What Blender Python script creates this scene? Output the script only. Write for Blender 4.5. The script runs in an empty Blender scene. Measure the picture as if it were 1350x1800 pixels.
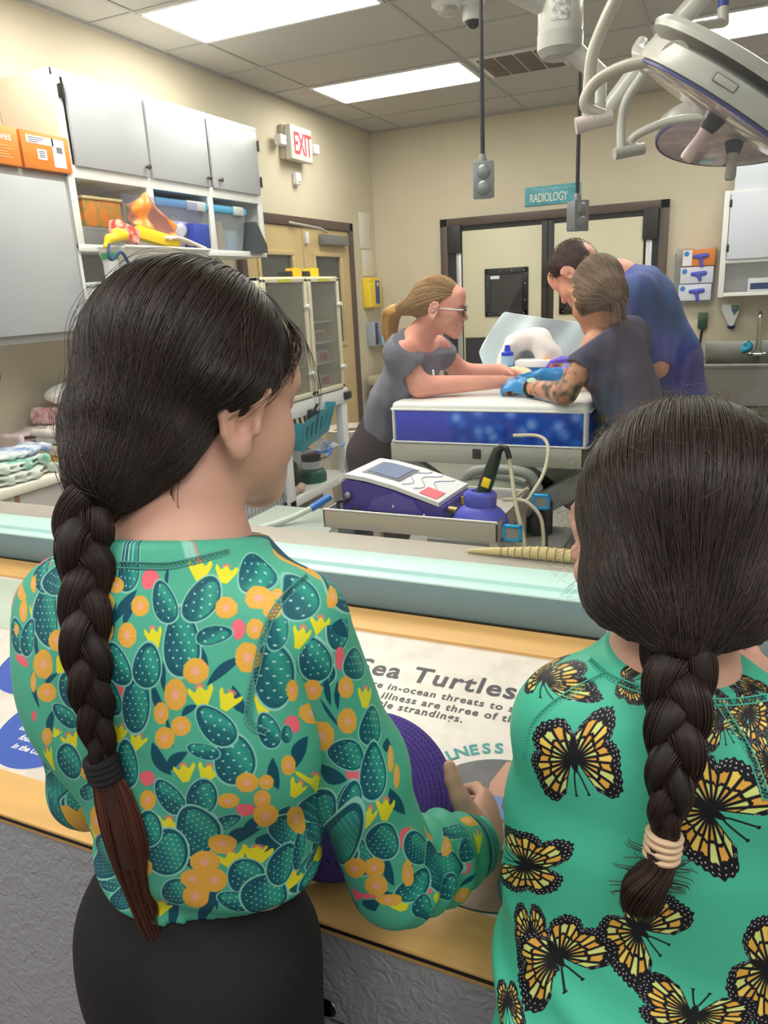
import bpy, bmesh, math, random
import numpy as np
from mathutils import Matrix, Vector
random.seed(7); RNG = np.random.default_rng(7)
SC = bpy.context.scene
COL = SC.collection
# ------------------------------------------------------------------ camera
FPX = 1312.475
YAW, PIT, ROL = [math.radians(a) for a in (25.0368, 16.4509, -2.99488)]
def _cam_axes():
    cy, sy, cp, sp = math.cos(YAW), math.sin(YAW), math.cos(PIT), math.sin(PIT)
    F = np.array([-sy*cp, cy*cp, -sp]); rt = np.array([cy, sy, 0.0]); u = np.cross(rt, F)
    c, s = math.cos(ROL), math.sin(ROL)
    return c*rt+s*u, -s*rt+c*u, F
CR, CU, CF = _cam_axes()
CC = np.array([0.0, 0.0, 1.5])
cam = bpy.data.cameras.new('camera'); cam_o = bpy.data.objects.new('camera', cam); COL.objects.link(cam_o)
cam.sensor_fit = 'HORIZONTAL'; cam.sensor_width = 36.0; cam.lens = FPX*36/1350
cam.clip_start = 0.02; cam.clip_end = 60
m = Matrix.Identity(4)
for i in range(3):
    m[i][0] = CR[i]; m[i][1] = CU[i]; m[i][2] = -CF[i]; m[i][3] = CC[i]
cam_o.matrix_world = m
SC.camera = cam_o
# ------------------------------------------------------------------ light and exposure
W = bpy.data.worlds.new('world'); SC.world = W; W.use_nodes = True
W.node_tree.nodes['Background'].inputs[0].default_value = (1.0, 0.95, 0.9, 1)
W.node_tree.nodes['Background'].inputs[1].default_value = 0.5
PANEL_STRENGTH = 13.2
def area_light(name, loc, size, power, color, rot=(0, 0, 0)):
    l = bpy.data.lights.new(name, 'AREA'); l.shape = 'RECTANGLE'; l.size, l.size_y = size; l.energy = power; l.color = color
    o = bpy.data.objects.new(name, l); COL.objects.link(o); o.location = loc; o.rotation_euler = rot
    o['label'] = 'ceiling lamp over the visitors side of the window'; o['category'] = 'lamp'
    return o
area_light('visitor_hall_lamp', (-1.15, -0.35, 2.85), (1.2, 0.9), 24, (1.0, 0.95, 0.88))
area_light('visitor_hall_lamp', (1.05, -0.15, 2.85), (1.2, 0.9), 24, (1.0, 0.95, 0.88))
SC.view_settings.view_transform = 'Standard'; SC.view_settings.look = 'None'
SC.view_settings.gamma = 1.0; SC.view_settings.use_curve_mapping = False
SC.view_settings.exposure = 0.25
SC.cycles.use_denoising = True
SC.cycles.max_bounces = 8; SC.cycles.diffuse_bounces = 4; SC.cycles.glossy_bounces = 3
SC.cycles.transmission_bounces = 6; SC.cycles.transparent_max_bounces = 12
SC.cycles.caustics_reflective = False; SC.cycles.caustics_refractive = False
SC.cycles.sample_clamp_indirect = 6.0
# ------------------------------------------------------------------ point helpers
def ray(px, py): return CR*((px-675)/FPX) - CU*((py-900)/FPX) + CF
def at(px, py, d): return CC + ray(px, py)*d                    # point at a depth d along the optical axis
def hit(px, py, ax, val):
    r = ray(px, py); return CC + r*((val-CC[ax])/r[ax])
def V(*a): return np.array(a, float)
def nrm(v):
    v = np.asarray(v, float); n = np.linalg.norm(v); return v/n if n > 1e-12 else v
# ------------------------------------------------------------------ materials
def lin(h):
    if isinstance(h, str):
        h = h.lstrip('#'); c = [int(h[i:i+2], 16)/255 for i in (0, 2, 4)]
    else: c = [x/255 for x in h]
    return tuple(x/12.92 if x <= 0.04045 else ((x+0.055)/1.055)**2.4 for x in c)
MATS = {}
def mat(name, col=(200, 200, 200), rough=0.5, metal=0.0, trans=0.0, alpha=1.0, emit=0.0, noise=0.0, nscale=20, bump=0.0, bscale=60, spec=0.5, coat=0.0, sss=0.0, ior=1.45, stretch=None, col2=None, sheen=0.0):
    if name in MATS: return MATS[name]
    M = bpy.data.materials.new(name); M.use_nodes = True; nt = M.node_tree; N = nt.nodes; b = N['Principled BSDF']
    c = lin(col)
    b.inputs['Base Color'].default_value = (*c, 1); b.inputs['Roughness'].default_value = rough; b.inputs['Metallic'].default_value = metal
    b.inputs['Transmission Weight'].default_value = trans; b.inputs['Alpha'].default_value = alpha
    b.inputs['Specular IOR Level'].default_value = spec; b.inputs['Coat Weight'].default_value = coat; b.inputs['IOR'].default_value = ior
    if sheen: b.inputs['Sheen Weight'].default_value = sheen
    if sss:
        b.inputs['Subsurface Weight'].default_value = sss; b.inputs['Subsurface Radius'].default_value = (1, .35, .2); b.inputs['Subsurface Scale'].default_value = 0.004
    if emit:
        b.inputs['Emission Color'].default_value = (*c, 1); b.inputs['Emission Strength'].default_value = emit
    if noise or bump or col2:
        tc = N.new('ShaderNodeTexCoord'); mp = N.new('ShaderNodeMapping'); nt.links.new(tc.outputs['Object'], mp.inputs['Vector'])
        if stretch: mp.inputs['Scale'].default_value = stretch
    if noise or col2:
        nz = N.new('ShaderNodeTexNoise'); nz.inputs['Scale'].default_value = nscale; nz.inputs['Detail'].default_value = 4
        nt.links.new(mp.outputs[0], nz.inputs['Vector'])
        rp = N.new('ShaderNodeValToRGB'); e = rp.color_ramp.elements
        if col2: c1 = c; c2 = lin(col2); e[0].position = 0.42; e[1].position = 0.6
        else: c1 = tuple(x*(1-noise) for x in c); c2 = tuple(min(1, x*(1+noise)) for x in c); e[0].position = 0.3; e[1].position = 0.7
        e[0].color = (*c1, 1); e[1].color = (*c2, 1)
        nt.links.new(nz.outputs['Fac'], rp.inputs['Fac']); nt.links.new(rp.outputs['Color'], b.inputs['Base Color'])
    if bump:
        nb = N.new('ShaderNodeTexNoise'); nb.inputs['Scale'].default_value = bscale; nb.inputs['Detail'].default_value = 5
        nt.links.new(mp.outputs[0], nb.inputs['Vector'])
        bp = N.new('ShaderNodeBump'); bp.inputs['Strength'].default_value = bump; bp.inputs['Distance'].default_value = 0.004
        nt.links.new(nb.outputs['Fac'], bp.inputs['Height']); nt.links.new(bp.outputs['Normal'], b.inputs['Normal'])
    MATS[name] = M
    return M
def glass_mat(name, tint=(255, 255, 255), rough=0.02, refl=1.0, cloud=0.0, cloudcol=(240, 240, 240)):
    # thin pane or thin clear plastic: see-through with a mirror coat that grows at grazing angles, and a little cloudiness
    if name in MATS: return MATS[name]
    M = bpy.data.materials.new(name); M.use_nodes = True; nt = M.node_tree; N = nt.nodes; N.clear()
    out = N.new('ShaderNodeOutputMaterial'); t = N.new('ShaderNodeBsdfTransparent'); g = N.new('ShaderNodeBsdfGlossy'); fr = N.new('ShaderNodeLayerWeight'); mx = N.new('ShaderNodeMixShader')
    t.inputs[0].default_value = (*lin(tint), 1); g.inputs['Roughness'].default_value = rough; fr.inputs['Blend'].default_value = 0.5
    pw = N.new('ShaderNodeMath'); pw.operation = 'POWER'; pw.inputs[1].default_value = 5.0; nt.links.new(fr.outputs['Facing'], pw.inputs[0])
    mu = N.new('ShaderNodeMath'); mu.operation = 'MULTIPLY_ADD'; mu.inputs[1].default_value = 0.85*refl; mu.inputs[2].default_value = 0.035*refl
    nt.links.new(pw.outputs[0], mu.inputs[0]); nt.links.new(mu.outputs[0], mx.inputs[0]); nt.links.new(t.outputs[0], mx.inputs[1]); nt.links.new(g.outputs[0], mx.inputs[2])
    last = mx
    if cloud:
        d = N.new('ShaderNodeBsdfDiffuse'); d.inputs[0].default_value = (*lin(cloudcol), 1); tr = N.new('ShaderNodeBsdfTranslucent'); tr.inputs[0].default_value = (*lin(cloudcol), 1)
        ad = N.new('ShaderNodeMixShader'); ad.inputs[0].default_value = 0.5; nt.links.new(d.outputs[0], ad.inputs[1]); nt.links.new(tr.outputs[0], ad.inputs[2])
        m2 = N.new('ShaderNodeMixShader'); m2.inputs[0].default_value = cloud; nt.links.new(mx.outputs[0], m2.inputs[1]); nt.links.new(ad.outputs[0], m2.inputs[2]); last = m2
    nt.links.new(last.outputs[0], out.inputs[0])
    MATS[name] = M
    return M
# ------------------------------------------------------------------ objects
LOC = {}
def tag(o, label=None, cat=None, group=None, kind=None):
    if label: o['label'] = label
    if cat: o['category'] = cat
    if group: o['group'] = group
    if kind: o['kind'] = kind
    return o
def thing(name, label, cat, loc, group=None, kind=None):
    o = bpy.data.objects.new(name, None); COL.objects.link(o); o.empty_display_size = 0.05
    o.location = Vector(tuple(float(x) for x in loc)); LOC[o.name] = V(*loc)
    return tag(o, label, cat, group, kind)
def link_mesh(name, me, parent=None, origin=None):
    o = bpy.data.objects.new(name, me); COL.objects.link(o)
    if parent is not None:
        o.parent = parent; LOC[o.name] = LOC[parent.name]
    else:
        o.location = Vector(tuple(float(x) for x in origin)); LOC[o.name] = V(*origin)
    return o
def copy_thing(o, offset, label=None, rz=0.0):
    c = o.copy(); COL.objects.link(c); c.location = o.location+Vector(offset); c.rotation_euler.z += rz; LOC[c.name] = LOC[o.name]+V(*offset)
    if label: c['label'] = label
    for ch in list(o.children):
        d = ch.copy(); COL.objects.link(d); d.parent = c
        for g in list(ch.children):
            e = g.copy(); COL.objects.link(e); e.parent = d
    return c
def frame(z, x=None):
    z = nrm(z)
    if x is None: x = V(1, 0, 0) if abs(z[0]) < 0.9 else V(0, 1, 0)
    x = nrm(np.asarray(x, float)-z*np.dot(x, z)); return np.array([x, np.cross(z, x), z]).T     # columns
class MB:
    def __init__(s): s.v = []; s.f = []; s.mi = []; s.n = 0; s.xf = None
    def add(s, vs, fs, mi=0):
        vs = np.asarray(vs, float)
        if s.xf is not None: vs = vs @ s.xf[0].T + s.xf[1]
        s.v.append(vs); s.f += [tuple(i+s.n for i in f) for f in fs]; s.mi += [mi]*len(fs); s.n += len(vs); return s
    def box(s, lo, hi, bev=0.0, mi=0, R=None, c=None, seg=2):
        lo = np.minimum(lo, hi)*1.0 if False else np.array([min(a, b) for a, b in zip(lo, hi)], float); hi2 = np.array([max(a, b) for a, b in zip(lo, hi)], float)
        hi = np.maximum(np.asarray(hi, float), hi2)
        bm = bmesh.new(); bmesh.ops.create_cube(bm, size=1.0)
        for v in bm.verts: v.co = Vector([(lo[k]+hi[k])/2+(hi[k]-lo[k])*v.co[k] for k in range(3)])
        b = min(bev, 0.49*min(hi-lo))
        if b > 0: bmesh.ops.bevel(bm, geom=list(bm.edges), offset=b, segments=seg, profile=0.5, affect='EDGES', clamp_overlap=True)
        bm.verts.index_update(); vs = np.array([v.co[:] for v in bm.verts]); fs = [tuple(v.index for v in f.verts) for f in bm.faces]; bm.free()
        if R is not None:
            c = (lo+hi)/2 if c is None else np.asarray(c, float); vs = (vs-c) @ np.asarray(R).T + c
        return s.add(vs, fs, mi)
    def tube(s, pts, r, n=12, cap=True, mi=0, flat=None, closed=False):
        pts = np.asarray(pts, float); k = len(pts); r = np.broadcast_to(np.asarray(r, float), (k,)) if np.ndim(r) < 2 else r
        tg = np.gradient(pts, axis=0) if not closed else np.roll(pts, -1, 0)-np.roll(pts, 1, 0)
        tg = np.array([nrm(t) for t in tg]); x = frame(tg[0])[:, 0] if flat is None else nrm(flat-tg[0]*np.dot(flat, tg[0])); vs = []
        a = np.arange(n)*2*math.pi/n
        for i in range(k):
            x = nrm(x-tg[i]*np.dot(x, tg[i])); y = np.cross(tg[i], x)
            rx, ry = (r[i] if np.ndim(r) == 2 else (r[i], r[i]))
            vs.append(pts[i]+np.outer(np.cos(a)*rx, x)+np.outer(np.sin(a)*ry, y))
        fs = []
        for i in range(k if closed else k-1):
            p, q = i*n, ((i+1) % k)*n
            for j in range(n): fs.append((p+j, p+(j+1) % n, q+(j+1) % n, q+j))
        if cap and not closed: fs += [tuple(range(n))[::-1], tuple((k-1)*n+j for j in range(n))]
        return s.add(np.concatenate(vs), fs, mi)
    def cyl(s, a, b, r0, r1=None, n=24, mi=0, cap=True): return s.tube([a, b], [r0, r0 if r1 is None else r1], n, cap, mi)
    def lathe(s, prof, c=(0, 0, 0), up=(0, 0, 1), n=28, mi=0, sx=1.0, sy=1.0, xdir=None, cap=True):
        F = frame(up, xdir); a = np.arange(n)*2*math.pi/n; vs = []; fs = []
        for r, z in prof: vs.append(np.asarray(c, float)+np.outer(np.cos(a)*r*sx, F[:, 0])+np.outer(np.sin(a)*r*sy, F[:, 1])+F[:, 2]*z)
        for i in range(len(prof)-1):
            for j in range(n): fs.append((i*n+j, i*n+(j+1) % n, (i+1)*n+(j+1) % n, (i+1)*n+j))
        if cap:
            if prof[0][0] > 1e-6: fs.append(tuple(range(n))[::-1])
            if prof[-1][0] > 1e-6: fs.append(tuple((len(prof)-1)*n+j for j in range(n)))
        return s.add(np.concatenate(vs), fs, mi)
    def prism(s, poly, o, x, y, h, mi=0):
        # outline in the plane (o,x,y), thickness h along x cross y
        o = np.asarray(o, float); x = np.asarray(x, float); y = np.asarray(y, float); z = nrm(np.cross(x, y)); p = np.array([o+a*x+b*y for a, b in poly]); n = len(p)
        fs = [tuple(range(n))[::-1], tuple(range(n, 2*n))]+[(i, (i+1) % n, n+(i+1) % n, n+i) for i in range(n)]
        return s.add(np.concatenate([p, p+z*h]), fs, mi)
    def ell(s, c, r, R=None, n=24, m=14, mi=0):
        vs = []; fs = []
        for i in range(m+1):
            t = math.pi*i/m
            for j in range(n):
                a = 2*math.pi*j/n; vs.append((math.sin(t)*math.cos(a)*r[0], math.sin(t)*math.sin(a)*r[1], math.cos(t)*r[2]))
        for i in range(m):
            for j in range(n): fs.append((i*n+j, (i+1)*n+j, (i+1)*n+(j+1) % n, i*n+(j+1) % n))
        vs = np.array(vs)
        if R is not None: vs = vs @ np.asarray(R).T
        return s.add(vs+np.asarray(c, float), fs, mi)
    def grid(s, fn, nu, nv, mi=0, thick=None):
        # fn(u,v) -> point; optional thickness offset vector closes it into a sheet with two sides
        vs = [fn(i/(nu-1), j/(nv-1)) for i in range(nu) for j in range(nv)]; fs = [(i*nv+j, (i+1)*nv+j, (i+1)*nv+j+1, i*nv+j+1) for i in range(nu-1) for j in range(nv-1)]
        if thick is not None:
            k = nu*nv; vs = vs+[np.asarray(p)+np.asarray(thick) for p in vs]; fs += [tuple(k+i for i in f[::-1]) for f in fs]
            bd = [(i, 0) for i in range(nu)]+[(nu-1, j) for j in range(1, nv)]+[(i, nv-1) for i in range(nu-2, -1, -1)]+[(0, j) for j in range(nv-2, 0, -1)]
            id_ = [i*nv+j for i, j in bd]; L = len(id_); fs += [(id_[q], id_[(q+1) % L], k+id_[(q+1) % L], k+id_[q]) for q in range(L)]
        return s.add(vs, fs, mi)
    def build(s, name, mats, parent=None, origin=None, angle=38, kind=None):
        v = np.concatenate(s.v)
        if parent is not None: o = LOC[parent.name]
        else:
            o = np.asarray(origin, float) if origin is not None else V((v[:, 0].min()+v[:, 0].max())/2, (v[:, 1].min()+v[:, 1].max())/2, v[:, 2].min())
        me = bpy.data.meshes.new(name); me.from_pydata((v-o).tolist(), [], s.f); me.update()
        for M in (mats if isinstance(mats, (list, tuple)) else [mats]): me.materials.append(M)
        me.polygons.foreach_set('material_index', s.mi)
        bm = bmesh.new(); bm.from_mesh(me); bmesh.ops.recalc_face_normals(bm, faces=bm.faces); bm.to_mesh(me); bm.free()
        me.shade_smooth(); me.set_sharp_from_angle(angle=math.radians(angle))
        ob = link_mesh(name, me, parent, o)
        if kind: ob['kind'] = kind
        return ob
def text(body, o, x, y, size, M, parent, name='lettering', align='LEFT', depth=0.0006, bold=0.0, shear=0.0, spacing=1.0, xs=1.0):
    cu = bpy.data.curves.new('t', 'FONT'); cu.body = body; cu.size = size; cu.align_x = align; cu.offset = bold*size; cu.shear = shear; cu.space_character = spacing; cu.resolution_u = 3
    to = bpy.data.objects.new('t', cu); COL.objects.link(to)
    dg = bpy.context.evaluated_depsgraph_get(); me = bpy.data.meshes.new_from_object(to.evaluated_get(dg), depsgraph=dg)
    bpy.data.objects.remove(to); bpy.data.curves.remove(cu)
    x = nrm(x); y = nrm(y); z = np.cross(x, y); o = np.asarray(o, float)-LOC[parent.name]
    n = len(me.vertices); co = np.zeros(n*3); me.vertices.foreach_get('co', co); co = co.reshape(-1, 3); co[:, 0] *= xs
    fs = [tuple(p.vertices) for p in me.polygons]; bpy.data.meshes.remove(me)
    w = o+np.outer(co[:, 0], x)+np.outer(co[:, 1], y)+z*depth
    me = bpy.data.meshes.new(name); me.from_pydata(w.tolist(), [], fs); me.update(); me.materials.append(M)
    return link_mesh(name, me, parent)
# ------------------------------------------------------------------ smooth solid modelling (signed distance field -> one continuous skin)
class Solid:
    def __init__(s, h): s.h = h; s.p = []
    def cone(s, a, b, ra, rb=None, k=0.02, op='u', flat=None, fs=1.0):
        s.p.append(('c', V(*a), V(*b), ra, ra if rb is None else rb, k, op, flat, fs)); return s
    def chain(s, pts, rs, k=0.02, op='u', flat=None, fs=1.0):
        for i in range(len(pts)-1): s.cone(pts[i], pts[i+1], rs[i], rs[i+1], k, op, flat, fs)
        return s
    def ell(s, c, r, R=None, k=0.02, op='u'):
        s.p.append(('e', V(*c), V(*r), np.eye(3) if R is None else np.asarray(R, float), k, op)); return s
    def half(s, c, n, k=0.0):          # keep the side the normal points away from
        s.p.append(('h', V(*c), nrm(n), k)); return s
    def noise(s, fn): s.p.append(('n', fn)); return s
    def dist(s, X, P):
        if P[0] == 'c':
            _, a, b, ra, rb, k, op, fl, f = P; d = b-a; L = max(1e-12, d @ d); q = X-a; sc = 1.0
            t = np.clip((q @ d)/L, 0, 1); q = q-t[..., None]*d
            if fl is not None:
                fl = nrm(fl); q = q+(q @ fl)[..., None]*fl*(1/f-1); sc = min(1.0, f)
            return (np.sqrt((q*q).sum(-1))-(ra+(rb-ra)*t))*sc
        _, c, r, R, k, op = P; q = (X-c) @ R; q1 = np.sqrt(((q/r)**2).sum(-1)); q2 = np.sqrt(((q/(r*r))**2).sum(-1))
        return q1*(q1-1)/np.maximum(q2, 1e-9)
    def bbox(s, P, pad):
        if P[0] == 'c':
            m_ = max(P[3], P[4])*max(1.0, P[8])+pad; return np.minimum(P[1], P[2])-m_, np.maximum(P[1], P[2])+m_
        e = np.abs(P[3]) @ P[2]+pad; return P[1]-e, P[1]+e
    def mesh(s, name, mats, parent=None, origin=None, paint=None, lo=None, hi=None):
        h = s.h; L = []; H = []
        for P in s.p:
            if P[0] in 'ce' and P[-3 if P[0] == 'c' else -1] == 'u':
                a, b = s.bbox(P, 0.012); L.append(a); H.append(b)
        lo = np.min(L, 0)-3*h if lo is None else np.asarray(lo, float); hi = np.max(H, 0)+3*h if hi is None else np.asarray(hi, float)
        n = np.ceil((hi-lo)/h).astype(int)+1; F = np.full(n, 1.0, np.float32)
        ax = [lo[i]+np.arange(n[i])*h for i in range(3)]
        for P in s.p:
            if P[0] == 'h':
                X = np.stack(np.meshgrid(*ax, indexing='ij'), -1); F = np.maximum(F, ((X-P[1]) @ P[2]).astype(np.float32)); continue
            if P[0] == 'F':
                X = np.stack(np.meshgrid(*ax, indexing='ij'), -1); F = np.maximum(F, P[1](X).astype(np.float32)); continue
            if P[0] == 'n':
                X = np.stack(np.meshgrid(*ax, indexing='ij'), -1); msk = np.abs(F) < 0.03; F[msk] += P[1](X[msk]).astype(np.float32); continue
            k = P[5] if P[0] == 'c' else P[4]; op = P[6] if P[0] == 'c' else P[5]
            a, b = s.bbox(P, k+4*h+0.01); i0 = np.clip(np.floor((a-lo)/h).astype(int), 0, n-1); i1 = np.clip(np.ceil((b-lo)/h).astype(int)+1, 1, n)
            if (i1 <= i0).any(): continue
            sl = tuple(slice(i0[q], i1[q]) for q in range(3)); X = np.stack(np.meshgrid(*[ax[q][sl[q]] for q in range(3)], indexing='ij'), -1)
            D = s.dist(X, P).astype(np.float32); G = F[sl]
            if op == 'u':
                if k > 0: hh = np.maximum(k-np.abs(G-D), 0)/k; F[sl] = np.minimum(G, D)-hh*hh*k*0.25
                else: F[sl] = np.minimum(G, D)
            else:
                D = -D
                if k > 0: hh = np.maximum(k-np.abs(G-D), 0)/k; F[sl] = np.maximum(G, D)+hh*hh*k*0.25
                else: F[sl] = np.maximum(G, D)
        v, f = nets(F, lo, h)
        o = LOC[parent.name] if parent is not None else (np.asarray(origin, float) if origin is not None else V((v[:, 0].min()+v[:, 0].max())/2, (v[:, 1].min()+v[:, 1].max())/2, v[:, 2].min()))
        me = bpy.data.meshes.new(name); me.from_pydata((v-o).tolist(), [], f.tolist()); me.update()
        for M in (mats if isinstance(mats, (list, tuple)) else [mats]): me.materials.append(M)
        if paint is not None: me.polygons.foreach_set('material_index', paint(v[f].mean(1)).astype(np.int32))
        me.shade_smooth(); ob = link_mesh(name, me, parent, o); s.v = v; s.f = f
        return ob
def nets(F, lo, h):
    n = np.array(F.shape); S = F < 0
    c = np.zeros(n-1, np.int8)
    for i in (0, 1):
        for j in (0, 1):
            for k in (0, 1): c += S[i:n[0]-1+i, j:n[1]-1+j, k:n[2]-1+k]
    M = (c > 0) & (c < 8); idx = np.full(n-1, -1, np.int64); cells = np.argwhere(M); idx[M] = np.arange(len(cells))
    acc = np.zeros((len(cells), 3)); cnt = np.zeros(len(cells)); C = [(i, j, k) for i in (0, 1) for j in (0, 1) for k in (0, 1)]
    val = {q: F[cells[:, 0]+q[0], cells[:, 1]+q[1], cells[:, 2]+q[2]] for q in C}
    for a in C:
        for ax in range(3):
            if a[ax]: continue
            b = list(a); b[ax] = 1; b = tuple(b); va, vb = val[a], val[b]; x = (va < 0) != (vb < 0)
            t = va[x]/(va[x]-vb[x]); p = np.tile(np.array(a, float), (x.sum(), 1)); p[:, ax] += t; acc[x] += p; cnt[x] += 1
    v = lo+(cells+acc/cnt[:, None])*h; fs = []
    for ax in range(3):
        u, w = (ax+1) % 3, (ax+2) % 3
        A = np.take(S, range(n[ax]-1), ax); B = np.take(S, range(1, n[ax]), ax); E = np.argwhere(A != B)
        E = E[(E[:, u] > 0) & (E[:, w] > 0) & (E[:, u] < n[u]-1) & (E[:, w] < n[w]-1)]
        if not len(E): continue
        fl = A[E[:, 0], E[:, 1], E[:, 2]]
        def g(du, dw):
            q = E.copy(); q[:, u] += du; q[:, w] += dw; return idx[q[:, 0], q[:, 1], q[:, 2]]
        Q = np.stack([g(-1, -1), g(0, -1), g(0, 0), g(-1, 0)], 1); Q[~fl] = Q[~fl][:, ::-1]; fs.append(Q)
    return v, np.concatenate(fs)
def wav(X, sc, seed=0):                                           # cheap smooth noise, about -1..1
    r = np.random.default_rng(seed); o = 0
    for i in range(5):
        d = nrm(r.normal(size=3))*sc*(0.6+0.25*i); o = o+np.sin(X @ d+r.uniform(0, 6.28)+1.3*np.sin(X @ (nrm(r.normal(size=3))*sc*0.7)))
    return o/3.2
def bez(pts, n=24):                                               # smooth curve through points
    p = np.asarray(pts, float); p = np.concatenate([[2*p[0]-p[1]], p, [2*p[-1]-p[-2]]]); out = []
    for i in range(1, len(p)-2):
        for t in np.linspace(0, 1, n, endpoint=False):
            out.append(0.5*((2*p[i])+(-p[i-1]+p[i+1])*t+(2*p[i-1]-5*p[i]+4*p[i+1]-p[i+2])*t*t+(-p[i-1]+3*p[i]-3*p[i+1]+p[i+2])*t**3))
    return np.array(out+[p[-2]])
X3, Y3, Z3 = V(1, 0, 0), V(0, 1, 0), V(0, 0, 1)
# =================================================================== the room
XL, YB, HC = -3.475, 7.574, 3.05
XR = 2.9; YF = 1.36
cream = mat('cream_wall_paint', (210, 199, 176), 0.6, noise=0.03, nscale=3, bump=0.12, bscale=160)
brown = mat('brown_metal_paint', (84, 66, 58), 0.45)
white = mat('white_paint', (232, 232, 232), 0.45)
greyw = mat('grey_white_laminate', (172, 174, 180), 0.35, noise=0.02, nscale=4)
black = mat('black_rubber', (26, 26, 28), 0.5)
steel = mat('brushed_steel', (198, 195, 188), 0.42, 0.55, noise=0.06, nscale=6, stretch=(1, 30, 30))
chrome = mat('chrome', (205, 205, 205), 0.12, 1.0)
mint = mat('mint_paint', (196, 232, 226), 0.4, noise=0.015, nscale=8)
MB().box((XL-0.1, YF-0.2, -0.1), (XR, YB, 0)).build('floor', mat('grey_vinyl_floor', (150, 148, 142), 0.35, noise=0.08, nscale=5), kind='structure')
MB().box((-4, -3, -0.1), (4, YF-0.2, 0)).build('floor_hall', mat('hall_floor', (120, 112, 104), 0.5, noise=0.1, nscale=8), kind='structure')
MB().box((XL-0.12, YF-0.1, 0), (XL, YB+0.12, HC)).build('wall_left', cream, kind='structure')
MB().box((XL, YB, 0), (XR, YB+0.12, HC)).build('wall_back', cream, kind='structure')
MB().box((XR, YF-0.1, 0), (XR+0.12, YB+0.12, HC)).build('wall_right', cream, kind='structure')
# ceiling tiles with a T-bar grid (lines in the material follow the real tile module)
CM = bpy.data.materials.new('ceiling_tile'); CM.use_nodes = True; nt = CM.node_tree; b = nt.nodes['Principled BSDF']; b.inputs['Roughness'].default_value = 0.85
tc = nt.nodes.new('ShaderNodeTexCoord'); sp = nt.nodes.new('ShaderNodeSeparateXYZ'); nt.links.new(tc.outputs['Object'], sp.inputs[0])
nz = nt.nodes.new('ShaderNodeTexNoise'); nz.inputs['Scale'].default_value = 160; nt.links.new(tc.outputs['Object'], nz.inputs['Vector'])
rp = nt.nodes.new('ShaderNodeValToRGB'); rp.color_ramp.elements[0].color = (*lin((184, 181, 177)), 1); rp.color_ramp.elements[1].color = (*lin((198, 195, 190)), 1); nt.links.new(nz.outputs[0], rp.inputs[0]); nt.links.new(rp.outputs[0], b.inputs['Base Color'])
MB().box((XL, YF-0.1, HC), (XR, YB, HC+0.1)).build('ceiling', CM, kind='structure', origin=(0, 0, HC))
TX, TY, DX, DY = -3.14, 3.79, 1.26, 0.64
tb = MB()
for i in range(-1, 6):
    x = TX+DX*i
    if XL < x < XR: tb.box((x-0.012, YF, HC-0.006), (x+0.012, YB, HC+0.01))
for j in range(-3, 6):
    y = TY+DY*j
    if YF < y < YB: tb.box((XL, y-0.012, HC-0.0055), (XR, y+0.012, HC+0.01))
tb.box((XL, YF, HC-0.02), (XL+0.02, YB, HC)); tb.box((XL, YB-0.02, HC-0.02), (XR, YB, HC))
tb.build('trim_1', mat('ceiling_grid', (178, 175, 171), 0.6), kind='structure')
dif = mat('lit_diffuser', (255, 249, 238), 0.5, emit=PANEL_STRENGTH)
def ceil_light(i, j, label):
    x0, y0 = TX+DX*i+0.02, TY+DY*j+0.02; x1, y1 = x0+DX-0.04, y0+DY-0.04
    t = thing('ceiling_light', label, 'ceiling light', ((x0+x1)/2, (y0+y1)/2, HC-0.03), 'lit panels in the ceiling')
    f = MB()
    for lo, hi in (((x0-.01, y0-.01), (x1+.01, y0+.015)), ((x0-.01, y1-.015), (x1+.01, y1+.01)), ((x0-.01, y0), (x0+.015, y1)), ((x1-.015, y0), (x1+.01, y1))):
        f.box((lo[0], lo[1], HC-0.014), (hi[0], hi[1], HC+0.005), 0.002)
    f.build('frame', white, t)
    MB().box((x0+.012, y0+.012, HC-0.008), (x1-.012, y1-.012, HC+0.004)).build('diffuser', dif, t)
ceil_light(0, 0, 'nearest lit ceiling panel, cut by the top of the picture')
ceil_light(0, 3, 'lit ceiling panel in front of the brown air vent')
ceil_light(2, 3, 'lit ceiling panel behind the large surgical lamp')
ceil_light(2, 0, 'lit ceiling panel over the staff at the exam table')
ceil_light(1, -3, 'lit ceiling panel closest to the viewing window, above the top of the picture')
ceil_light(0, -2, 'added lit ceiling panel over the low grey wall cabinet, unseen above the top of the picture')  # extra unseen panel, added to brighten the cream side of the tall cabinet
# air vent in the ceiling
t = thing('ceiling_vent', 'brown slotted air vent in the ceiling beside a lit panel', 'vent', (-1.5, 6.05, HC-0.02))
vx0, vx1, vy0, vy1 = TX+DX+0.05, TX+DX+0.66, 5.75, 6.32
MB().box((vx0, vy0, HC-0.012), (vx1, vy1, HC+0.002), 0.003).build('frame', white, t)
for k in range(4):
    w = (vx1-vx0-0.06)/4; a = vx0+0.03+k*w
    g = MB()
    g.box((a+0.008, vy0+0.03, HC-0.016), (a+w-0.008, vy1-0.03, HC-0.012))
    for q in range(12):
        y = vy0+0.05+q*0.041; g.box((a+0.008, y, HC-0.022), (a+w-0.008, y+0.012, HC-0.014))
    g.build('louvre', mat('vent_brown', (128, 112, 98), 0.6), t)
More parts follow.
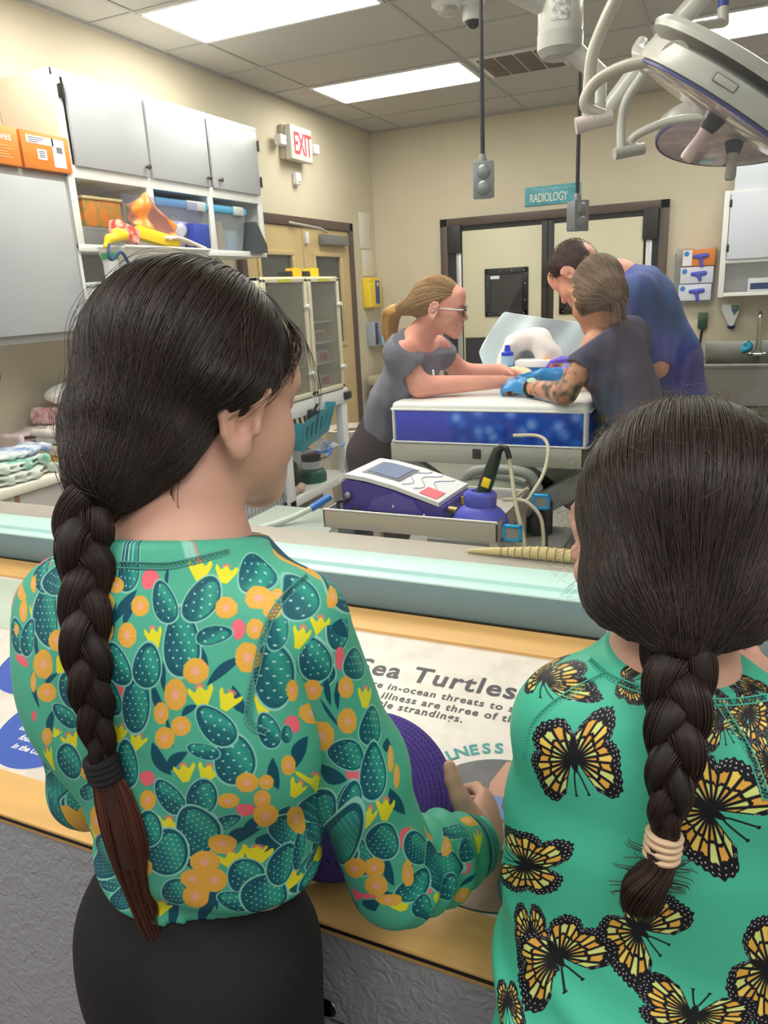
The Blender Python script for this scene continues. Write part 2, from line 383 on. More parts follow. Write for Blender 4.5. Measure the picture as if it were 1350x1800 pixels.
# ------------------------------------------------------------------ doors
def door_frame(mb, axis, p0, p1, plane, h, w, d, sgn):
    # jambs and head; axis 0: runs along x on a back wall, axis 1: along y on the left wall
    def bx(a0, a1, z0, z1, dd): 
        if axis == 0: mb.box((a0, plane-dd, z0), (a1, plane+0.01, z1), 0.004)
        else: mb.box((plane-0.01, a0, z0), (plane+dd, a1, z1), 0.004)
    bx(p0, p0+w, 0, h, d); bx(p1-w, p1, 0, h, d); bx(p0, p1, h-w, h, d)
# left tan double door on the left wall
tan = mat('tan_door_paint', (203, 178, 130), 0.42, noise=0.02, nscale=4)
d1 = thing('door_1', 'tan painted double door in a brown frame on the left wall', 'door', (XL, 6.2, 0), kind='structure')
f = MB(); door_frame(f, 1, 5.02, 6.96, XL, 2.145, 0.075, 0.05, 1); f.build('door_frame', brown, d1)
for (a, b_) in ((5.1, 5.99), (6.0, 6.88)):
    g = MB(); x0 = XL+0.004; x1 = XL+0.03
    wa, wb, za, zb = a+0.2, b_-0.2, 1.05, 1.83
    g.box((x0, a, 0.02), (x1, b_, za)); g.box((x0, a, zb), (x1, b_, 2.065)); g.box((x0, a, za), (x1, wa, zb)); g.box((x0, wb, za), (x1, b_, zb))
    lf = g.build('door_leaf', tan, d1)
    r = MB()
    for lo, hi in (((wa-.04, za-.04), (wb+.04, za)), ((wa-.04, zb), (wb+.04, zb+.04)), ((wa-.04, za), (wa, zb)), ((wb, za), (wb+.04, zb))): r.box((x1-.005, lo[0], lo[1]), (x1+.012, hi[0], hi[1]), 0.004)
    r.build('window_trim', tan, lf)
    MB().box((x0+.006, wa, za), (x0+.012, wb, zb)).build('pane', mat('dark_door_glass', (70, 74, 74), 0.08), lf)
g = MB(); g.box((XL+.03, 6.28, 1.93), (XL+.09, 6.78, 2.02), 0.008); g.build('door_closer', mat('closer_grey', (140, 140, 142), 0.4, 0.5), d1)
g = MB(); g.tube([V(XL+.06, 6.4, 2.04), V(XL+.16, 6.1, 2.05), V(XL+.05, 5.75, 2.09)], 0.011, 8); g.build('closer_arm', steel, d1)
g = MB(); g.box((XL+.028, 6.02, 1.93), (XL+.06, 6.07, 2.03), 0.008); g.build('door_sensor', white, d1)
# radiology double swing door on the back wall
d2 = thing('door_2', 'cream double swing door with black edges under the radiology sign', 'door', (-1.65, YB, 0), kind='structure')
f = MB(); door_frame(f, 0, -2.73, -0.575, YB, 2.155, 0.075, 0.06, 1); f.build('door_frame', brown, d2)
bk = MB(); bk.box((-2.66, YB-.012, 0.0), (-0.65, YB-.004, 2.08)); bk.build('dark_gap', black, d2)
leafm = mat('cream_door_skin', (212, 205, 178), 0.38, noise=0.02, nscale=3)
for q, (a, b_, wa, wb) in enumerate(((-2.5, -1.69, -2.27, -1.83), (-1.6, -0.78, -1.53, -1.09))):
    g = MB(); g.box((a, YB-.06, 0.03), (b_, YB-.014, 2.03), 0.006); lf = g.build('door_leaf', leafm, d2)
    z0, z1 = 1.2, 1.66
    fr = MB()
    for lo, hi in (((wa, z0), (wb, z0+.06)), ((wa, z1-.06), (wb, z1)), ((wa, z0), (wa+.06, z1)), ((wb-.06, z0), (wb, z1))): fr.box((lo[0], YB-.078, lo[1]), (hi[0], YB-.058, hi[1]), 0.012)
    fr.build('window_frame', black, lf)
    MB().box((wa+.04, YB-.066, z0+.04), (wb-.04, YB-.0605, z1-.04)).build('pane', mat('dark_window', (58, 56, 54), 0.1), lf)
    sc_ = MB()
    for k in range(4):
        for zz in (z0+.03, z1-.03): sc_.cyl((wa+.04+k*(wb-wa-.08)/3, YB-.082, zz), (wa+.04+k*(wb-wa-.08)/3, YB-.076, zz), 0.007, n=8)
    for k in (1, 2):
        for xx in (wa+.03, wb-.03): sc_.cyl((xx, YB-.082, z0+k*(z1-z0)/3), (xx, YB-.076, z0+k*(z1-z0)/3), 0.007, n=8)
    sc_.build('screws', chrome, lf)
    if q == 0: MB().box((wa+.05, YB-.0685, z1-.1), (wa+.15, YB-.0655, z1-.07)).build('sticker', white, lf)
    e = MB(); e.box((b_-.015 if q == 0 else a-.055, YB-.065, 0.0), (b_+.055 if q == 0 else a+.015, YB-.012, 2.06), 0.006); e.build('rubber_edge', black, lf)
    h_ = MB(); xs = a-.07 if q == 0 else b_+.02
    h_.box((xs, YB-.05, 0.2), (xs+.055, YB-.02, 1.83), 0.006); h_.build('hinge_guard', mat('galvanised', (188, 190, 192), 0.4, 0.6), lf)
    h2 = MB(); h2.box((xs-.07 if q == 0 else xs-.03, YB-.09, 1.83), (xs+.06 if q == 0 else xs+.1, YB-.012, 2.09), 0.01); h2.build('hinge_housing', black, lf)
    kb = MB(); kb.box((a+.02, YB-.07, 0.05), (b_-.02, YB-.058, 1.0)); kb.build('kick_plate', mat('kick_plate_black', (30, 31, 33), 0.5), lf)
# ------------------------------------------------------------------ the viewing window wall
ZS = 1.0
WY0, WYG, WY1 = 1.158, 1.266, 1.36
MB().box((-4, WY0+.02, 0), (4, WY1, ZS-.03)).build('wall_window', cream, kind='structure')
MB().box((-4, WY0+.02, 2.75), (4, WY1, 3.3)).build('wall_window_header', cream, kind='structure')
w1 = thing('window_1', 'large viewing window with a mint painted sill', 'window', (-0.4, WYG, ZS), kind='structure')
MB().box((-4, WY0, ZS-.067), (4, WY0+.03, ZS-.008), 0.002).build('sill_face', mat('slate_blue_paint', (118, 144, 150), 0.45, noise=0.06, nscale=5), w1)
MB().box((-4, WY0, ZS-.0085), (4, WY0+.06, ZS-.0035), 0.002).build('sill_ledge', mint, w1)
MB().box((-4, WY0+.029, ZS-.02), (4, WYG-.003, ZS+.004), 0.0025).build('sill_board', mint, w1)
MB().box((-4, WYG-.004, ZS-.04), (4, WY1+.005, ZS), 0.003).build('inner_sill', mat('beige_sill', (176, 164, 152), 0.5, noise=0.05, nscale=40), w1)
MB().box((-4, WYG, ZS-.002), (4, WYG+.006, 2.76)).build('glass_pane', glass_mat('window_glass', (250, 253, 252), 0.0, 0.8), w1)
# =================================================================== left wall storage
XW, XFR = XL, -3.095
cab = thing('overhead_cabinet', 'white three-door wall cabinet with open shelves under its doors', 'cabinet', (XFR, 3.95, 1.345))
side = mat('cream_cabinet_side', (240, 224, 206), 0.45)
b_ = MB(); b_.box((XW+.004, 3.07, 2.14), (XFR, 3.09, 2.62), 0.002); b_.build('side_panel', side, cab)
b_ = MB()
b_.box((XW+.004, 3.085, 2.6), (XFR, 4.84, 2.62), 0.002); b_.box((XW+.004, 4.82, 1.78), (XFR, 4.84, 2.62), 0.002)
for y in (3.67, 4.235): b_.box((XW+.01, y-.012, 1.79), (XFR-.005, y+.012, 2.6))
b_.box((XW+.004, 3.085, 2.135), (XFR-.002, 4.83, 2.16)); b_.box((XW+.004, 3.07, 1.345), (XFR, 3.09, 2.14), 0.002)
b_.box((XW+.004, 3.085, 1.776), (XFR+.002, 4.84, 1.8), 0.002); b_.box((XW+.004, 3.085, 1.345), (XFR, 4.2, 1.365), 0.002); b_.box((XW+.001, 3.085, 1.36), (XW+.012, 4.83, 2.6))
for y0, y1 in ((3.07, 3.115), (3.645, 3.7), (4.21, 4.262), (4.79, 4.84)): b_.box((XFR-.004, y0, 1.79), (XFR+.012, y1, 2.62), 0.002)
for z0, z1 in ((2.585, 2.62), (2.13, 2.19), (1.776, 1.812)): b_.box((XFR-.004, 3.07, z0), (XFR+.0125, 4.84, z1), 0.002)
b_.build('carcass', white, cab)
for y0, y1, yk, yh in ((3.125, 3.672, 3.64, 3.1), (3.692, 4.238, 4.2, None), (4.268, 4.805, 4.32, 4.815)):
    d = MB(); d.box((XFR+.013, y0, 2.185), (XFR+.033, y1, 2.588), 0.004); d = d.build('door', greyw, cab)
    k = MB(); k.lathe([(0.006, 0), (0.006, .014), (.014, .018), (.016, .024), (.012, .03), (0, .032)], (XFR+.033, yk, 2.235), (1, 0, 0), 16); k.build('knob', mat('aged_brass', (96, 84, 70), 0.3, 0.9), d)
    if yh:
        for z in ((2.5, 2.27) if yh > 4 else (2.52,)):
            h = MB(); h.box((XFR+.012, yh-.012, z-.03), (XFR+.038, yh+.012, z+.03), 0.004); h.cyl((XFR+.036, yh, z-.035), (XFR+.036, yh, z+.035), .006, n=10); h.build('hinge', mat('dark_hinge', (52, 48, 46), 0.4, 0.7), d)
# nearer, lower cabinet with a plain grey door
c2 = thing('overhead_cabinet', 'plain grey-fronted wall cabinet with orange glove boxes on its top', 'cabinet', (XFR, 2.5, 1.345))
b_ = MB(); b_.box((XW+.004, 1.7, 1.345), (XFR, 3.055, 2.14), 0.003); b_.build('carcass', mat('grey_carcass', (150, 147, 146), 0.45), c2)
for y0, y1 in ((1.72, 2.37), (2.385, 3.035)):
    d = MB(); d.box((XFR+.001, y0, 1.385), (XFR+.022, y1, 2.1), 0.003); d.build('door', greyw, c2)
# orange glove boxes
org = mat('orange_card', (222, 128, 42), 0.4, noise=0.04, nscale=30); lab = mat('white_label', (228, 230, 236), 0.5); ink = mat('dark_ink', (52, 52, 58), 0.6); pale = mat('pale_orange_ink', (240, 176, 120), 0.5)
def glove_box(y0, y1, label, kind):
    t = thing('glove_box', label, 'box', (XFR-.05, (y0+y1)/2, 2.1405), 'orange glove boxes on the low cabinet')
    x1 = XFR+.03; z0, z1 = 2.141, 2.305
    MB().box((x1-.13, y0, z0), (x1, y1, z1), 0.004).build('carton', org, t)
    def lb(ya, yb, za, zb, M, nm): MB().box((x1+.0005, ya, za), (x1+.0014, yb, zb)).build(nm, M, t)
    if kind:
        lb(y0+.03, y0+.19, z1-.052, z1-.018, lab, 'label'); lb(y0+.18, y1-.035, z0+.02, z1-.018, lab, 'label'); lb(y0+.085, y0+.14, z0+.045, z0+.09, lab, 'label')
        g = MB()
        for q in range(10): g.box((x1+.0015, y0+.205+q*.0036, z0+.085), (x1+.0022, y0+.205+q*.0036+.002, z0+.112))
        for q in range(4): g.box((x1+.0015, y0+.095, z0+.055+q*.008), (x1+.0022, y0+.13, z0+.058+q*.008))
        for q in range(3): g.box((x1+.0015, y0+.04, z1-.046+q*.009), (x1+.0022, y0+.1+.02*q, z1-.0435+q*.009))
        g.build('barcode', ink, t)
    else:
        text('Gloves', (x1+.001, y0+.14, z0+.105), Y3, Z3, .048, mat('white_ink', (245, 235, 225), 0.5), t, bold=.01)
        g = MB()
        for q in range(5): g.box((x1+.0012, y0+.1, z0+.03+q*.012), (x1+.0018, y1-.05-.01*(q % 3), z0+.0335+q*.012))
        g.build('print_lines', pale, t)
glove_box(2.80, 3.09, 'orange glove carton with a white barcode label, at the end next to the tall cabinet', 1)
glove_box(2.47, 2.785, 'orange glove carton with white lettering, cut by the left edge of the picture', 0)
# clear tubs with blue lids
cpl = glass_mat('clear_plastic', (246, 248, 250), 0.12, 1.0, 0.26, (232, 236, 240)); blid = mat('blue_lid', (66, 150, 190), 0.4); glid = mat('grey_latch', (176, 182, 186), 0.4)
def tub(y0, y1, label, fill):
    t = thing('storage_tub', label, 'tub', (-3.24, (y0+y1)/2, 1.8005), 'blue-lidded tubs on the cabinet shelf'); zt = 2.055
    m_ = MB(); dy = .03
    def ring(z, e): return [V(-3.43+e, y0+e, z), V(-3.09-e, y0+e, z), V(-3.09-e, y1-e, z), V(-3.43+e, y1-e, z)]
    vs = ring(1.802, dy)+ring(zt, 0)+ring(1.806, dy+.003)+ring(zt, .004)
    m_.add(vs, [(3, 2, 1, 0)]+[(i, (i+1) % 4, 4+(i+1) % 4, 4+i) for i in range(4)]+[(8, 9, 10, 11)]+[(8+(i+1) % 4, 8+i, 12+i, 12+(i+1) % 4) for i in range(4)]+[(4+i, 4+(i+1) % 4, 12+(i+1) % 4, 12+i) for i in range(4)]); m_.build('body', cpl, t)
    l = MB(); l.box((-3.445, y0-.012, zt-.012), (-3.08, y1+.012, zt+.03), 0.01); l.box((-3.42, y0+.02, zt+.025), (-3.11, y1-.02, zt+.042), 0.008); l.build('lid', blid, t)
    g = MB(); g.box((-3.09, (y0+y1)/2+.02, zt-.02), (-3.068, y1-.04, zt+.036), 0.006); g.build('latch', glid, t)
    if fill == 1:
        f = MB()
        for q in range(5): f.box((-3.38, y0+.05+.04*q, 1.81), (-3.13, y0+.085+.04*q, 1.99+.01*(q % 2)), .004)
        f.build('contents', mat('manila', (214, 180, 92), 0.6), t)
        MB().box((-3.094, y0+.36, 1.92), (-3.0905, y0+.44, 1.945)).build('label', lab, t)
    else:
        f = MB(); f.box((-3.3, y0+.08, 1.81), (-3.14, y0+.14, 2.0), .01); f.build('contents', mat('wood_tan', (196, 160, 110), 0.6), t)
        f = MB(); f.box((-3.35, y0+.18, 1.81), (-3.14, y0+.3, 1.95), .02); f.build('contents', mat('pale_blue_card', (160, 190, 215), 0.6), t)
tub(3.72, 4.2, 'clear tub with yellow folders inside, middle bay of the wall cabinet', 1)
tub(4.28, 4.62, 'clear blue-lidded tub in the right-hand bay of the wall cabinet', 2)
g = MB(); g.prism([(0, 0), (.16, 0), (.16, .05), (.05, .2), (0, .2)], (-3.16, 4.63, 1.801), Y3, Z3, .12); o = g.build('file_box', mat('dark_grey_plastic', (62, 66, 72), 0.4)); tag(o, 'dark grey wedge-shaped holder beside the right-hand blue-lidded tub', 'holder')
# white bin low on the shelf, bottle on it, open clear bin heaped with supplies
t = thing('storage_bin', 'plain white bin low in the wall cabinet behind the taller girl', 'bin', (-3.1, 3.42, 1.3655))
MB().box((-3.35, 3.1, 1.366), (-2.93, 3.88, 1.6), .015).build('body', white, t); MB().box((-3.36, 3.095, 1.6), (-2.92, 3.89, 1.622), .008).build('rim', white, t)
t = thing('specimen_bottle', 'small white bottle with a green cap beside the heaped bin', 'bottle', (-2.98, 3.17, 1.6225))
MB().lathe([(.035, 0), (.038, .01), (.038, .1), (.034, .115)], (-2.98, 3.17, 1.623)).build('body', white, t); MB().lathe([(.043, .108), (.043, .135), (.04, .138), (0, .138)], (-2.98, 3.17, 1.623)).build('cap', mat('green_cap', (46, 160, 96), 0.4), t)
t = thing('supply_bin', 'open clear bin heaped with yellow and orange packets on the cabinet', 'bin', (-3.03, 3.55, 1.6225))
m_ = MB(); vs = []
for z, e in ((1.625, .04), (1.79, 0), (1.629, .044), (1.79, .005)): vs += [V(-3.09+e*.5, 3.2+e, z), V(-2.9-e*.5, 3.2+e, z), V(-2.9-e*.5, 3.92-e, z), V(-3.09+e*.5, 3.92-e, z)]
m_.add(vs, [(3, 2, 1, 0)]+[(i, (i+1) % 4, 4+(i+1) % 4, 4+i) for i in range(4)]+[(8, 9, 10, 11)]+[(8+(i+1) % 4, 8+i, 12+i, 12+(i+1) % 4) for i in range(4)]+[(4+i, 4+(i+1) % 4, 12+(i+1) % 4, 12+i) for i in range(4)])
m_.build('body', glass_mat('bin_clear', (250, 250, 250), 0.15, 1.0, 0.5, (236, 236, 232)), t); r = MB(); r.tube([V(-3.095, 3.195, 1.792), V(-2.895, 3.195, 1.792), V(-2.895, 3.925, 1.792), V(-3.095, 3.925, 1.792)], .007, 8, closed=True); r.build('rim', mat('rim_pale', (226, 226, 222), .4), t)
MB().box((-2.8985, 3.34, 1.68), (-2.895, 3.44, 1.715)).build('label', mat('red_label', (196, 40, 64), 0.5), t)
def Rm(ax, deg): return np.array(Matrix.Rotation(math.radians(deg), 3, ax))
def loose(name, lo, hi, R, M, label, cat, bev=.006):
    o = MB().box(lo, hi, bev, R=R).build(name, M); return tag(o, label, cat)
yel = mat('yellow_card', (240, 206, 30), 0.4); orp = mat('orange_packet', (240, 140, 50), 0.3, noise=.1, nscale=20)
tt = thing('wrap_carton', 'long yellow carton with a red end lying in the heaped bin', 'box', (-2.96, 3.45, 1.8))
MB().box((-2.99, 3.36, 1.815), (-2.93, 3.69, 1.88), .004, R=Rm('X', -9)).build('carton', yel, tt)
MB().box((-2.993, 3.2, 1.825), (-2.927, 3.36, 1.905), .004, R=Rm('X', -18)).build('end_panel', mat('red_print', (206, 74, 66), 0.4, col2=(236, 190, 170), nscale=28), tt)
o = MB(); o.grid(lambda u, v: V(-2.985+.02*math.sin(7*u)+.01*math.cos(9*v), 3.36+.34*u, 1.86+.2*v*(1-1.1*abs(u-.45))+.05*(1-u)), 12, 9, thick=(.02, 0, 0)); tag(o.build('supply_packet', orp), 'crumpled bright orange packet on top of the heaped bin', 'packet')
o = MB(); o.grid(lambda u, v: V(-3.03+.015*math.sin(5*u+1), 3.36+.2*u, 1.9+.12*v+.1*u*(1-v)), 8, 6, thick=(.014, 0, 0)); tag(o.build('supply_packet', mat('orange_green_packet', (214, 150, 60), 0.4, col2=(120, 140, 70), nscale=30)), 'orange and green striped packet behind the orange packet', 'packet')
o = thing('spray_trigger', 'yellow spray head with a dark blue hose hooked on the bin', 'spray head', (-2.93, 3.2, 1.8))
Solid(.004).cone((-2.93, 3.13, 1.825), (-2.93, 3.24, 1.85), .02, .026).cone((-2.93, 3.13, 1.83), (-2.93, 3.1, 1.79), .018, .014).ell((-2.93, 3.2, 1.865), (.02, .04, .018)).mesh('head', yel, o)
g = MB(); g.tube(bez([V(-2.92, 3.11, 1.8), V(-2.9, 3.08, 1.74), V(-2.9, 3.1, 1.725), V(-2.89, 3.16, 1.76), V(-2.885, 3.2, 1.7)], 8), .009, 8); g.build('hose', mat('navy_plastic', (34, 56, 104), 0.4), o)
o = MB()
for q in range(5): o.tube(bez([V(-2.97+.015*q, 3.5+.02*q, 1.86-.004*q), V(-2.96+.012*q, 3.68, 1.85), V(-2.95+.01*q, 3.9, 1.8)], 6), .009, 8)
tag(o.build('tube_bundle', mat('pale_tube', (228, 214, 204), 0.4)), 'bundle of pale plastic tubes draped over the heaped bin', 'tubes')
o = MB(); o.box((-3.0, 3.82, 1.793), (-2.92, 3.97, 1.94), .004); tag(o.build('supply_carton', mat('deep_blue_card', (38, 62, 160), 0.4)), 'deep blue carton standing at the end of the heaped bin', 'box')
o = Solid(.006); o.ell((-3.0, 3.75, 1.9), (.05, .09, .05)).ell((-3.02, 3.84, 1.93), (.04, .05, .03)).noise(lambda X: .007*wav(X, 60, 3)); tag(o.mesh('cloth_bundle', mat('grey_lilac_cloth', (178, 184, 206), 0.8)), 'crumpled grey-lilac cloth behind the blue carton', 'cloth')
o = MB(); o.box((-2.965, 3.3, 1.84), (-2.96, 3.93, 2.06)); o = o.build('acrylic_sheet', glass_mat('acrylic', (232, 232, 246), 0.05, 1.0, 0.10, (200, 204, 230))); tag(o, 'clear acrylic sheet standing upright before the cabinet shelves', 'plastic sheet')
t = thing('snack_carton', 'orange carton with green fruit print in the left-hand shelf bay', 'box', (-3.2, 3.3, 1.801))
MB().box((-3.3, 3.2, 1.91), (-3.14, 3.48, 2.05), .006).build('carton', mat('orange_fruit_print', (214, 122, 46), 0.45, col2=(150, 130, 50), nscale=22), t); MB().box((-3.31, 3.19, 2.045), (-3.13, 3.49, 2.06), .004).build('lid', mat('beige_lid', (206, 190, 140), 0.5), t)
MB().box((-3.36, 3.15, 1.802), (-3.12, 3.5, 1.905), .012).build('tray', cpl, t)
# ------------------------------------------------------------------ counter with linen
cnt = thing('base_cabinet', 'grey base cabinet with a cream worktop along the left wall', 'cabinet', (-3.2, 2.2, 0))
MB().box((XW+.004, 1.45, 0), (-2.93, 3.3, .695), .003).build('carcass', mat('warm_grey_laminate', (188, 182, 178), 0.45), cnt)
for y0, y1 in ((1.47, 2.04), (2.05, 2.62), (2.63, 3.28)):
    d = MB(); d.box((-2.929, y0, .52), (-2.912, y1, .69), .003); d = d.build('drawer', mat('drawer_front', (196, 190, 187), 0.45), cnt)
    h = MB(); h.tube(bez([V(-2.912, (y0+y1)/2-.07, .61), V(-2.885, (y0+y1)/2-.06, .61), V(-2.885, (y0+y1)/2+.06, .61), V(-2.912, (y0+y1)/2+.07, .61)], 6), .006, 8); h.build('handle', chrome, d)
    d = MB(); d.box((-2.929, y0, .03), (-2.912, y1, .51), .003); d.build('door', MATS['drawer_front'], cnt)
g = MB(); g.box((XW+.004, 1.4, .695), (-2.885, 3.32, .74), .012); g.build('worktop', mat('cream_worktop', (232, 226, 214), 0.35), cnt)
g = MB(); g.box((-2.914, 2.28, .62), (-2.905, 2.3, .69)); g.build('latch', mat('brown_latch', (150, 100, 60), 0.5), cnt)
def towel(cx, cy, z, lx, ly, h, M, label, seed, nm='folded_towel', cat='towel', group=None):
    s = Solid(.006); n = max(1, round(h/.03))
    for q in range(n):
        zz = z+h*(q+.5)/n; r = h/n*.5
        for e in np.linspace(-1, 1, 4): s.cone((cx-lx/2+r, cy+e*(ly/2-r), zz+.002*math.sin(seed+q+e*2)), (cx+lx/2-r, cy+e*(ly/2-r), zz+.002*math.cos(seed+q)), r*1.03, k=.03, flat=Z3, fs=1.0)
        s.cone((cx-lx/2+r, cy, zz), (cx+lx/2-r, cy, zz), r*.96+ly*.0, k=.02); s.ell((cx, cy, zz), (lx/2, ly/2, r*.95), k=.01)
    s.half((cx, cy, z+.0004), (0, 0, -1)); s.noise(lambda X: .0035*wav(X, 70, seed))
    o = s.mesh(nm, M); return tag(o, label, cat, group)
tw = lambda n, c, **k: mat(n, c, 0.9, bump=.5, bscale=220, **k)
towel(-3.05, 2.83, .741, .3, .3, .045, tw('yellow_towel', (232, 196, 90)), 'mustard yellow folded towel, lowest in the towel pile', 1)
towel(-3.05, 2.83, .786, .31, .32, .05, tw('cream_towel', (232, 218, 200)), 'cream folded towel lying on the mustard yellow one', 2)
towel(-3.05, 2.84, .836, .31, .31, .04, tw('white_towel', (236, 232, 228)), 'white folded towel lying on the cream one', 3)
towel(-3.06, 2.84, .876, .33, .33, .04, tw('warm_white_towel', (232, 222, 216)), 'warm white folded towel on top of the towel pile', 4)
towel(-3.3, 2.9, .741, .2, .6, .16, tw('pink_white_towel', (222, 200, 200)), 'pale pink folded blanket against the wall behind the towels', 5, 'folded_blanket', 'blanket')
towel(-3.25, 3.1, .905, .34, .46, .09, tw('pink_pattern', (226, 150, 160), col2=(240, 214, 216), nscale=26), 'pink patterned blanket rolled under the white pillow', 6, 'folded_blanket', 'blanket')
s = Solid(.007); s.ell((-3.26, 3.12, 1.05), (.15, .25, .065)).noise(lambda X: .006*wav(X, 35, 8)); tag(s.mesh('pillow', tw('white_pillow', (236, 233, 230))), 'white pillow on top of the pink blanket', 'pillow')
towel(-3.03, 2.35, .741, .26, .42, .05, tw('grey_towel', (206, 212, 204)), 'rumpled pale grey-green towel at the front of the worktop', 9)
towel(-3.05, 2.34, .79, .25, .38, .045, tw('green_towel', (120, 190, 168), col2=(226, 232, 226), nscale=14), 'green towel with white edges, between grey and blue towels', 10)
towel(-3.08, 2.42, .834, .22, .36, .04, tw('blue_towel', (130, 160, 210), col2=(226, 230, 236), nscale=12), 'blue towel with a white edge on top of the green towel', 11)
t = thing('wall_outlet', 'black-rimmed white wall fitting beneath the near wall cabinet', 'outlet', (XW, 2.72, 1.18))
MB().lathe([(.05, 0), (.05, .012), (.038, .016), (.038, 0)], (XW+.001, 2.72, 1.18), (1, 0, 0)).build('rim', black, t); MB().lathe([(.037, 0), (.036, .01), (0, .011)], (XW+.001, 2.72, 1.18), (1, 0, 0)).build('plate', white, t)
# ------------------------------------------------------------------ left wall and corner fittings
t = thing('exit_sign', 'lit EXIT sign box with two lamp heads on the left wall', 'exit sign', (XW, 5.95, 2.6))
MB().box((XW, 5.78, 2.58), (XW+.05, 6.13, 2.84), .01).build('back_box', mat('beige_plastic', (186, 178, 160), 0.5), t)
MB().box((XW+.05, 5.79, 2.575), (XW+.115, 6.14, 2.835), .012).build('housing', mat('sign_housing', (214, 214, 206), 0.45), t)
text('EXIT', (XW+.1165, 5.825, 2.622), Y3, Z3*1.0, .235, mat('exit_red', (226, 60, 66), 0.5, emit=0.9), t, bold=.012, spacing=.9, xs=.66)
for y, dy in ((5.7, -.03), (6.25, .03)):
    g = MB(); g.cyl((XW+.05, y-dy*1.8, 2.7), (XW+.06, y, 2.7), .012, n=10); hd = g.build('lamp_arm', MATS['beige_plastic'], t)
    g = MB(); g.box((XW+.035, y-.045, 2.665), (XW+.1, y+.045, 2.745), .012); g.build('lamp_head', white, hd)
    g = MB()
    for i in range(2):
        for j in range(2): g.ell((XW+.101, y-.02+.04*i, 2.685+.04*j), (.008, .016, .016), n=12, m=8)
    g.build('lamp_lens', mat('lens', (236, 240, 250), 0.1, emit=0.5), hd)
t = thing('motion_sensor', 'small white motion sensor on the wall below the exit sign', 'sensor', (XW, 5.98, 2.4)); MB().box((XW, 5.95, 2.4), (XW+.05, 6.03, 2.5), .015).build('body', white, t); MB().ell((XW+.05, 5.99, 2.435), (.012, .025, .02), n=14, m=8).build('lens', lab, t)
def pinned(y0, y1, z0, z1, label, seed, nm='notice'):
    t = thing(nm, label, 'notice', (XW, (y0+y1)/2, z0)); MB().box((XW+.001, y0, z0), (XW+.007, y1, z1), .001).build('sheet', mat('paper', (226, 222, 210), 0.6), t)
    g = MB(); r = random.Random(seed); n = int((z1-z0)/.028)
    for q in range(1, n): g.box((XW+.0071, y0+.03, z1-.028*q), (XW+.0078, y1-.03-r.random()*.08, z1-.028*q-(.006 if q % 3 else .016)))
    g.build('print_lines', mat('grey_ink', (150, 148, 142), 0.6), t)
pinned(7.2, 7.44, 1.93, 2.27, 'printed notice in a frame, upper of the two beside the tan door', 3)
pinned(7.23, 7.47, 1.66, 1.91, 'plain printed sheet pinned under the framed notice', 4)
t = thing('defibrillator', 'yellow defibrillator case with a blue band on the corner wall', 'defibrillator', (XW, 7.3, 1.33))
MB().box((XW, 7.19, 1.34), (XW+.1, 7.46, 1.64), .02).build('case', mat('safety_yellow', (242, 208, 40), 0.4), t); MB().box((XW+.098, 7.3, 1.38), (XW+.108, 7.39, 1.61), .004).build('band', mat('band_blue', (58, 70, 140), 0.5), t)
MB().box((XW+.108, 7.325, 1.555), (XW+.1095, 7.365, 1.59)).build('sticker', lab, t)
for z in (1.35, 1.6): MB().box((XW+.07, 7.185, z), (XW+.104, 7.225, z+.035), .006).build('latch', MATS['safety_yellow'], t)
t = thing('paper_towel_dispenser', 'grey and navy dispenser on the wall below the yellow case', 'dispenser', (XW, 7.3, .93)); MB().box((XW, 7.24, .95), (XW+.1, 7.5, 1.2), .012).build('body', mat('grey_plastic', (158, 166, 176), 0.4), t); MB().box((XW+.1, 7.245, .97), (XW+.106, 7.31, 1.19), .004).build('front_strip', MATS['navy_plastic'], t)
t = thing('surgical_mask', 'pale blue surgical mask hanging below the wall dispenser', 'mask', (XW+.15, 7.35, .95)); g = MB(); g.grid(lambda u, v: V(XW+.15+.02*math.sin(3*u), 7.28+.2*u, .96+.09*v+.01*math.sin(20*v)), 10, 10, thick=(.003, 0, 0)); g.build('cloth', mat('mask_blue', (150, 200, 235), 0.8), t)
tr = thing('waste_bin', 'beige waste bin with a dark liner between the tan door and back wall', 'bin', (-3.2, 7.3, 0)); MB().box((-3.4, 7.08, 0), (-2.95, 7.5, .56), .03).build('body', mat('beige_bin', (176, 164, 136), 0.5), tr); MB().box((-3.42, 7.06, .56), (-2.93, 7.52, .66), .03).build('lid', mat('beige_bin_lid', (190, 180, 152), 0.5), tr); MB().box((-3.38, 7.07, .5), (-2.97, 7.082, .565), .004).build('liner', mat('dark_liner', (46, 34, 34), 0.35), tr)
t = thing('detergent_jug', 'white jug with a blue label and pump on the beige bin', 'jug', (-3.17, 7.28, .6605)); MB().lathe([(.07, 0), (.085, .01), (.085, .2), (.07, .24), (.03, .26), (.028, .29)], (-3.17, 7.28, .661)).build('body', white, t); MB().box((-3.22, 7.19, .7), (-3.12, 7.197, .83), .002).build('label', mat('label_blue', (70, 130, 180), 0.5), t); g = MB(); g.cyl((-3.17, 7.28, .94), (-3.17, 7.28, 1.08), .01, n=10); g.tube([V(-3.17, 7.28, 1.08), V(-3.14, 7.27, 1.12), V(-3.15, 7.27, 1.2)], .012, 8); g.build('pump', black, t)
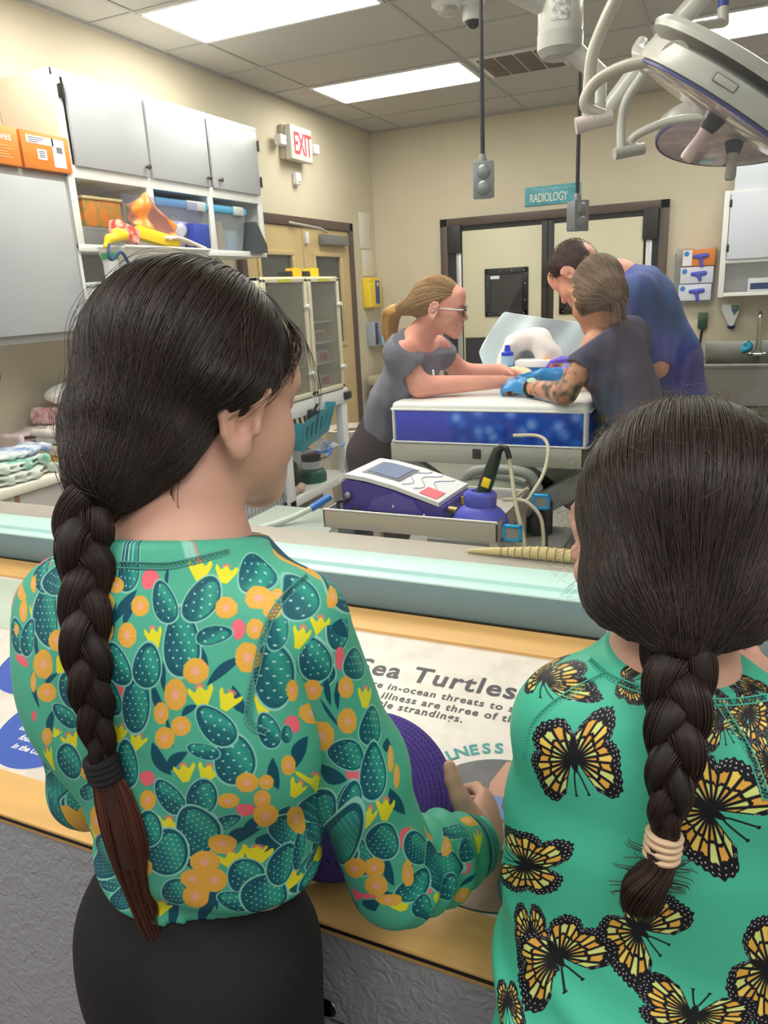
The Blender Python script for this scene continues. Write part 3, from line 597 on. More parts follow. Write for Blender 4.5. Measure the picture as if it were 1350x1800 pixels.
# ------------------------------------------------------------------ white cart with clear-fronted drug cabinet
XC = -2.19
cart = thing('utility_cart', 'white painted cart with open shelf under the clear-fronted cabinet', 'cart', (XC-.22, 3.87, 0))
y0, y1 = 3.45, 4.22
for x in (XC-.05, XC-.45):
    for y in (y0, y1-.07): MB().box((x, y, .0), (x+.05, y+.07, .9), .005).build('leg', white, cart)
g = MB(); g.box((XC-.46, y0-.01, .84), (XC+.01, y1+.01, .93), .008); g.build('top', white, cart)
g = MB(); g.box((XC-.45, y0, .34), (XC, y1, .39), .006); g.build('shelf', white, cart)
g = MB(); g.box((XC-.44, y0+.005, .08), (XC-.01, y1-.005, .1), .004); g.build('bottom_shelf', white, cart)
g = MB(); g.box((XC-.02, y1-.06, .86), (XC+.03, y1+.02, .91), .01); g.build('corner_clamp', black, cart)
dc = thing('drug_cabinet', 'cream cabinet with two clear latched doors on the white cart', 'cabinet', (XC-.2, 3.87, .93))
crm = mat('cream_plastic', (224, 216, 192), 0.45)
ya, ym, yb2 = 3.33, 3.80, 4.19; zb, zt = .93, 1.6
g = MB(); g.box((XC-.36, ya, zb+.001), (XC, ya+.02, zt), .003); g.box((XC-.36, yb2-.02, zb+.001), (XC, yb2, zt), .003); g.box((XC-.36, ya, zt-.02), (XC, yb2, zt), .003); g.box((XC-.36, ya, zb+.001), (XC, yb2, zb+.03), .003); g.box((XC-.36, ym-.012, zb+.02), (XC-.005, ym+.012, zt-.01)); g.box((XC-.36, ya+.01, zb+.01), (XC-.345, yb2-.01, zt-.01))
g.build('carcass', crm, dc)
shelfm = mat('shelf_cream', (214, 208, 194), 0.5)
for z in (1.1, 1.22, 1.34): MB().box((XC-.34, ya+.02, z), (XC-.03, yb2-.02, z+.008)).build('shelf', shelfm, dc)
clr = glass_mat('cabinet_clear', (246, 246, 243), 0.1, 1.0, 0.22, (205, 203, 196))
for a, c in ((ya+.012, ym-.01), (ym+.01, yb2-.012)):
    f = MB(); w = .03
    f.box((XC, a, zb+.01), (XC+.018, a+w, zt-.01), .004); f.box((XC, c-w, zb+.01), (XC+.018, c, zt-.01), .004); f.box((XC, a, zt-.03), (XC+.018, c, zt-.008), .004); f.box((XC, a, zb+.008), (XC+.018, c, zb+.035), .004); d = f.build('door', crm, dc)
    MB().box((XC+.004, a+.02, zb+.03), (XC+.008, c-.02, zt-.02)).build('pane', clr, d)
    for z in (1.07, 1.44):
        k = MB(); k.cyl((XC+.018, c-.02, z), (XC+.04, c-.02, z), .012, n=12); k.box((XC+.02, c-.06, z-.008), (XC+.036, c-.01, z+.008), .005); k.build('latch', white, d)
    MB().box((XC+.0185, (a+c)/2-.08, zt-.028), (XC+.0195, (a+c)/2+.06, zt-.012)).build('sticker', mat('yellow_tape', (214, 210, 60), 0.5), d)
redl = mat('maroon_label', (158, 40, 70), 0.5)
for k, (y, z) in enumerate(((4.0, 1.23), (4.02, 1.108), (4.03, .962), (3.6, 1.23), (3.62, 1.108))):
    t = thing('stock_bin', ['clear bin with maroon label on the upper shelf behind the right cabinet door', 'clear bin with maroon label on the middle shelf behind the right cabinet door', 'clear bin with maroon label at the bottom behind the right cabinet door', 'clear labelled bin on the upper shelf behind the left cabinet door', 'clear labelled bin on the middle shelf behind the left cabinet door'][k], 'bin', (XC-.17, y, z-.002), 'small bins in the drug cabinet')
    MB().box((XC-.3, y-.14, z), (XC-.05, y+.1, z+.07), .008).build('body', mat('bin_grey', (176, 172, 164), 0.4), t); MB().box((XC-.05, y-.02, z+.01), (XC-.046, y+.07, z+.055)).build('label', redl, t)
o = MB().box((XC-.2, 3.84, 1.349), (XC-.06, 3.98, 1.45), .004).build('paper_stack', lab); tag(o, 'white folded papers on the top shelf of the drug cabinet', 'papers')
for k, (y, lbl) in enumerate(((3.86, 'yellow and black tape roll, left of the two on the drug cabinet'), (4.06, 'bright yellow tape roll, right of the two on the drug cabinet'))):
    t = thing('tape_roll', lbl, 'tape', (XC-.1, y, 1.6005), 'tape rolls on the drug cabinet')
    MB().lathe([(.022, 0), (.045, 0), (.045, .05), (.022, .05), (.022, 0)], (XC-.1, y, 1.601), cap=False).build('roll', mat('amber_yellow', (250, 190, 20), 0.4) if k == 0 else yel, t); g = MB(); g.box((XC-.13, y-.13, 1.601), (XC-.08, y-.045, 1.635), .006); g.build('handle', black, t)
# teal basket clipped under the top, bottles on the shelf
bk = thing('basket', 'teal slotted basket clipped under the top of the white cart', 'basket', (XC+.02, 3.75, .6))
tl = mat('teal_plastic', (20, 140, 158), 0.4)
def bxyz(u, w, h): return V(XC-.07+.11*w, 3.56+.32*u, .66+.165*h)+V(.04*h*(w-.5)*2, .04*h*(u-.5)*2, .06*u)
g = MB()
for w in (0, 1):
    g.grid(lambda u, h: bxyz(u, w, h*.28), 6, 3, thick=(.004, 0, 0)); g.grid(lambda u, h: bxyz(u, w, .8+h*.2), 6, 3, thick=(.004, 0, 0))
    for q in range(7): g.grid(lambda u, h: bxyz((q+.15+u*.45)/6.6, w, .25+h*.58), 2, 4, thick=(.004, 0, 0))
for u in (0, 1): g.grid(lambda w, h: bxyz(u, w, h), 4, 5, thick=(0, .004, 0))
g.grid(lambda u, w: bxyz(u, w, 0), 6, 4, thick=(0, 0, .004)); g.build('body', tl, bk)
g = MB(); g.box((XC+.0, 3.7, .8), (XC+.05, 3.75, .87), .008); g.tube([V(XC+.03, 3.72, .85), V(XC+.06, 3.74, .9)], .008, 8); g.build('clip', black, bk)
o = MB(); o.grid(lambda u, v: V(XC-.1+.02*u, 3.5+.07*u+.03*v, .44+.3*v), 4, 6, thick=(.004, 0, 0)); tag(o.build('hanging_cloth', mat('olive_cloth', (168, 172, 84), 0.8)), 'olive green cloth hanging beside the teal basket', 'cloth')
t = thing('wide_jar', 'green-based jar with a white band and dark lid on the cart shelf', 'jar', (XC-.12, 3.92, .3905)); MB().lathe([(.09, 0), (.09, .05), (.07, .08), (.062, .085)], (XC-.12, 3.92, .391)).build('base', mat('dark_green_plastic', (46, 98, 84), 0.35), t); MB().lathe([(.063, .083), (.063, .13)], (XC-.12, 3.92, .391)).build('band', lab, t); MB().lathe([(.06, .128), (.062, .16), (.05, .17), (0, .17)], (XC-.12, 3.92, .391)).build('lid', black, t)
o = MB(); o.grid(lambda u, v: V(XC-.1+.16*v-.02, 3.82+.26*u, .575+.02*math.sin(9*u+3*v)+.03*u), 8, 6, thick=(0, 0, .012)); tag(o.build('supply_packet', mat('white_blue_packet', (226, 232, 238), 0.4, col2=(70, 120, 200), nscale=14)), 'white and blue packet lying on the green-based jar', 'packet')
t = thing('detergent_tub', 'tall white tub behind the green-based jar on the cart shelf', 'tub', (XC-.3, 4.02, .3905)); MB().lathe([(.09, 0), (.095, .2), (.1, .22), (.1, .235), (0, .236)], (XC-.3, 4.02, .391)).build('body', white, t)
o = Solid(.006); o.ell((XC-.08, 3.62, .5), (.03, .07, .09)).cone((XC-.08, 3.62, .45), (XC-.08, 3.66, .398), .03, .03).half((0, 0, .3912), (0, 0, -1)); tag(o.mesh('hand_mirror', mat('gloss_black', (22, 24, 26), 0.2)), 'glossy black rounded object standing on the cart shelf', 'black object')
for k, (y, lbl) in enumerate(((3.55, 'pinkish beige lump at the near end of the cart shelf'), (3.64, 'pinkish beige lump beside the black object on the cart shelf'))):
    o = Solid(.005); o.ell((XC-.05, y, .42), (.035, .05, .03)).noise(lambda X: .004*wav(X, 90, k)); tag(o.mesh('soft_toy', mat('pink_beige', (206, 176, 164), 0.8, bump=.5, bscale=90)), lbl, 'soft toy', 'soft lumps on the cart shelf')
t = thing('wire_crate', 'white wire-fronted crate standing beside the white cart', 'crate', (XC-.2, 3.05, 0))
MB().box((XC-.4, 2.6, 0), (XC-.03, 3.42, .7), .01).build('shell', mat('crate_white', (222, 224, 228), 0.5), t)
g = MB()
for y in np.arange(2.62, 3.42, .035): g.cyl((XC, y, .02), (XC, y, .69), .0022, n=6)
for z in np.arange(.03, .7, .05): g.cyl((XC+.003, 2.61, z), (XC+.003, 3.41, z), .0026, n=6)
g.build('wire_grid', mat('grey_wire', (150, 156, 162), 0.4, .5), t); g = MB(); g.tube([V(XC, 2.6, .01), V(XC, 3.43, .01), V(XC, 3.43, .7), V(XC, 2.6, .7)], .008, 8, closed=True); g.build('frame', white, t)
t = thing('laundry_hamper', 'cream ribbed plastic hamper standing beyond the white cart', 'hamper', (-2.35, 4.55, 0)); MB().lathe([(.13, 0), (.14, .03)]+[(.145+.004*(q % 2)+.003*q/2, .05+.045*q) for q in range(12)]+[(.178, .59), (.18, .61), (.165, .615), (.15, .58)], (-2.35, 4.55, 0), n=36, cap=False).build('body', mat('cream_ribbed', (224, 214, 196), 0.5), t)
g = MB(); g.cyl((-2.35, 4.55, .0), (-2.35, 4.55, .02), .13); g.build('base', MATS['cream_ribbed'], t)
for k, lbl in enumerate(('grey lidded bucket on the bottom shelf of the cart, near end', 'beige drum on the bottom shelf of the cart, far end')):
    yy = 3.62 if k == 0 else 3.95; o = MB().lathe([(.1, 0), (.11, .02), (.115, .2), (.118, .21), (0, .212)], (XC-.2, yy, .1005)).build('bucket', mat('bucket_%d' % k, ((96, 92, 88), (168, 158, 142))[k], .5)); tag(o, lbl, 'bucket')
t = thing('hose', 'pale hose with a blue end lying on the floor by the tray table', 'hose', (-1.75, 2.9, 0)); g = MB(); g.tube(bez([V(-1.95, 2.55, .5), V(-1.8, 2.75, .52), V(-1.7, 2.85, .56)], 8), .014, 10); g.build('tube', mat('hose_pale', (196, 206, 200), .4), t); g = MB(); g.tube(bez([V(-1.7, 2.85, .56), V(-1.64, 2.93, .6)], 8), .018, 10); g.build('end_fitting', mat('fitting_blue', (56, 120, 200), .4), t)
g = MB(); g.box((-2.02, 2.3, 0), (-1.55, 3.05, .5), .01); tag(g.build('floor_box', mat('pale_green_grey', (170, 180, 172), .5)), 'low grey-green chest under the pale hose', 'chest')
# =================================================================== exam table and what lies on it
ET = thing('exam_table', 'padded exam table with a blue patterned front on a steel rail', 'exam table', (-.87, 3.5, 0))
x0, x1, y0, y1, z0, zt = -1.275, -.465, 2.85, 4.1, .886, 1.055
vinyl = mat('white_vinyl', (232, 232, 230), 0.35, bump=.05, bscale=30)
MB().box((x0, y0, z0), (x1, y1, zt), .022, seg=4).build('pad', vinyl, ET)
BM = bpy.data.materials.new('blue_fish_vinyl'); BM.use_nodes = True; nt = BM.node_tree; b = nt.nodes['Principled BSDF']; b.inputs['Roughness'].default_value = .3
tc = nt.nodes.new('ShaderNodeTexCoord'); sp = nt.nodes.new('ShaderNodeSeparateXYZ'); nt.links.new(tc.outputs['Object'], sp.inputs[0])
vo = nt.nodes.new('ShaderNodeTexVoronoi'); vo.inputs['Scale'].default_value = 17; nt.links.new(tc.outputs['Object'], vo.inputs['Vector'])
r1 = nt.nodes.new('ShaderNodeValToRGB'); e = r1.color_ramp.elements; e[0].position = .12; e[0].color = (*lin((120, 150, 226)), 1); e[1].position = .42; e[1].color = (*lin((20, 92, 206)), 1); x = e.new(.62); x.color = (*lin((14, 62, 176)), 1); nt.links.new(vo.outputs['Distance'], r1.inputs[0])
st = nt.nodes.new('ShaderNodeMapRange'); st.inputs[1].default_value = -.165; st.inputs[2].default_value = -.135; nt.links.new(sp.outputs[0], st.inputs[0])
mx = nt.nodes.new('ShaderNodeMix'); mx.data_type = 'RGBA'; mx.inputs[6].default_value = (*lin((58, 66, 192)), 1); nt.links.new(st.outputs[0], mx.inputs[0]); nt.links.new(r1.outputs[0], mx.inputs[7]); nt.links.new(mx.outputs[2], b.inputs['Base Color'])
MB().box((x0+.02, y0-.004, z0+.004), (x1-.018, y0+.01, zt-.032), .003).build('front_panel', BM, ET)
MB().box((x0-.004, y0+.02, z0+.004), (x0+.01, y1-.02, zt-.032), .003).build('side_panel', mat('deep_blue_vinyl', (36, 46, 160), .35), ET)
MB().box((x1-.01, y0+.02, z0+.004), (x1+.004, y1-.02, zt-.032), .003).build('side_panel', MATS['deep_blue_vinyl'], ET)
pp = MB()
for zz in (zt-.03, z0+.004): pp.tube([V(x0+.005, y0-.002, zz), V(x1-.005, y0-.002, zz), V(x1+.003, y0+.01, zz), V(x1+.003, y1, zz), V(x0-.003, y1, zz), V(x0-.003, y0+.01, zz)], .005, 8, closed=True)
for xx in (x0+.012, x1-.01): pp.tube([V(xx, y0-.003, z0+.004), V(xx, y0-.003, zt-.03)], .006, 8)
pp.build('piping', mat('white_piping', (226, 226, 222), .45), ET)
rl = MB(); rl.box((x0-.008, y0-.002, .805), (x1-.02, y0+.03, .884), .004); rl.box((x0-.008, y0, .805), (x0+.02, y1, .884), .004); rl.box((x1-.05, y0, .805), (x1-.02, y1, .884), .004); rl.box((x0, y0+.02, .86), (x1-.03, y1, .885)); rl.build('rail', steel, ET)
MB().box((-.92, y0-.006, .83), (-.885, y0+.002, .87), .002).build('socket', black, ET)
sc_ = MB(); R1 = Rm('Y', 38)
for sx in (1, -1): sc_.box((-1.38, 3.0, .44), (-.38, 3.05, .53), .006, R=Rm('Y', 33*sx), c=(-.86, 3.02, .49)); sc_.box((-1.38, 3.85, .44), (-.38, 3.9, .53), .006, R=Rm('Y', 33*sx), c=(-.86, 3.87, .49))
sc_.build('scissor_lift', mat('lift_grey', (168, 172, 172), .4, .3), ET)
MB().box((-1.2, 2.95, 0.0), (-.5, 3.95, .16), .02).build('base', mat('base_dark', (88, 86, 84), .45), ET)
# things on the pad
def on_pad(px, py): return hit(px, py, 2, zt)
t = thing('squeeze_bottle', 'clear bottle of blue liquid with a dark blue cap on the exam table', 'bottle', (-1.0, 3.68, zt+.001)); c = V(-1.0, 3.68, zt+.001)
MB().lathe([(.026, 0), (.03, .004), (.03, .06), (.0295, .063)], c).build('liquid', mat('teal_liquid', (52, 160, 190), .15), t)
MB().lathe([(.0305, .062), (.0305, .105), (.024, .122), (.014, .128)], c).build('body', mat('pale_blue_clear', (150, 190, 214), .15), t)
MB().lathe([(.03, .108), (.03, .124), (.016, .13), (.013, .15), (.012, .158), (0, .16)], c).build('cap', mat('royal_blue', (30, 56, 200), .35), t)
t = thing('wipes_box', 'white lidded box with a blue band on the exam table', 'box', (-.87, 3.72, zt+.001))
MB().box((-.96, 3.68, zt+.001), (-.78, 3.78, zt+.05), .004).build('box_body', mat('band_blue2', (30, 100, 180), .4), t); MB().box((-.965, 3.675, zt+.05), (-.775, 3.785, zt+.085), .008).build('lid', white, t)
MB().box((-.87, 3.676, zt+.004), (-.785, 3.68, zt+.022)).build('yellow_strip', yel, t)
s = Solid(.007); pts = bez([V(-1.06, 3.85, zt+.02), V(-1.03, 3.84, zt+.1), V(-.98, 3.83, zt+.17), V(-.88, 3.83, zt+.175), V(-.84, 3.82, zt+.12), V(-.81, 3.81, zt+.07)], 5)
s.chain(pts, [.04]*len(pts), k=.03, flat=Y3, fs=1.6).noise(lambda X: .006*wav(X, 45, 2)); s.half((0, 0, zt+.001), (0, 0, -1)); tag(s.mesh('hand_towel', tw('white_terry', (236, 230, 224))), 'white towel draped in an arch behind the squeeze bottle', 'towel')
def pad_fn(u, v):
    top = np.interp(u, [0, .12, .5, .8, 1], [.2, .31, .28, .25, .235]); x0_ = np.interp(v, [0, .5, .75, 1], [-1.2, -1.24, -1.22, -1.15]); x1_ = np.interp(v, [0, 1], [-.7, -.66])
    return V(x0_+(x1_-x0_)*u, 3.97+.03*math.sin(7*u+2*v)+.02*math.sin(15*u-4*v)-.07*v*math.sin(3.1*u), zt+.002+top*v)
g = MB(); g.grid(pad_fn, 28, 16, thick=(.004, .006, 0)); tag(g.build('absorbent_pad', mat('pale_blue_pad', (212, 228, 236), .7, noise=.06, nscale=9), angle=25), 'pale blue absorbent pad standing crumpled at the back of the exam table', 'pad')
s = Solid(.005); s.cone((-.79, 3.72, zt+.06), (-.75, 3.7, zt+.03), .022, .03).cone((-.79, 3.72, zt+.06), (-.82, 3.73, zt+.07), .02, .022).half((0, 0, zt+.001), (0, 0, -1)); tag(s.mesh('orange_packet', mat('orange_plastic', (236, 150, 40), .4)), 'orange packet beside the blue-banded box', 'packet')
g = MB(); g.tube(bez([V(-1.2, 3.75, zt+.015), V(-1.14, 3.74, zt+.012), V(-1.05, 3.76, zt+.014), V(-1.03, 3.8, zt+.07), V(-1.05, 3.84, zt+.1)], 8), .011, 10)
t = thing('medical_tube', 'grey corrugated tube with a red ring on the exam table', 'tube', (-1.1, 3.75, zt)); g.build('hose', mat('tube_grey', (204, 200, 196), .4), t)
g = MB(); g.cyl((-1.225, 3.75, zt+.022), (-1.19, 3.75, zt+.022), .021, n=14); g.build('end_cap', white, t); g = MB(); g.cyl((-1.19, 3.75, zt+.017), (-1.17, 3.75, zt+.017), .016, n=14); g.build('ring', mat('red_ring', (200, 60, 60), .4), t)
s = Solid(.006); s.ell((-.93, 3.42, zt+.02), (.1, .07, .035)).ell((-.84, 3.4, zt+.012), (.1, .07, .018)).half((0, 0, zt+.001), (0, 0, -1)).noise(lambda X: .003*wav(X, 60, 4)); tag(s.mesh('gauze_cloth', tw('white_gauze', (240, 236, 230))), 'white cloth on the exam table between the gloved hands', 'cloth')
s = Solid(.004); s.ell((-.9, 3.46, zt+.05), (.075, .06, .028)).cone((-.96, 3.46, zt+.05), (-.985, 3.46, zt+.05), .018, .014).ell((-.84, 3.42, zt+.042), (.04, .02, .008)).ell((-.93, 3.4, zt+.042), (.035, .018, .008)); tag(s.mesh('pale_mound', mat('pale_speckled', (226, 206, 168), .5, col2=(236, 190, 160), nscale=45)), 'small pale speckled mound lying on the white cloth', 'animal patient')
# ------------------------------------------------------------------ steel tray table with the purple machine
TT = thing('tray_table', 'stainless steel tray table holding the purple and white machine', 'tray table', (-.91, 2.3, 0))
g = MB(); g.box((-1.21, 2.115, .765), (-.61, 2.5, .77)); g.build('tray_floor', steel, TT)
g = MB(); g.box((-1.214, 2.11, .742), (-.606, 2.118, .803), .002); g.box((-1.214, 2.497, .742), (-.606, 2.505, .803), .002); g.box((-1.214, 2.11, .742), (-1.206, 2.505, .803), .002); g.box((-.614, 2.11, .742), (-.606, 2.505, .803), .002)
g.tube([V(-1.212, 2.112, .804), V(-.608, 2.112, .804), V(-.608, 2.503, .804), V(-1.212, 2.503, .804)], .005, 8, closed=True); g.build('rim', steel, TT)
for (x, y) in ((-1.2, 2.13), (-.64, 2.13), (-1.2, 2.46), (-.64, 2.46)): MB().box((x-.0, y, 0), (x+.03, y+.03, .742), .003).build('leg', steel, TT)
g = MB(); g.box((-1.12, 2.2, .3), (-.68, 2.45, .31)); g.build('lower_shelf', mat('pale_shelf', (186, 196, 196), .4), TT)
DV = thing('therapy_unit', 'purple machine with a sloping white top and screen on the tray table', 'machine', (-1.0, 2.3, .771))
prp = mat('purple_plastic', (84, 72, 160), .4); wpl = mat('white_plastic', (232, 232, 236), .3)
# side outline along its length (s) and height; extruded across its depth
ds = nrm(V(.36, -.02, 0)); dd = nrm(V(.02, .36, 0)); do = V(-1.165, 2.165, .772)
def dvp(s_, d_, h_): return do+ds*s_+dd*d_+Z3*h_
prof = [(0, .012), (.03, 0), (.09, .0), (.11, .028), (.16, .034), (.2, .02), (.22, 0), (.36, 0), (.37, .02), (.37, .058), (.3, .072), (.2, .1), (.1, .12), (.02, .128), (0, .115)]
g = MB(); g.prism(prof, do, ds, Z3, -.24); g.build('housing', prp, DV, angle=50)
g = MB(); tp = [(-.004, .118), (.02, .134), (.1, .127), (.2, .107), (.3, .079), (.36, .062)]
g.grid(lambda u, v: (lambda s_, h_: dvp(s_, -.006+v*.252-(.03 if s_ > .33 and v > .5 else 0)*0, h_))(*[np.interp(u, np.linspace(0, 1, 6), [q[k] for q in tp]) for k in (0, 1)]), 24, 6, thick=(0, 0, .014)); g.build('top_cover', wpl, DV)
def slab(s0, s1, d0, d1, lift, M, nm, par=DV):
    f = lambda u, v: (lambda s_: dvp(s_, d0+(d1-d0)*v, float(np.interp(s_, [q[0] for q in tp], [q[1] for q in tp]))+.014+lift))(s0+(s1-s0)*u)
    return MB().grid(f, 8, 3, thick=(0, 0, .002)).build(nm, M, par)
slab(.06, .2, .04, .2, .0005, mat('bezel_grey', (120, 122, 130), .3), 'screen_bezel'); slab(.075, .185, .055, .185, .003, mat('screen_blue', (120, 130, 160), .1, emit=.25), 'screen')
slab(.285, .345, .01, .085, .0008, mat('pink_pad', (240, 120, 130), .4), 'pink_button')
for sa in (.215, .255, .3):
    g = MB(); g.tube([dvp(sa+.02*math.sin(q*.8), .03+.02*q, float(np.interp(sa+.02*math.sin(q*.8), [k[0] for k in tp], [k[1] for k in tp]))+.0155) for q in range(11)], .0016, 6); g.build('line', mat('lilac_line', (170, 170, 214), .4), DV)
g = MB(); g.prism([(0, 0), (.2, 0), (.17, .045), (.1, .065), (.03, .045)], do+ds*.1-dd*.012+Z3*.03, ds, Z3, -.014); g.build('side_panel', mat('purple_light', (100, 88, 176), .35), DV, angle=60)
for s_, h_ in ((.2, .05), (.31, .03)): MB().ell(dvp(s_, -.013, h_), (.006, .004, .006), n=12, m=8).build('screw', chrome, DV)
MB().ell(dvp(.03, -.012, .075), (.012, .01, .012), n=14, m=8).build('knob', mat('knob_grey', (150, 146, 144), .3, .4), DV)
g = MB(); g.tube(bez([dvp(.03, -.012, .06), dvp(-.005, -.02, .05), dvp(.01, -.03, .02), dvp(.05, -.03, .01), dvp(.07, -.02, .025), dvp(.05, -.02, .035), dvp(.08, -.02, .005)], 8), .006, 8); g.build('cable', black, DV)
for k, c_ in enumerate(((200, 170, 70), (190, 60, 60), (70, 60, 60))): MB().box(dvp(.372, .15+.018*k, .03), dvp(.384, .163+.018*k, .055)).build('connector', mat('conn%d' % k, c_, .4), DV)
g = MB(); g.cyl(dvp(.37, .05, .04), dvp(.4, .05, .038), .012, n=12); g.build('plug', mat('brass_plug', (170, 150, 100), .3, .8), DV)
# blue holster with probe
H = thing('probe_holder', 'blue bell-shaped holder at the right end of the tray table', 'holder', (-.68, 2.17, .771)); hc = V(-.685, 2.19, .772)
MB().lathe([(.088, 0), (.09, .01), (.085, .03), (.066, .052), (.05, .062), (.052, .07), (.054, .098), (.046, .108), (.03, .11), (.024, .1), (0, .1)], hc, sy=.8).build('body', mat('violet_blue', (86, 92, 200), .35), H)
PB = thing('probe', 'black probe with a yellow tag standing in the blue holder', 'probe', hc+V(0, 0, .1))
pa, pb_ = hc+V(.008, 0, .1), hc+V(.05, .03, .235); MB().tube([pa, pa+(pb_-pa)*.3, pa+(pb_-pa)*.8, pb_, pb_+V(.012, 0, .01)], [.022, .024, .019, .016, .012], 14).build('handle', mat('probe_black', (30, 34, 34), .3), PB)
f_ = frame(pb_-pa, X3); MB().box((-.012, -.027, .02), (.014, -.018, .05), .003).build('x', yel) if False else None
o = MB(); o.xf = (f_, pa); o.box((-.008, -.0262, .025), (.018, -.0225, .055), .001); o.build('yellow_tag', yel, PB)
cabm = mat('cable_beige', (206, 198, 172), .45)
g = MB(); g.tube(bez([pb_+V(.012, 0, .01), pb_+V(.03, -.01, .008), pb_+V(.045, -.02, -.04), V(-.56, 2.15, .86), V(-.525, 2.12, .74), V(-.52, 2.1, .6), V(-.5, 2.12, .3)], 10), .0062, 8); g.build('cable', cabm, PB)
g = MB(); g.tube(bez([pb_+V(.01, 0, .012), pb_+V(.03, -.01, .008), pb_+V(.042, -.018, -.02)], 6), .009, 8); g.build('strain_relief', black, PB)
t = thing('cable_loop', 'loose loop of beige cable hanging beside the tray table', 'cable', (-.55, 2.25, .6)); g = MB()
g.tube(bez([hc+V(.06, .05, .07), V(-.58, 2.26, .84), V(-.54, 2.25, .83), V(-.5, 2.24, .78), V(-.49, 2.22, .66), V(-.5, 2.2, .5)], 10), .006, 8); g.build('cable', cabm, t)
g = MB(); g.tube(bez([V(-.66, 2.5, 1.0), V(-.57, 2.5, 1.0), V(-.53, 2.46, .97), V(-.53, 2.4, .9), V(-.55, 2.34, .85), V(-.57, 2.32, .82), V(-.6, 2.32, .83), V(-.56, 2.3, .87)], 10), .006, 8); g.build('cable', cabm, t)
cyan = mat('cyan_plastic', (32, 160, 220), .35)
def clip(c, lbl, w, h):
    t = thing('cable_tag', lbl, 'tag', c+V(0, 0, -h/2), 'cyan framed tags by the cables'); g = MB()
    for lo, hi in (((-w/2, -h/2), (w/2, -h/2+.009)), ((-w/2, h/2-.009), (w/2, h/2)), ((-w/2, -h/2), (-w/2+.009, h/2)), ((w/2-.009, -h/2), (w/2, h/2))): g.box(c+V(lo[0], -.008, lo[1]), c+V(hi[0], .008, hi[1]), .003)
    g.build('frame', cyan, t); MB().box(c+V(-w/2+.006, -.004, -h/2+.006), c+V(w/2-.006, .006, h/2-.006)).build('label', mat('tag_grey', (150, 150, 146), .4), t)
clip(hit(901, 937, 1, 2.12), 'cyan-framed grey tag hanging lowest beside the tray table', .058, .052)
clip(hit(951, 882, 1, 2.3), 'cyan-framed grey tag hanging higher, right of the beige cables', .056, .05)
g = MB(); g.tube(bez([hit(951, 890, 1, 2.31), hit(957, 920, 1, 2.31), hit(960, 975, 1, 2.31)], 8), .008, 8); tag(g.build('cable', black), 'black cable hanging below the higher cyan tag', 'cable')
# grey portable machine on a stand under the table
SM = thing('suction_unit', 'olive grey portable machine with a carry handle beneath the exam table', 'machine', (-.83, 2.72, .55)); og = mat('olive_grey', (132, 136, 122), .25, noise=.15, nscale=9)
s = Solid(.008); s.ell((-.79, 2.72, .7), (.17, .12, .095), k=.03).ell((-.86, 2.68, .69), (.1, .1, .09), k=.03).half((0, 0, .575), (0, 0, -1)); s.mesh('housing', og, SM)
g = MB(); g.tube(bez([V(-.92, 2.7, .75), V(-.88, 2.69, .81), V(-.78, 2.69, .83), V(-.66, 2.7, .815), V(-.62, 2.72, .75)], 8), [.02]*33, 10, flat=Y3); g.build('handle', mat('handle_grey', (150, 152, 146), .3), SM)
g = MB(); g.ell((-.79, 2.6, .695), (.09, .02, .055)); g.build('front_cover', mat('olive_light', (128, 132, 112), .2), SM)
g = MB(); g.lathe([(.05, 0), (.05, .12), (.045, .13), (0, .13)], (-.62, 2.74, .576), n=20); g.build('canister', mat('dark_canister', (52, 56, 54), .25), SM)
CR_ = thing('equipment_trolley', 'low grey trolley under the olive grey machine', 'trolley', (-.75, 2.7, 0))
MB().box((-1.02, 2.56, .545), (-.5, 2.84, .574), .006).build('shelf', mat('trolley_grey', (140, 142, 140), .4, .3), CR_)
for x in (-1.0, -.54):
    for y in (2.58, 2.8): MB().box((x, y, 0), (x+.025, y+.025, .545), .003).build('leg', steel, CR_)
# =================================================================== back wall right: cabinet, sink, boxes, sign
YC = YB-.33
bc = thing('overhead_cabinet', 'white wall cabinet with an open lower bay above the sink', 'cabinet', (.6, YC, 1.3))
g = MB(); xa, xb = -.128, 1.35
g.box((xa, YC, 1.31), (xa+.03, YB-.004, 2.15), .003); g.box((xb-.03, YC, 1.31), (xb, YB-.004, 2.15), .003); g.box((xa, YC, 1.31), (xb, YB-.004, 1.34), .003); g.box((xa, YC, 1.58), (xb, YB-.004, 1.61), .003); g.box((xa, YC, 2.12), (xb, YB-.004, 2.15), .003); g.box((xa, YB-.02, 1.31), (xb, YB-.004, 2.15)); g.box((xa, YC-.004, 1.305), (xa+.045, YC+.01, 2.15), .002); g.build('carcass', white, bc)
for a, c in ((xa+.05, .6), (.62, xb-.02)):
    d = MB(); d.box((a, YC-.02, 1.61), (c, YC-.002, 2.13), .004); d = d.build('door', mat('blue_white_laminate', (214, 218, 232), .3), bc)
    if a < 0:
        for z in (1.7, 2.05): h = MB(); h.box((a-.008, YC-.026, z-.03), (a+.012, YC-.01, z+.03), .004); h.build('hinge', MATS['dark_hinge'], d)
g = MB(); g.box((-.06, YB-.3, 2.151), (.5, YB-.05, 2.36), .006); tag(g.build('white_carton', mat('blue_white_card', (222, 228, 240), .5)), 'white carton on top of the cabinet above the sink', 'box')
g = MB(); g.box((.1, YB-.3, 1.341), (.32, YB-.15, 1.45), .006); g2 = tag(g.build('supply_carton', mat('pale_card', (206, 208, 214), .5)), 'pale carton in the open bay of the cabinet above the sink', 'box'); 
MB().box((.12, YB-.304, 1.36), (.3, YB-.3005, 1.41)).build('dark_label', MATS['navy_plastic'], g2)
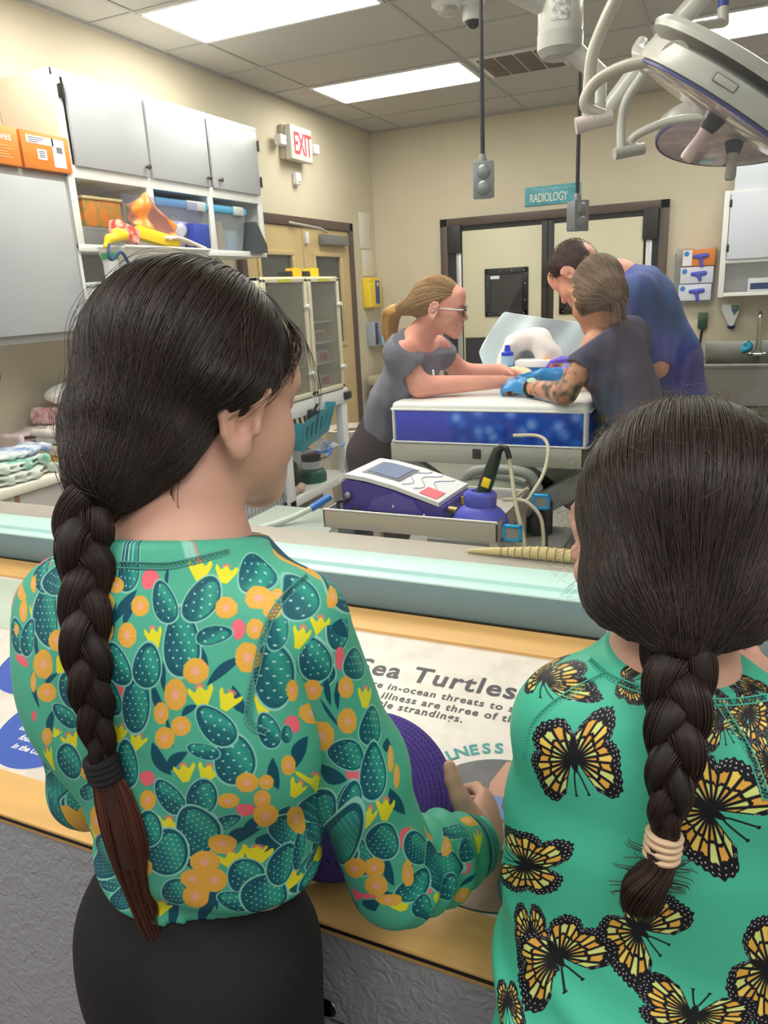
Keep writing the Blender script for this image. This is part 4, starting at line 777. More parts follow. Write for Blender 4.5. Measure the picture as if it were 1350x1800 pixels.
# stacked glove boxes in a clear holder on the back wall
hd = thing('glove_rack', 'clear wall rack holding three stacked glove boxes', 'rack', (-.31, YB, 1.28))
g = MB(); g.box((-.5, YB-.012, 1.27), (-.16, YB-.002, 1.73), .003); g.box((-.5, YB-.13, 1.27), (-.495, YB-.005, 1.7)); g.box((-.5, YB-.13, 1.268), (-.16, YB-.005, 1.274)); g.build('rack_frame', cpl, hd)
gl = mat('glove_blue_print', (70, 80, 190), .5)
for k, (z, M, lbl) in enumerate(((1.575, 'o', 'orange glove box, top of the three in the clear wall rack'), (1.428, 'w', 'white glove box, middle of the three in the clear wall rack'), (1.281, 'w', 'white glove box, lowest of the three in the clear wall rack'))):
    t = thing('glove_box', lbl, 'box', (-.31, YB-.07, z), 'glove boxes in the wall rack')
    xa_ = -.44-.008*k; MB().box((xa_, YB-.12, z), (xa_+.27, YB-.014, z+.14), .004).build('carton', org if M == 'o' else mat('lilac_white_card', (214, 214, 230), .5), t)
    if M == 'o': MB().box((xa_+.005, YB-.1215, z+.005), (xa_+.08, YB-.1195, z+.135)).build('white_panel', lab, t)
    MB().lathe([(.022, 0), (.022, .002), (0, .002)], (xa_+.035, YB-.1212, z+.105), (0, -1, 0), 18).build('logo_disc', mat('sky_logo', (60, 130, 200), .5), t)
    s = Solid(.005); s.cone((xa_+.1, YB-.123, z+.08), (xa_+.2, YB-.123, z+.085), .016, .02).cone((xa_+.15, YB-.126, z+.07), (xa_+.165, YB-.13, z+(.03 if k == 1 else -.0)), .016, .014); s.mesh('glove', gl, t)
# triangular dispenser, charger, caddy, sink
t = thing('soap_dispenser', 'white and green triangular soap dispenser on the wall by the tap', 'dispenser', (-.02, YB-.05, 1.02))
MB().prism([(-.02, 1.05), (.015, 1.05), (.06, 1.2), (.045, 1.235), (-.085, 1.235), (-.095, 1.2)], (0, YB-.002, 0), X3, Z3, .06).build('body', wpl, t); MB().prism([(.01, 1.14), (.02, 1.14), (.06, 1.2), (.045, 1.23), (-.02, 1.23)], (0, YB-.0625, 0), X3, Z3, .002).build('green_print', mat('leaf_green', (60, 150, 80), .5), t); MB().prism([(.0, 1.165), (.03, 1.165), (.05, 1.195), (-.012, 1.195)], (0, YB-.0648, 0), X3, Z3, .0015).build('violet_print', mat('violet_print', (86, 84, 150), .5), t); MB().ell((-.002, YB-.035, 1.04), (.035, .03, .02)).build('nozzle', MATS['navy_plastic'], t)
SK = thing('sink', 'stainless steel scrub sink with a tall tap on the back wall', 'sink', (.5, YB-.3, .35))
yf = YB-.5; zr = .75; g = MB(); xs0, xs1 = -.2, 1.3
g.box((xs0-.02, yf-.025, zr-.02), (xs1, yf+.01, zr+.012), .008); g.box((xs0-.015, yf, zr-.02), (xs0+.02, YB-.004, zr+.01), .006); g.box((xs0, yf, .4), (xs1, yf+.006, zr)); g.box((xs0, yf, .4), (xs0+.006, YB-.004, zr)); g.box((xs0, yf, .4), (xs1, YB-.004, .406)); g.box((xs1-.006, yf, .4), (xs1, YB-.004, zr)); g.build('basin', mat('sink_steel', (150, 150, 148), .35, .85, noise=.05, nscale=5), SK)
MB().box((xs0, YB-.02, zr-.1), (xs1, YB-.001, .915), .004).build('splashback', MATS['sink_steel'], SK)
g = MB(); g.tube(bez([V(.23, YB-.07, .8), V(.225, YB-.07, 1.0), V(.222, YB-.075, 1.12), V(.22, YB-.12, 1.16), V(.22, YB-.2, 1.14), V(.22, YB-.21, 1.08)], 8), .018, 14); g.cyl((.23, YB-.07, .78), (.23, YB-.07, .83), .03); g.cyl((.19, YB-.09, .8), (.27, YB-.09, .8), .016); g.build('tap', chrome, SK)
for xx in (.17, .285): MB().ell((xx, YB-.1, .805), (.025, .02, .02), n=16, m=10).build('tap_handle', chrome, SK)
g = MB(); g.tube(bez([V(.1, YB-.022, .83), V(.16, YB-.03, .86), V(.13, YB-.025, .9)], 4), .03, 10); g = g.build('gloves_sticker', mat('sky_blue_print', (60, 180, 220), .5), None); tag(g, 'bright blue sponge resting on the sink splashback', 'sponge')
g = MB(); g.lathe([(.05, 0), (.05, .34), (.048, .345), (0, .345)], (.22, YB-.2, .0), n=24); t = thing('white_canister', 'white pipe-shaped canister with a dark top under the sink', 'canister', (.22, YB-.2, 0)); g.build('body', wpl, t); g = MB(); g.lathe([(.042, .345), (.042, .37), (0, .37)], (.22, YB-.2, 0)); g.build('top', mat('dark_top', (90, 88, 86), .5), t)
t = thing('wall_charger', 'dark green charger with a hanging cord left of the sink', 'charger', (-.235, YB-.04, 1.0)); MB().box((-.28, YB-.05, 1.03), (-.2, YB-.002, 1.17), .01).build('body', mat('dark_green_box', (46, 76, 56), .45), t); g = MB(); g.tube(bez([V(-.24, YB-.03, 1.03), V(-.25, YB-.03, .9), V(-.25, YB-.05, .75), V(-.27, YB-.06, .5), V(-.25, YB-.06, .2)], 8), .01, 8); g.build('cord', black, t)
t = thing('utility_stand', 'clear caddy with a cyan lid on a pale stand beside the sink', 'caddy', (-.4, 7.1, 0)); cx_ = V(-.42, 7.05, 0)
MB().box(cx_+V(-.1, -.08, .0), cx_+V(.14, .12, .62), .02).build('stand', mat('pale_stand', (222, 212, 196), .5), t)
MB().box(cx_+V(-.09, -.06, .625), cx_+V(.06, .06, .95), .012).build('caddy_body', glass_mat('caddy_clear', (206, 226, 228), .08, 1, .2), t); MB().box(cx_+V(-.1, -.07, .95), cx_+V(.07, .07, 1.09), .012).build('caddy_lid', mat('cyan_lid', (90, 205, 232), .35), t)
g = MB(); g.tube(bez([cx_+V(.06, 0, .63), cx_+V(.11, 0, .75), cx_+V(.12, 0, .98), cx_+V(.07, 0, 1.0)], 6), .014, 8); g.build('handle', wpl, t)
# sign
sg = thing('radiology_sign', 'teal radiology sign on the wall over the double door', 'sign', (-1.64, YB, 2.2)); MB().box((-1.878, YB-.014, 2.205), (-1.36, YB-.001, 2.372), .002).build('board', mat('sign_teal', (72, 160, 178), .45, col2=(96, 178, 194), nscale=6), sg)
text('RADIOLOGY', (-1.835, YB-.0145, 2.235), X3, Z3, .108, mat('sign_cream', (226, 232, 214), .5), sg, bold=.012, depth=.001, spacing=.9, xs=.62)
g = MB(); r = random.Random(4)
for q in range(16):
    xx = -1.78+.026*q; zz = 2.352-.012*abs(math.sin(q*1.3)); w = .012+.012*r.random(); g.box((xx, YB-.0165, zz-w*.4), (xx+w, YB-.0145, zz+w*.3), .002)
g.build('wave_pattern', mat('sign_foam', (150, 208, 226), .5), sg)
# ------------------------------------------------------------------ hanging outlet boxes, camera dome
def pendant(c, yaw, label):
    t = thing('pendant_outlet', label, 'hanging outlet', c+V(0, 0, -.06), 'outlet boxes hanging on black cords'); g = MB(); g.cyl(c+V(0, 0, .085), V(c[0], c[1], HC), .0085, n=10); g.build('cord', black, t)
    R = Rm('Z', yaw); gm = mat('outlet_grey', (122, 126, 130), .4, .3)
    g = MB(); g.xf = (R, c); g.box((-.035, -.028, -.06), (.035, .028, .06), .006); g.build('box', gm, t); g = MB(); g.xf = (R, c); g.lathe([(.018, .06), (.016, .075), (.012, .09), (.0, .092)], (0, 0, 0), n=16); g.build('cord_grip', gm, t)
    g = MB(); g.xf = (R, c); g.box((-.038, -.034, -.063), (.038, -.027, .063), .005); pl = g.build('cover_plate', mat('plate_grey', (138, 142, 146), .35, .4), t)
    for z in (.027, -.027):
        g = MB(); g.xf = (R, c); g.lathe([(.025, 0), (.024, .006), (.016, .011), (0, .012)], (0, -.033, z), (0, -1, 0), 20); g.build('socket_cover', MATS['plate_grey'], pl)
pendant(at(849, 318, 2.75), 22, 'grey outlet box hanging on a black cord before the plain back wall')
pendant(at(1014, 380, 3.2), 48, 'grey outlet box hanging on a black cord before the double door')
cd = thing('dome_camera', 'white dome security camera hanging from the ceiling', 'camera', (-1.5, 4.65, HC-.15)); c = hit(822, 0, 2, HC)
c = V(c[0]+.03, c[1], HC); MB().lathe([(.07, 0), (.07, -.02), (.055, -.03), (.055, -.05), (.06, -.06), (.06, -.1), (.055, -.11)], c).build('housing', white, cd)
MB().ell(c+V(0, 0, -.105), (.045, .045, .045)).build('dome', mat('dome_black', (28, 28, 32), .08), cd)
c2_ = hit(792, 0, 2, HC); cm2 = thing('ceiling_mount', 'steel and white round mount at the top of the picture', 'mount', (c2_[0], c2_[1], HC-.06)); MB().lathe([(.09, 0), (.09, -.02), (.07, -.035), (0, -.04)], V(c2_[0]-.02, c2_[1], HC)).build('plate', white, cm2); MB().lathe([(.055, -.036), (.055, -.06), (.04, -.072), (0, -.075)], V(c2_[0]-.02, c2_[1], HC)).build('ring', steel, cm2)
# ------------------------------------------------------------------ surgical lamp: one fixture with two heads
lw = mat('lamp_white', (196, 193, 187), .3); lg = mat('lamp_grey', (176, 173, 167), .3); lb_ = mat('lamp_beige', (186, 177, 165), .3)
SL = thing('surgical_light', 'white ceiling-mounted surgical light with two round heads on jointed arms', 'surgical light', (-.6, 2.98, HC))
def P_(px, py, d): return at(px, py, d)
cl = P_(985, 40, 2.62); g = MB(); g.lathe([(.075, 2.335), (.078, 2.35), (.078, 2.46), (.07, 2.475), (.07, HC-.04), (.16, HC-.03), (.16, HC)], (cl[0], cl[1], 0), n=32); g.build('column', lw, SL)
g = MB(); g.lathe([(.0, 2.258), (.06, 2.262), (.079, 2.285), (.08, 2.335), (.076, 2.337)], (cl[0], cl[1], 0), n=32); g.build('column_cap', lg, SL)
ln = nrm(CC-np.array([cl[0], cl[1], 2.4])); ln[2] = 0; ln = nrm(ln); sx_ = np.cross(Z3, ln)
g = MB(); g.grid(lambda u, v: V(cl[0], cl[1], 2.36+.085*v)+.0785*(ln*math.cos((u-.5)*.8)+sx_*math.sin((u-.5)*.8)), 10, 3, thick=ln*.001); g.build('label', mat('label_pale', (206, 206, 206), .5, col2=(150, 148, 146), nscale=60), SL)
g = MB(); g.tube([P_(900, -30, 2.55), P_(960, 0, 2.6), P_(985, 20, 2.62)], .05, 16); g.build('boom', lw, SL)
a1 = MB(); a1.tube([P_(998, 78, 2.62), P_(1062, 140, 2.66)], .033, 18); a1.build('lower_arm', lw, SL)
a1 = MB(); a1.cyl(P_(1052, 135, 2.66), P_(1052, 188, 2.66), .028, n=20); a1.cyl(P_(1052, 188, 2.66), P_(1054, 204, 2.66), .034, .028, n=20); a1.build('knuckle', lg, SL)
a1 = MB(); a1.tube([P_(1058, 204, 2.66), P_(1130, 110, 2.6), P_(1205, 25, 2.52), P_(1250, -25, 2.45)], [(.028, .022), (.032, .026), (.034, .028), (.034, .028)], 14); a1.build('spring_arm', lw, SL)
a1 = MB(); a1.tube(bez([P_(1088, -15, 2.1), P_(1062, 40, 2.12), P_(1042, 95, 2.15), P_(1036, 150, 2.18), P_(1034, 208, 2.2)], 8), .0175, 16); a1.build('yoke_tube', lb_, SL)
a1 = MB(); a1.cyl(P_(1012, 222, 2.21), P_(1044, 213, 2.2), .023, n=20); a1.cyl(P_(1044.5, 213, 2.2), P_(1076, 205, 2.19), .0225, n=20); a1.build('yoke_joint', mat('lamp_pinkish', (210, 196, 190), .3), SL)
a1 = MB(); a1.tube(bez([P_(1066, 206, 2.19), P_(1034, 192, 2.19), P_(1030, 172, 2.18), P_(1050, 142, 2.16), P_(1095, 118, 2.12), P_(1140, 107, 2.08), P_(1170, 103, 2.05)], 8), .0175, 16); a1.build('yoke_arc', lb_, SL)
def head(c, n, R_, up_shell, nm):
    n = nrm(n); h = MB(); h.lathe([(R_*.3, .0), (R_*.93, .004), (R_*.985, .008), (R_, .026), (R_*.965, .062), (R_*.8, .078), (R_*.3, .086), (0, .088)], c, -n, 56); hd_ = h.build(nm, lw if up_shell else lg, SL)
    h = MB(); h.lathe([(R_*.95, -.001), (R_*.9, -.006), (R_*.2, -.008), (0, -.008)], c, -n, 48); h.build('lens', mat('lamp_lens', (196, 178, 176), .08, noise=.25, nscale=22), hd_)
    h = MB(); h.lathe([(R_*.955, -.003), (R_*.975, -.002), (R_*.98, .004), (R_*.955, .002)], c, -n, 56, cap=False); h.build('blue_seal', mat('seal_blue', (70, 74, 140), .4), hd_)
    if up_shell:
        h = MB(); h.lathe([(0, .1), (R_*.6, .104), (R_*1.02, .088), (R_*1.04, .103), (R_*1.0, .118), (R_*.6, .136), (0, .143)], c, -n, 56); h.build('top_shell', lw, hd_)
    if up_shell:
        v = CC-c; e = nrm(v-n*np.dot(v, n)); sd = np.cross(n, e)
        for k_, w_, M_ in ((0, .034, mat('plate_dark', (120, 116, 112), .4)), (.0012, .031, mat('plate_pale', (206, 202, 196), .4))):
            h = MB(); h.xf = (np.array([sd, -n, e]).T, c-n*.04+e*R_*.985+sd*.03); h.box((-w_, -.011+k_*1.5, -.004), (w_, .011-k_*1.5, .006+k_), .003); h.build('name_plate', M_, hd_)
    h = MB(); fr_ = frame(n); h.cyl(c+n*.005, c+n*.03, R_*.12, R_*.1, n=24); h.cyl(c+n*.03, c+n*.05, .03, .022, n=20); h.build('handle_mount', mat('mount_dark', (70, 68, 78), .3), hd_)
    h = MB(); h.tube([c+n*.045, c+n*.07, c+n*.13, c+n*.14], [.02, .017, .02, .016], 16); h.build('handle', mat('handle_pink', (226, 200, 200), .3) if up_shell else lg, hd_)
    return hd_
def camdir(c, r, d, t_):
    v = nrm(CC-c); r_ = nrm(CR-v*np.dot(CR, v)); d_ = np.cross(r_, v)*-1; d_ = d_ if np.dot(d_, CU) < 0 else -d_; return nrm(r_*r+d_*d+v*t_)
hc1 = P_(1262, 200, 2.15); h1 = head(hc1, camdir(hc1, -.48, .87, .08), .285, True, 'main_head')
a1 = MB(); pA = P_(1164, 107, 2.03); pB = P_(1205, 128, 2.0); a1.cyl(P_(1185, 101, 1.98), P_(1210, 118, 2.12), .04, n=28); a1.build('yoke_hub', lb_, SL)
a1 = MB(); a1.tube(bez([P_(1128, 76, 2.3), P_(1122, 92, 2.25), P_(1140, 100, 2.2)], 6), .02, 12); a1.build('rear_bracket', lg, SL)
a1 = MB(); a1.tube(bez([P_(1272, 40, 2.45), P_(1240, 44, 2.42), P_(1205, 52, 2.38), P_(1180, 66, 2.34)], 6), .015, 12); a1.build('upper_tube', lw, SL)
a1 = MB(); a1.cyl(P_(1271, 15, 2.45), P_(1271, 43, 2.45), .018, n=16); a1.build('upper_joint', lw, SL)
a1 = MB(); a1.cyl(P_(1273, -30, 2.45), P_(1271, 14, 2.45), .0175, n=16); a1.build('blue_collar', mat('collar_blue', (58, 70, 160), .4), SL)
hc2 = P_(1292, 246, 2.75); head(hc2, camdir(hc2, .05, .94, .34), .285, False, 'second_head')
a1 = MB(); a1.tube(bez([P_(1130, 130, 2.55), P_(1102, 175, 2.6), P_(1093, 215, 2.64), P_(1092, 262, 2.66)], 8), .016, 14); a1.build('yoke_tube', lw, SL)
a1 = MB(); a1.cyl(P_(1080, 271, 2.66), P_(1106, 266, 2.66), .02, n=18); a1.cyl(P_(1106.5, 266, 2.66), P_(1132, 261, 2.66), .0195, n=18); a1.build('yoke_joint', lg, SL)
a1 = MB(); a1.tube(bez([P_(1124, 262, 2.66), P_(1108, 252, 2.66), P_(1125, 234, 2.64), P_(1180, 213, 2.6), P_(1240, 206, 2.55)], 8), .015, 14); a1.build('yoke_arc', lw, SL)
# =================================================================== viewing counter with the printed panel
SLP = .172; DN = nrm(V(0, -SLP, 1)); DS = nrm(V(0, 1, SLP)); KF = .57; KZ = .833
def kp(x, s_, h_=0.0): return V(x, KF, KZ)+DS*s_-V(0, 0, 0)+DN*h_
KL = .59; PS0, PS1 = .062, .528
wood = mat('plywood_trim', (226, 180, 112), .45, noise=.08, nscale=7, stretch=(1, 6, 6), bump=.05, bscale=80)
KC = thing('viewing_counter', 'sloped viewing counter with wood trim and a sea turtle panel', 'counter', (-.4, .85, 0))
def kslab(xa, xb, s0, s1, h0, h1, M, nm, bev=0.0, par=None):
    m_ = MB(); m_.xf = (np.array([X3, DS, DN]).T, kp(0, 0)); m_.box((xa, s0, h0), (xb, s1, h1), bev); return m_.build(nm, M, par or KC)
kslab(-2.6, 1.6, -.004, PS0, -.02, 0, wood, 'front_trim', .002); kslab(-2.6, 1.6, PS1, KL, -.02, 0, wood, 'rear_trim', .002)
kslab(-2.6, 1.6, -.0052, -.0005, -.0095, -.0045, mat('shadow_gap_black', (22, 20, 20), .5), 'shadow_gap_strip')  # dark strip drawn as the shade in the gap below the wood trim
GM = bpy.data.materials.new('sand_print'); GM.use_nodes = True; nt = GM.node_tree; b = nt.nodes['Principled BSDF']; b.inputs['Roughness'].default_value = .32
tc = nt.nodes.new('ShaderNodeTexCoord'); n1 = nt.nodes.new('ShaderNodeTexNoise'); n1.inputs['Scale'].default_value = 26; n1.inputs['Detail'].default_value = 5; nt.links.new(tc.outputs['Object'], n1.inputs['Vector'])
r1 = nt.nodes.new('ShaderNodeValToRGB'); e = r1.color_ramp.elements; e[0].position = .34; e[0].color = (*lin((217, 210, 198)), 1); e[1].position = .52; e[1].color = (*lin((228, 221, 210)), 1); nt.links.new(n1.outputs[0], r1.inputs[0]); nt.links.new(r1.outputs[0], b.inputs['Base Color'])
pan = kslab(-2.6, 1.6, PS0-.004, PS1+.004, -.026, -.006, GM, 'info_panel')
HM = bpy.data.materials.new('hammered_metal'); HM.use_nodes = True; nt = HM.node_tree; b = nt.nodes['Principled BSDF']; b.inputs['Base Color'].default_value = (*lin((168, 171, 178)), 1); b.inputs['Roughness'].default_value = .42; b.inputs['Metallic'].default_value = .2
tc = nt.nodes.new('ShaderNodeTexCoord'); n1 = nt.nodes.new('ShaderNodeTexNoise'); n1.inputs['Scale'].default_value = 9; n1.inputs['Detail'].default_value = 2; n1.inputs['Distortion'].default_value = 1.2; nt.links.new(tc.outputs['Object'], n1.inputs['Vector'])
vo = nt.nodes.new('ShaderNodeTexVoronoi'); vo.feature = 'SMOOTH_F1'; vo.inputs['Scale'].default_value = 34; nt.links.new(tc.outputs['Object'], vo.inputs['Vector'])
n2 = nt.nodes.new('ShaderNodeTexNoise'); n2.inputs['Scale'].default_value = 40; n2.inputs['Detail'].default_value = 1; n2.inputs['Distortion'].default_value = 2.5; nt.links.new(tc.outputs['Object'], n2.inputs['Vector'])
ad = nt.nodes.new('ShaderNodeMath'); ad.operation = 'MULTIPLY_ADD'; ad.inputs[1].default_value = .8; nt.links.new(vo.outputs['Distance'], ad.inputs[0]); nt.links.new(n2.outputs[0], ad.inputs[2])
bp = nt.nodes.new('ShaderNodeBump'); bp.inputs['Strength'].default_value = .45; bp.inputs['Distance'].default_value = .006; nt.links.new(ad.outputs[0], bp.inputs['Height']); nt.links.new(bp.outputs[0], b.inputs['Normal'])
MB().box((-2.6, KF+.002, .02), (1.6, KF+.03, KZ-.0075)).build('front_panel', HM, KC)
MB().box((-2.6, KF+.03, .02), (1.6, WY0+.018, KZ-.03)).build('carcass', mat('counter_core', (110, 100, 90), .6), KC)
MB().box((-.37, KF+.0012, .682), (1.6, KF+.0025, .6845)).build('seam', mat('seam_dark', (70, 74, 80), .5), KC)
bp_ = hit(575, 1770, 1, KF+.001); g = MB(); g.lathe([(.012, 0), (.0125, .002), (.009, .0045), (.006, .003), (0, .003)], bp_, (0, -1, 0), 24); g.build('fastener', mat('black_nickel', (28, 26, 26), .2, .8), KC)
g = MB(); g.lathe([(.0105, .0), (.013, .0008), (.0105, .003)], bp_, (0, -1, 0), 24, cap=False); g.build('fastener_ring', chrome, KC)
# printing on the panel (flat layers on the flat panel)
def disc(cx, cs, r, M, nm, h=.0004, a0=0, a1=360, sy=1.0, n=64, par=pan, rot=0):
    m_ = MB(); m_.xf = (np.array([X3, DS, DN]).T, kp(0, 0)); pts = []
    for q in range(n):
        a = math.radians(a0+(a1-a0)*q/n); x, y = r*math.cos(a), r*sy*math.sin(a); c_, s_ = math.cos(rot), math.sin(rot); pts.append((cx+x*c_-y*s_, cs+x*s_+y*c_, -.006+h))
    m_.add(pts, [tuple(range(n))]); o = m_.build(nm, M, par); return o
def poly(pts, M, nm, h, par=pan):
    m_ = MB(); m_.xf = (np.array([X3, DS, DN]).T, kp(0, 0)); m_.add([(x, y, -.006+h) for x, y in pts], [tuple(range(len(pts)))]); return m_.build(nm, M, par)
ck = mat('charcoal_ink', (74, 72, 78), .5); tealk = mat('teal_ink', (62, 164, 164), .5); bluek = mat('blue_ink', (70, 98, 184), .4); wk = mat('white_print', (236, 238, 240), .5)
def ptext(s_, x, y, size, M, bold=.02, shear=0, sp=1.0, align='LEFT', rot=0.0, h=.0006):
    xd = X3*math.cos(rot)+DS*math.sin(rot); yd = -X3*math.sin(rot)+DS*math.cos(rot)
    return text(s_, kp(x, y, -.006), xd, yd, size, M, pan, 'lettering', align, h, bold, shear, sp)
def ks(y): return (y-KF)/math.cos(math.atan(SLP))
ptext('Sea Turtles', -.529, ks(.983), .0525, ck, .022, 0, 1.12)
ptext('ure in-ocean threats to sea turtles,', -.4985, ks(.955), .0205, ck, .02, 0, 1.16)
ptext('d illness are three of the most', -.479, ks(.933), .0205, ck, .02, 0, 1.16)
ptext('rtle strandings.', -.466, ks(.914), .0205, ck, .02, 0, 1.16)
pc = (-.2218, .1806, .1142)
disc(pc[0], pc[1], pc[2]+.0016, mat('ring_teal', (70, 124, 124), .5), 'photo_ring', .0003)
disc(pc[0], pc[1], pc[2], mat('photo_grey', (88, 86, 88), .4, noise=.25, nscale=24), 'photo', .0006)
def chord(y0, M, nm, h, r=pc[2]):       # the part of the photo circle below a wavy line
    xs = np.linspace(-1, 1, 40); pts = []
    hw = math.sqrt(max(0, r*r-y0*y0)); a0 = math.atan2(y0, -hw); 
    for q in range(33):
        a = a0+(2*math.pi-0)*0; ang = (math.pi-math.asin(y0/r))+(2*math.asin(y0/r)+math.pi)*q/32; pts.append((pc[0]+r*math.cos(ang), pc[1]+r*math.sin(ang)))
    for x in np.linspace(hw, -hw, 14)[1:-1]: pts.append((pc[0]+x, pc[1]+y0+.006*math.sin(x*90)))
    return poly(pts, M, nm, h)
chord(.01, mat('photo_shell', (128, 104, 84), .5, col2=(190, 170, 144), nscale=110), 'photo_shell', .0009)
chord(-.045, mat('photo_sand', (158, 136, 116), .5, noise=.15, nscale=60), 'photo_sand', .0011)
poly([(-.236, .292), (-.212, .294), (-.214, .262), (-.225, .228), (-.245, .226), (-.247, .25)], mat('photo_skin', (214, 160, 140), .5), 'photo_arm', .0010)
poly([(-.246, .229), (-.224, .23), (-.222, .214), (-.21, .196), (-.216, .194), (-.228, .2), (-.24, .2), (-.245, .212)], mat('photo_glove', (112, 148, 206), .5), 'photo_glove', .0013)
poly([(-.2, .262), (-.165, .272), (-.15, .24), (-.152, .19), (-.176, .205), (-.19, .24)], mat('photo_light', (196, 184, 174), .5), 'photo_light_patch', .0010)
poly([(-.172, .252), (-.14, .26), (-.115, .235), (-.12, .195), (-.16, .2)], mat('photo_skin_dark', (150, 112, 100), .5), 'photo_second_arm', .0012)
disc(-.1432, .1178, .0548, mat('ring_dark_teal', (60, 116, 120), .5), 'badge_ring', .0016); disc(-.1432, .1178, .0533, mat('badge_teal', (64, 150, 148), .45), 'badge', .0018)
poly([(-.158, .155), (-.128, .158), (-.118, .125), (-.158, .118), (-.164, .14)], mat('badge_cream', (222, 220, 200), .5), 'badge_leaf', .0021); poly([(-.156, .114), (-.12, .12), (-.125, .085), (-.148, .09)], MATS['badge_cream'], 'badge_leaf', .0021)
txt = 'ILLNESS & INJURY'; ra = pc[2]+.0135
ang = math.radians(145.5)
for ch_ in txt:
    adv = {'I': .0095, ' ': .009, 'L': .0135, '&': .0175}.get(ch_, .0165)
    am = ang-adv/2/ra
    if ch_ != ' ': ptext(ch_, pc[0]+ra*math.cos(am)-0*.5, pc[1]+ra*math.sin(am), .0265, tealk, .03, align='CENTER', rot=am-math.pi/2)
    ang -= adv/ra
for (cx_, cs_, r_, lines, y0_) in ((-1.0978, .3017, .0955, [('marine', .05), ('conservation', .026), ('to reduce', .002), ('deaths', -.022)], 0), (-.948, .1625, .092, [('Salvage', .05), ('(STSSN)', .032), ('group of federal', .014), ('and private partners', -.004), ('document sea turtles', -.022), ('found stranded', -.04), ('in the U.S.', -.058)], 0)):
    disc(cx_, cs_, r_+.0012, wk, 'info_circle_rim', .0004); disc(cx_, cs_, r_, bluek, 'info_circle', .0007)
    for s_, dy in lines: ptext(s_, cx_+.0 if len(s_) < 14 else cx_+.01, cs_+dy, .0152, wk, .03, .25, 1.0, 'CENTER', 0, .001)
poly([(-1.6, .36), (-1.18, .36), (-1.28, .46), (-1.34, .52), (-1.6, .52)], mat('wash_green', (190, 204, 188), .4, noise=.08, nscale=12), 'photo_wash', .0005)
# bamboo-like ribbed stick on the inner sill
BS = thing('ribbed_bone', 'long cream ribbed bone tapering to a point on the window sill', 'bone', (-.3, 1.3, ZS))
pts = [V(*hit(px, py, 2, ZS+.012)) for px, py in ((818, 966), (850, 966.5), (890, 970), (935, 976), (985, 985), (1030, 993), (1080, 1003))]
for p in pts: p[1] = 1.318; 
cv = bez(pts, 14); n_ = len(cv); rr = [.0035+.0095*min(1, q/n_*1.9) for q in range(n_)]
for q in range(n_): cv[q][2] = ZS+rr[q]+.0006
rr2 = [r_*(1.0 if q < n_*.3 else (1.05 if q % 4 < 2 else .93)) for q, r_ in enumerate(rr)]
MB().tube(cv, rr2, 18).build('bone', mat('bone_cream', (216, 188, 132), .45, noise=.06, nscale=40), BS, angle=70)
g = MB()
for q in range(int(n_*.3), n_-1, 4): g.lathe([(rr[q]*1.065, -.0008), (rr[q]*1.075, 0), (rr[q]*1.065, .0008)], cv[q], cv[q+1]-cv[q], 18, cap=False)
g.build('rings', mat('bone_line', (120, 92, 52), .6), BS)
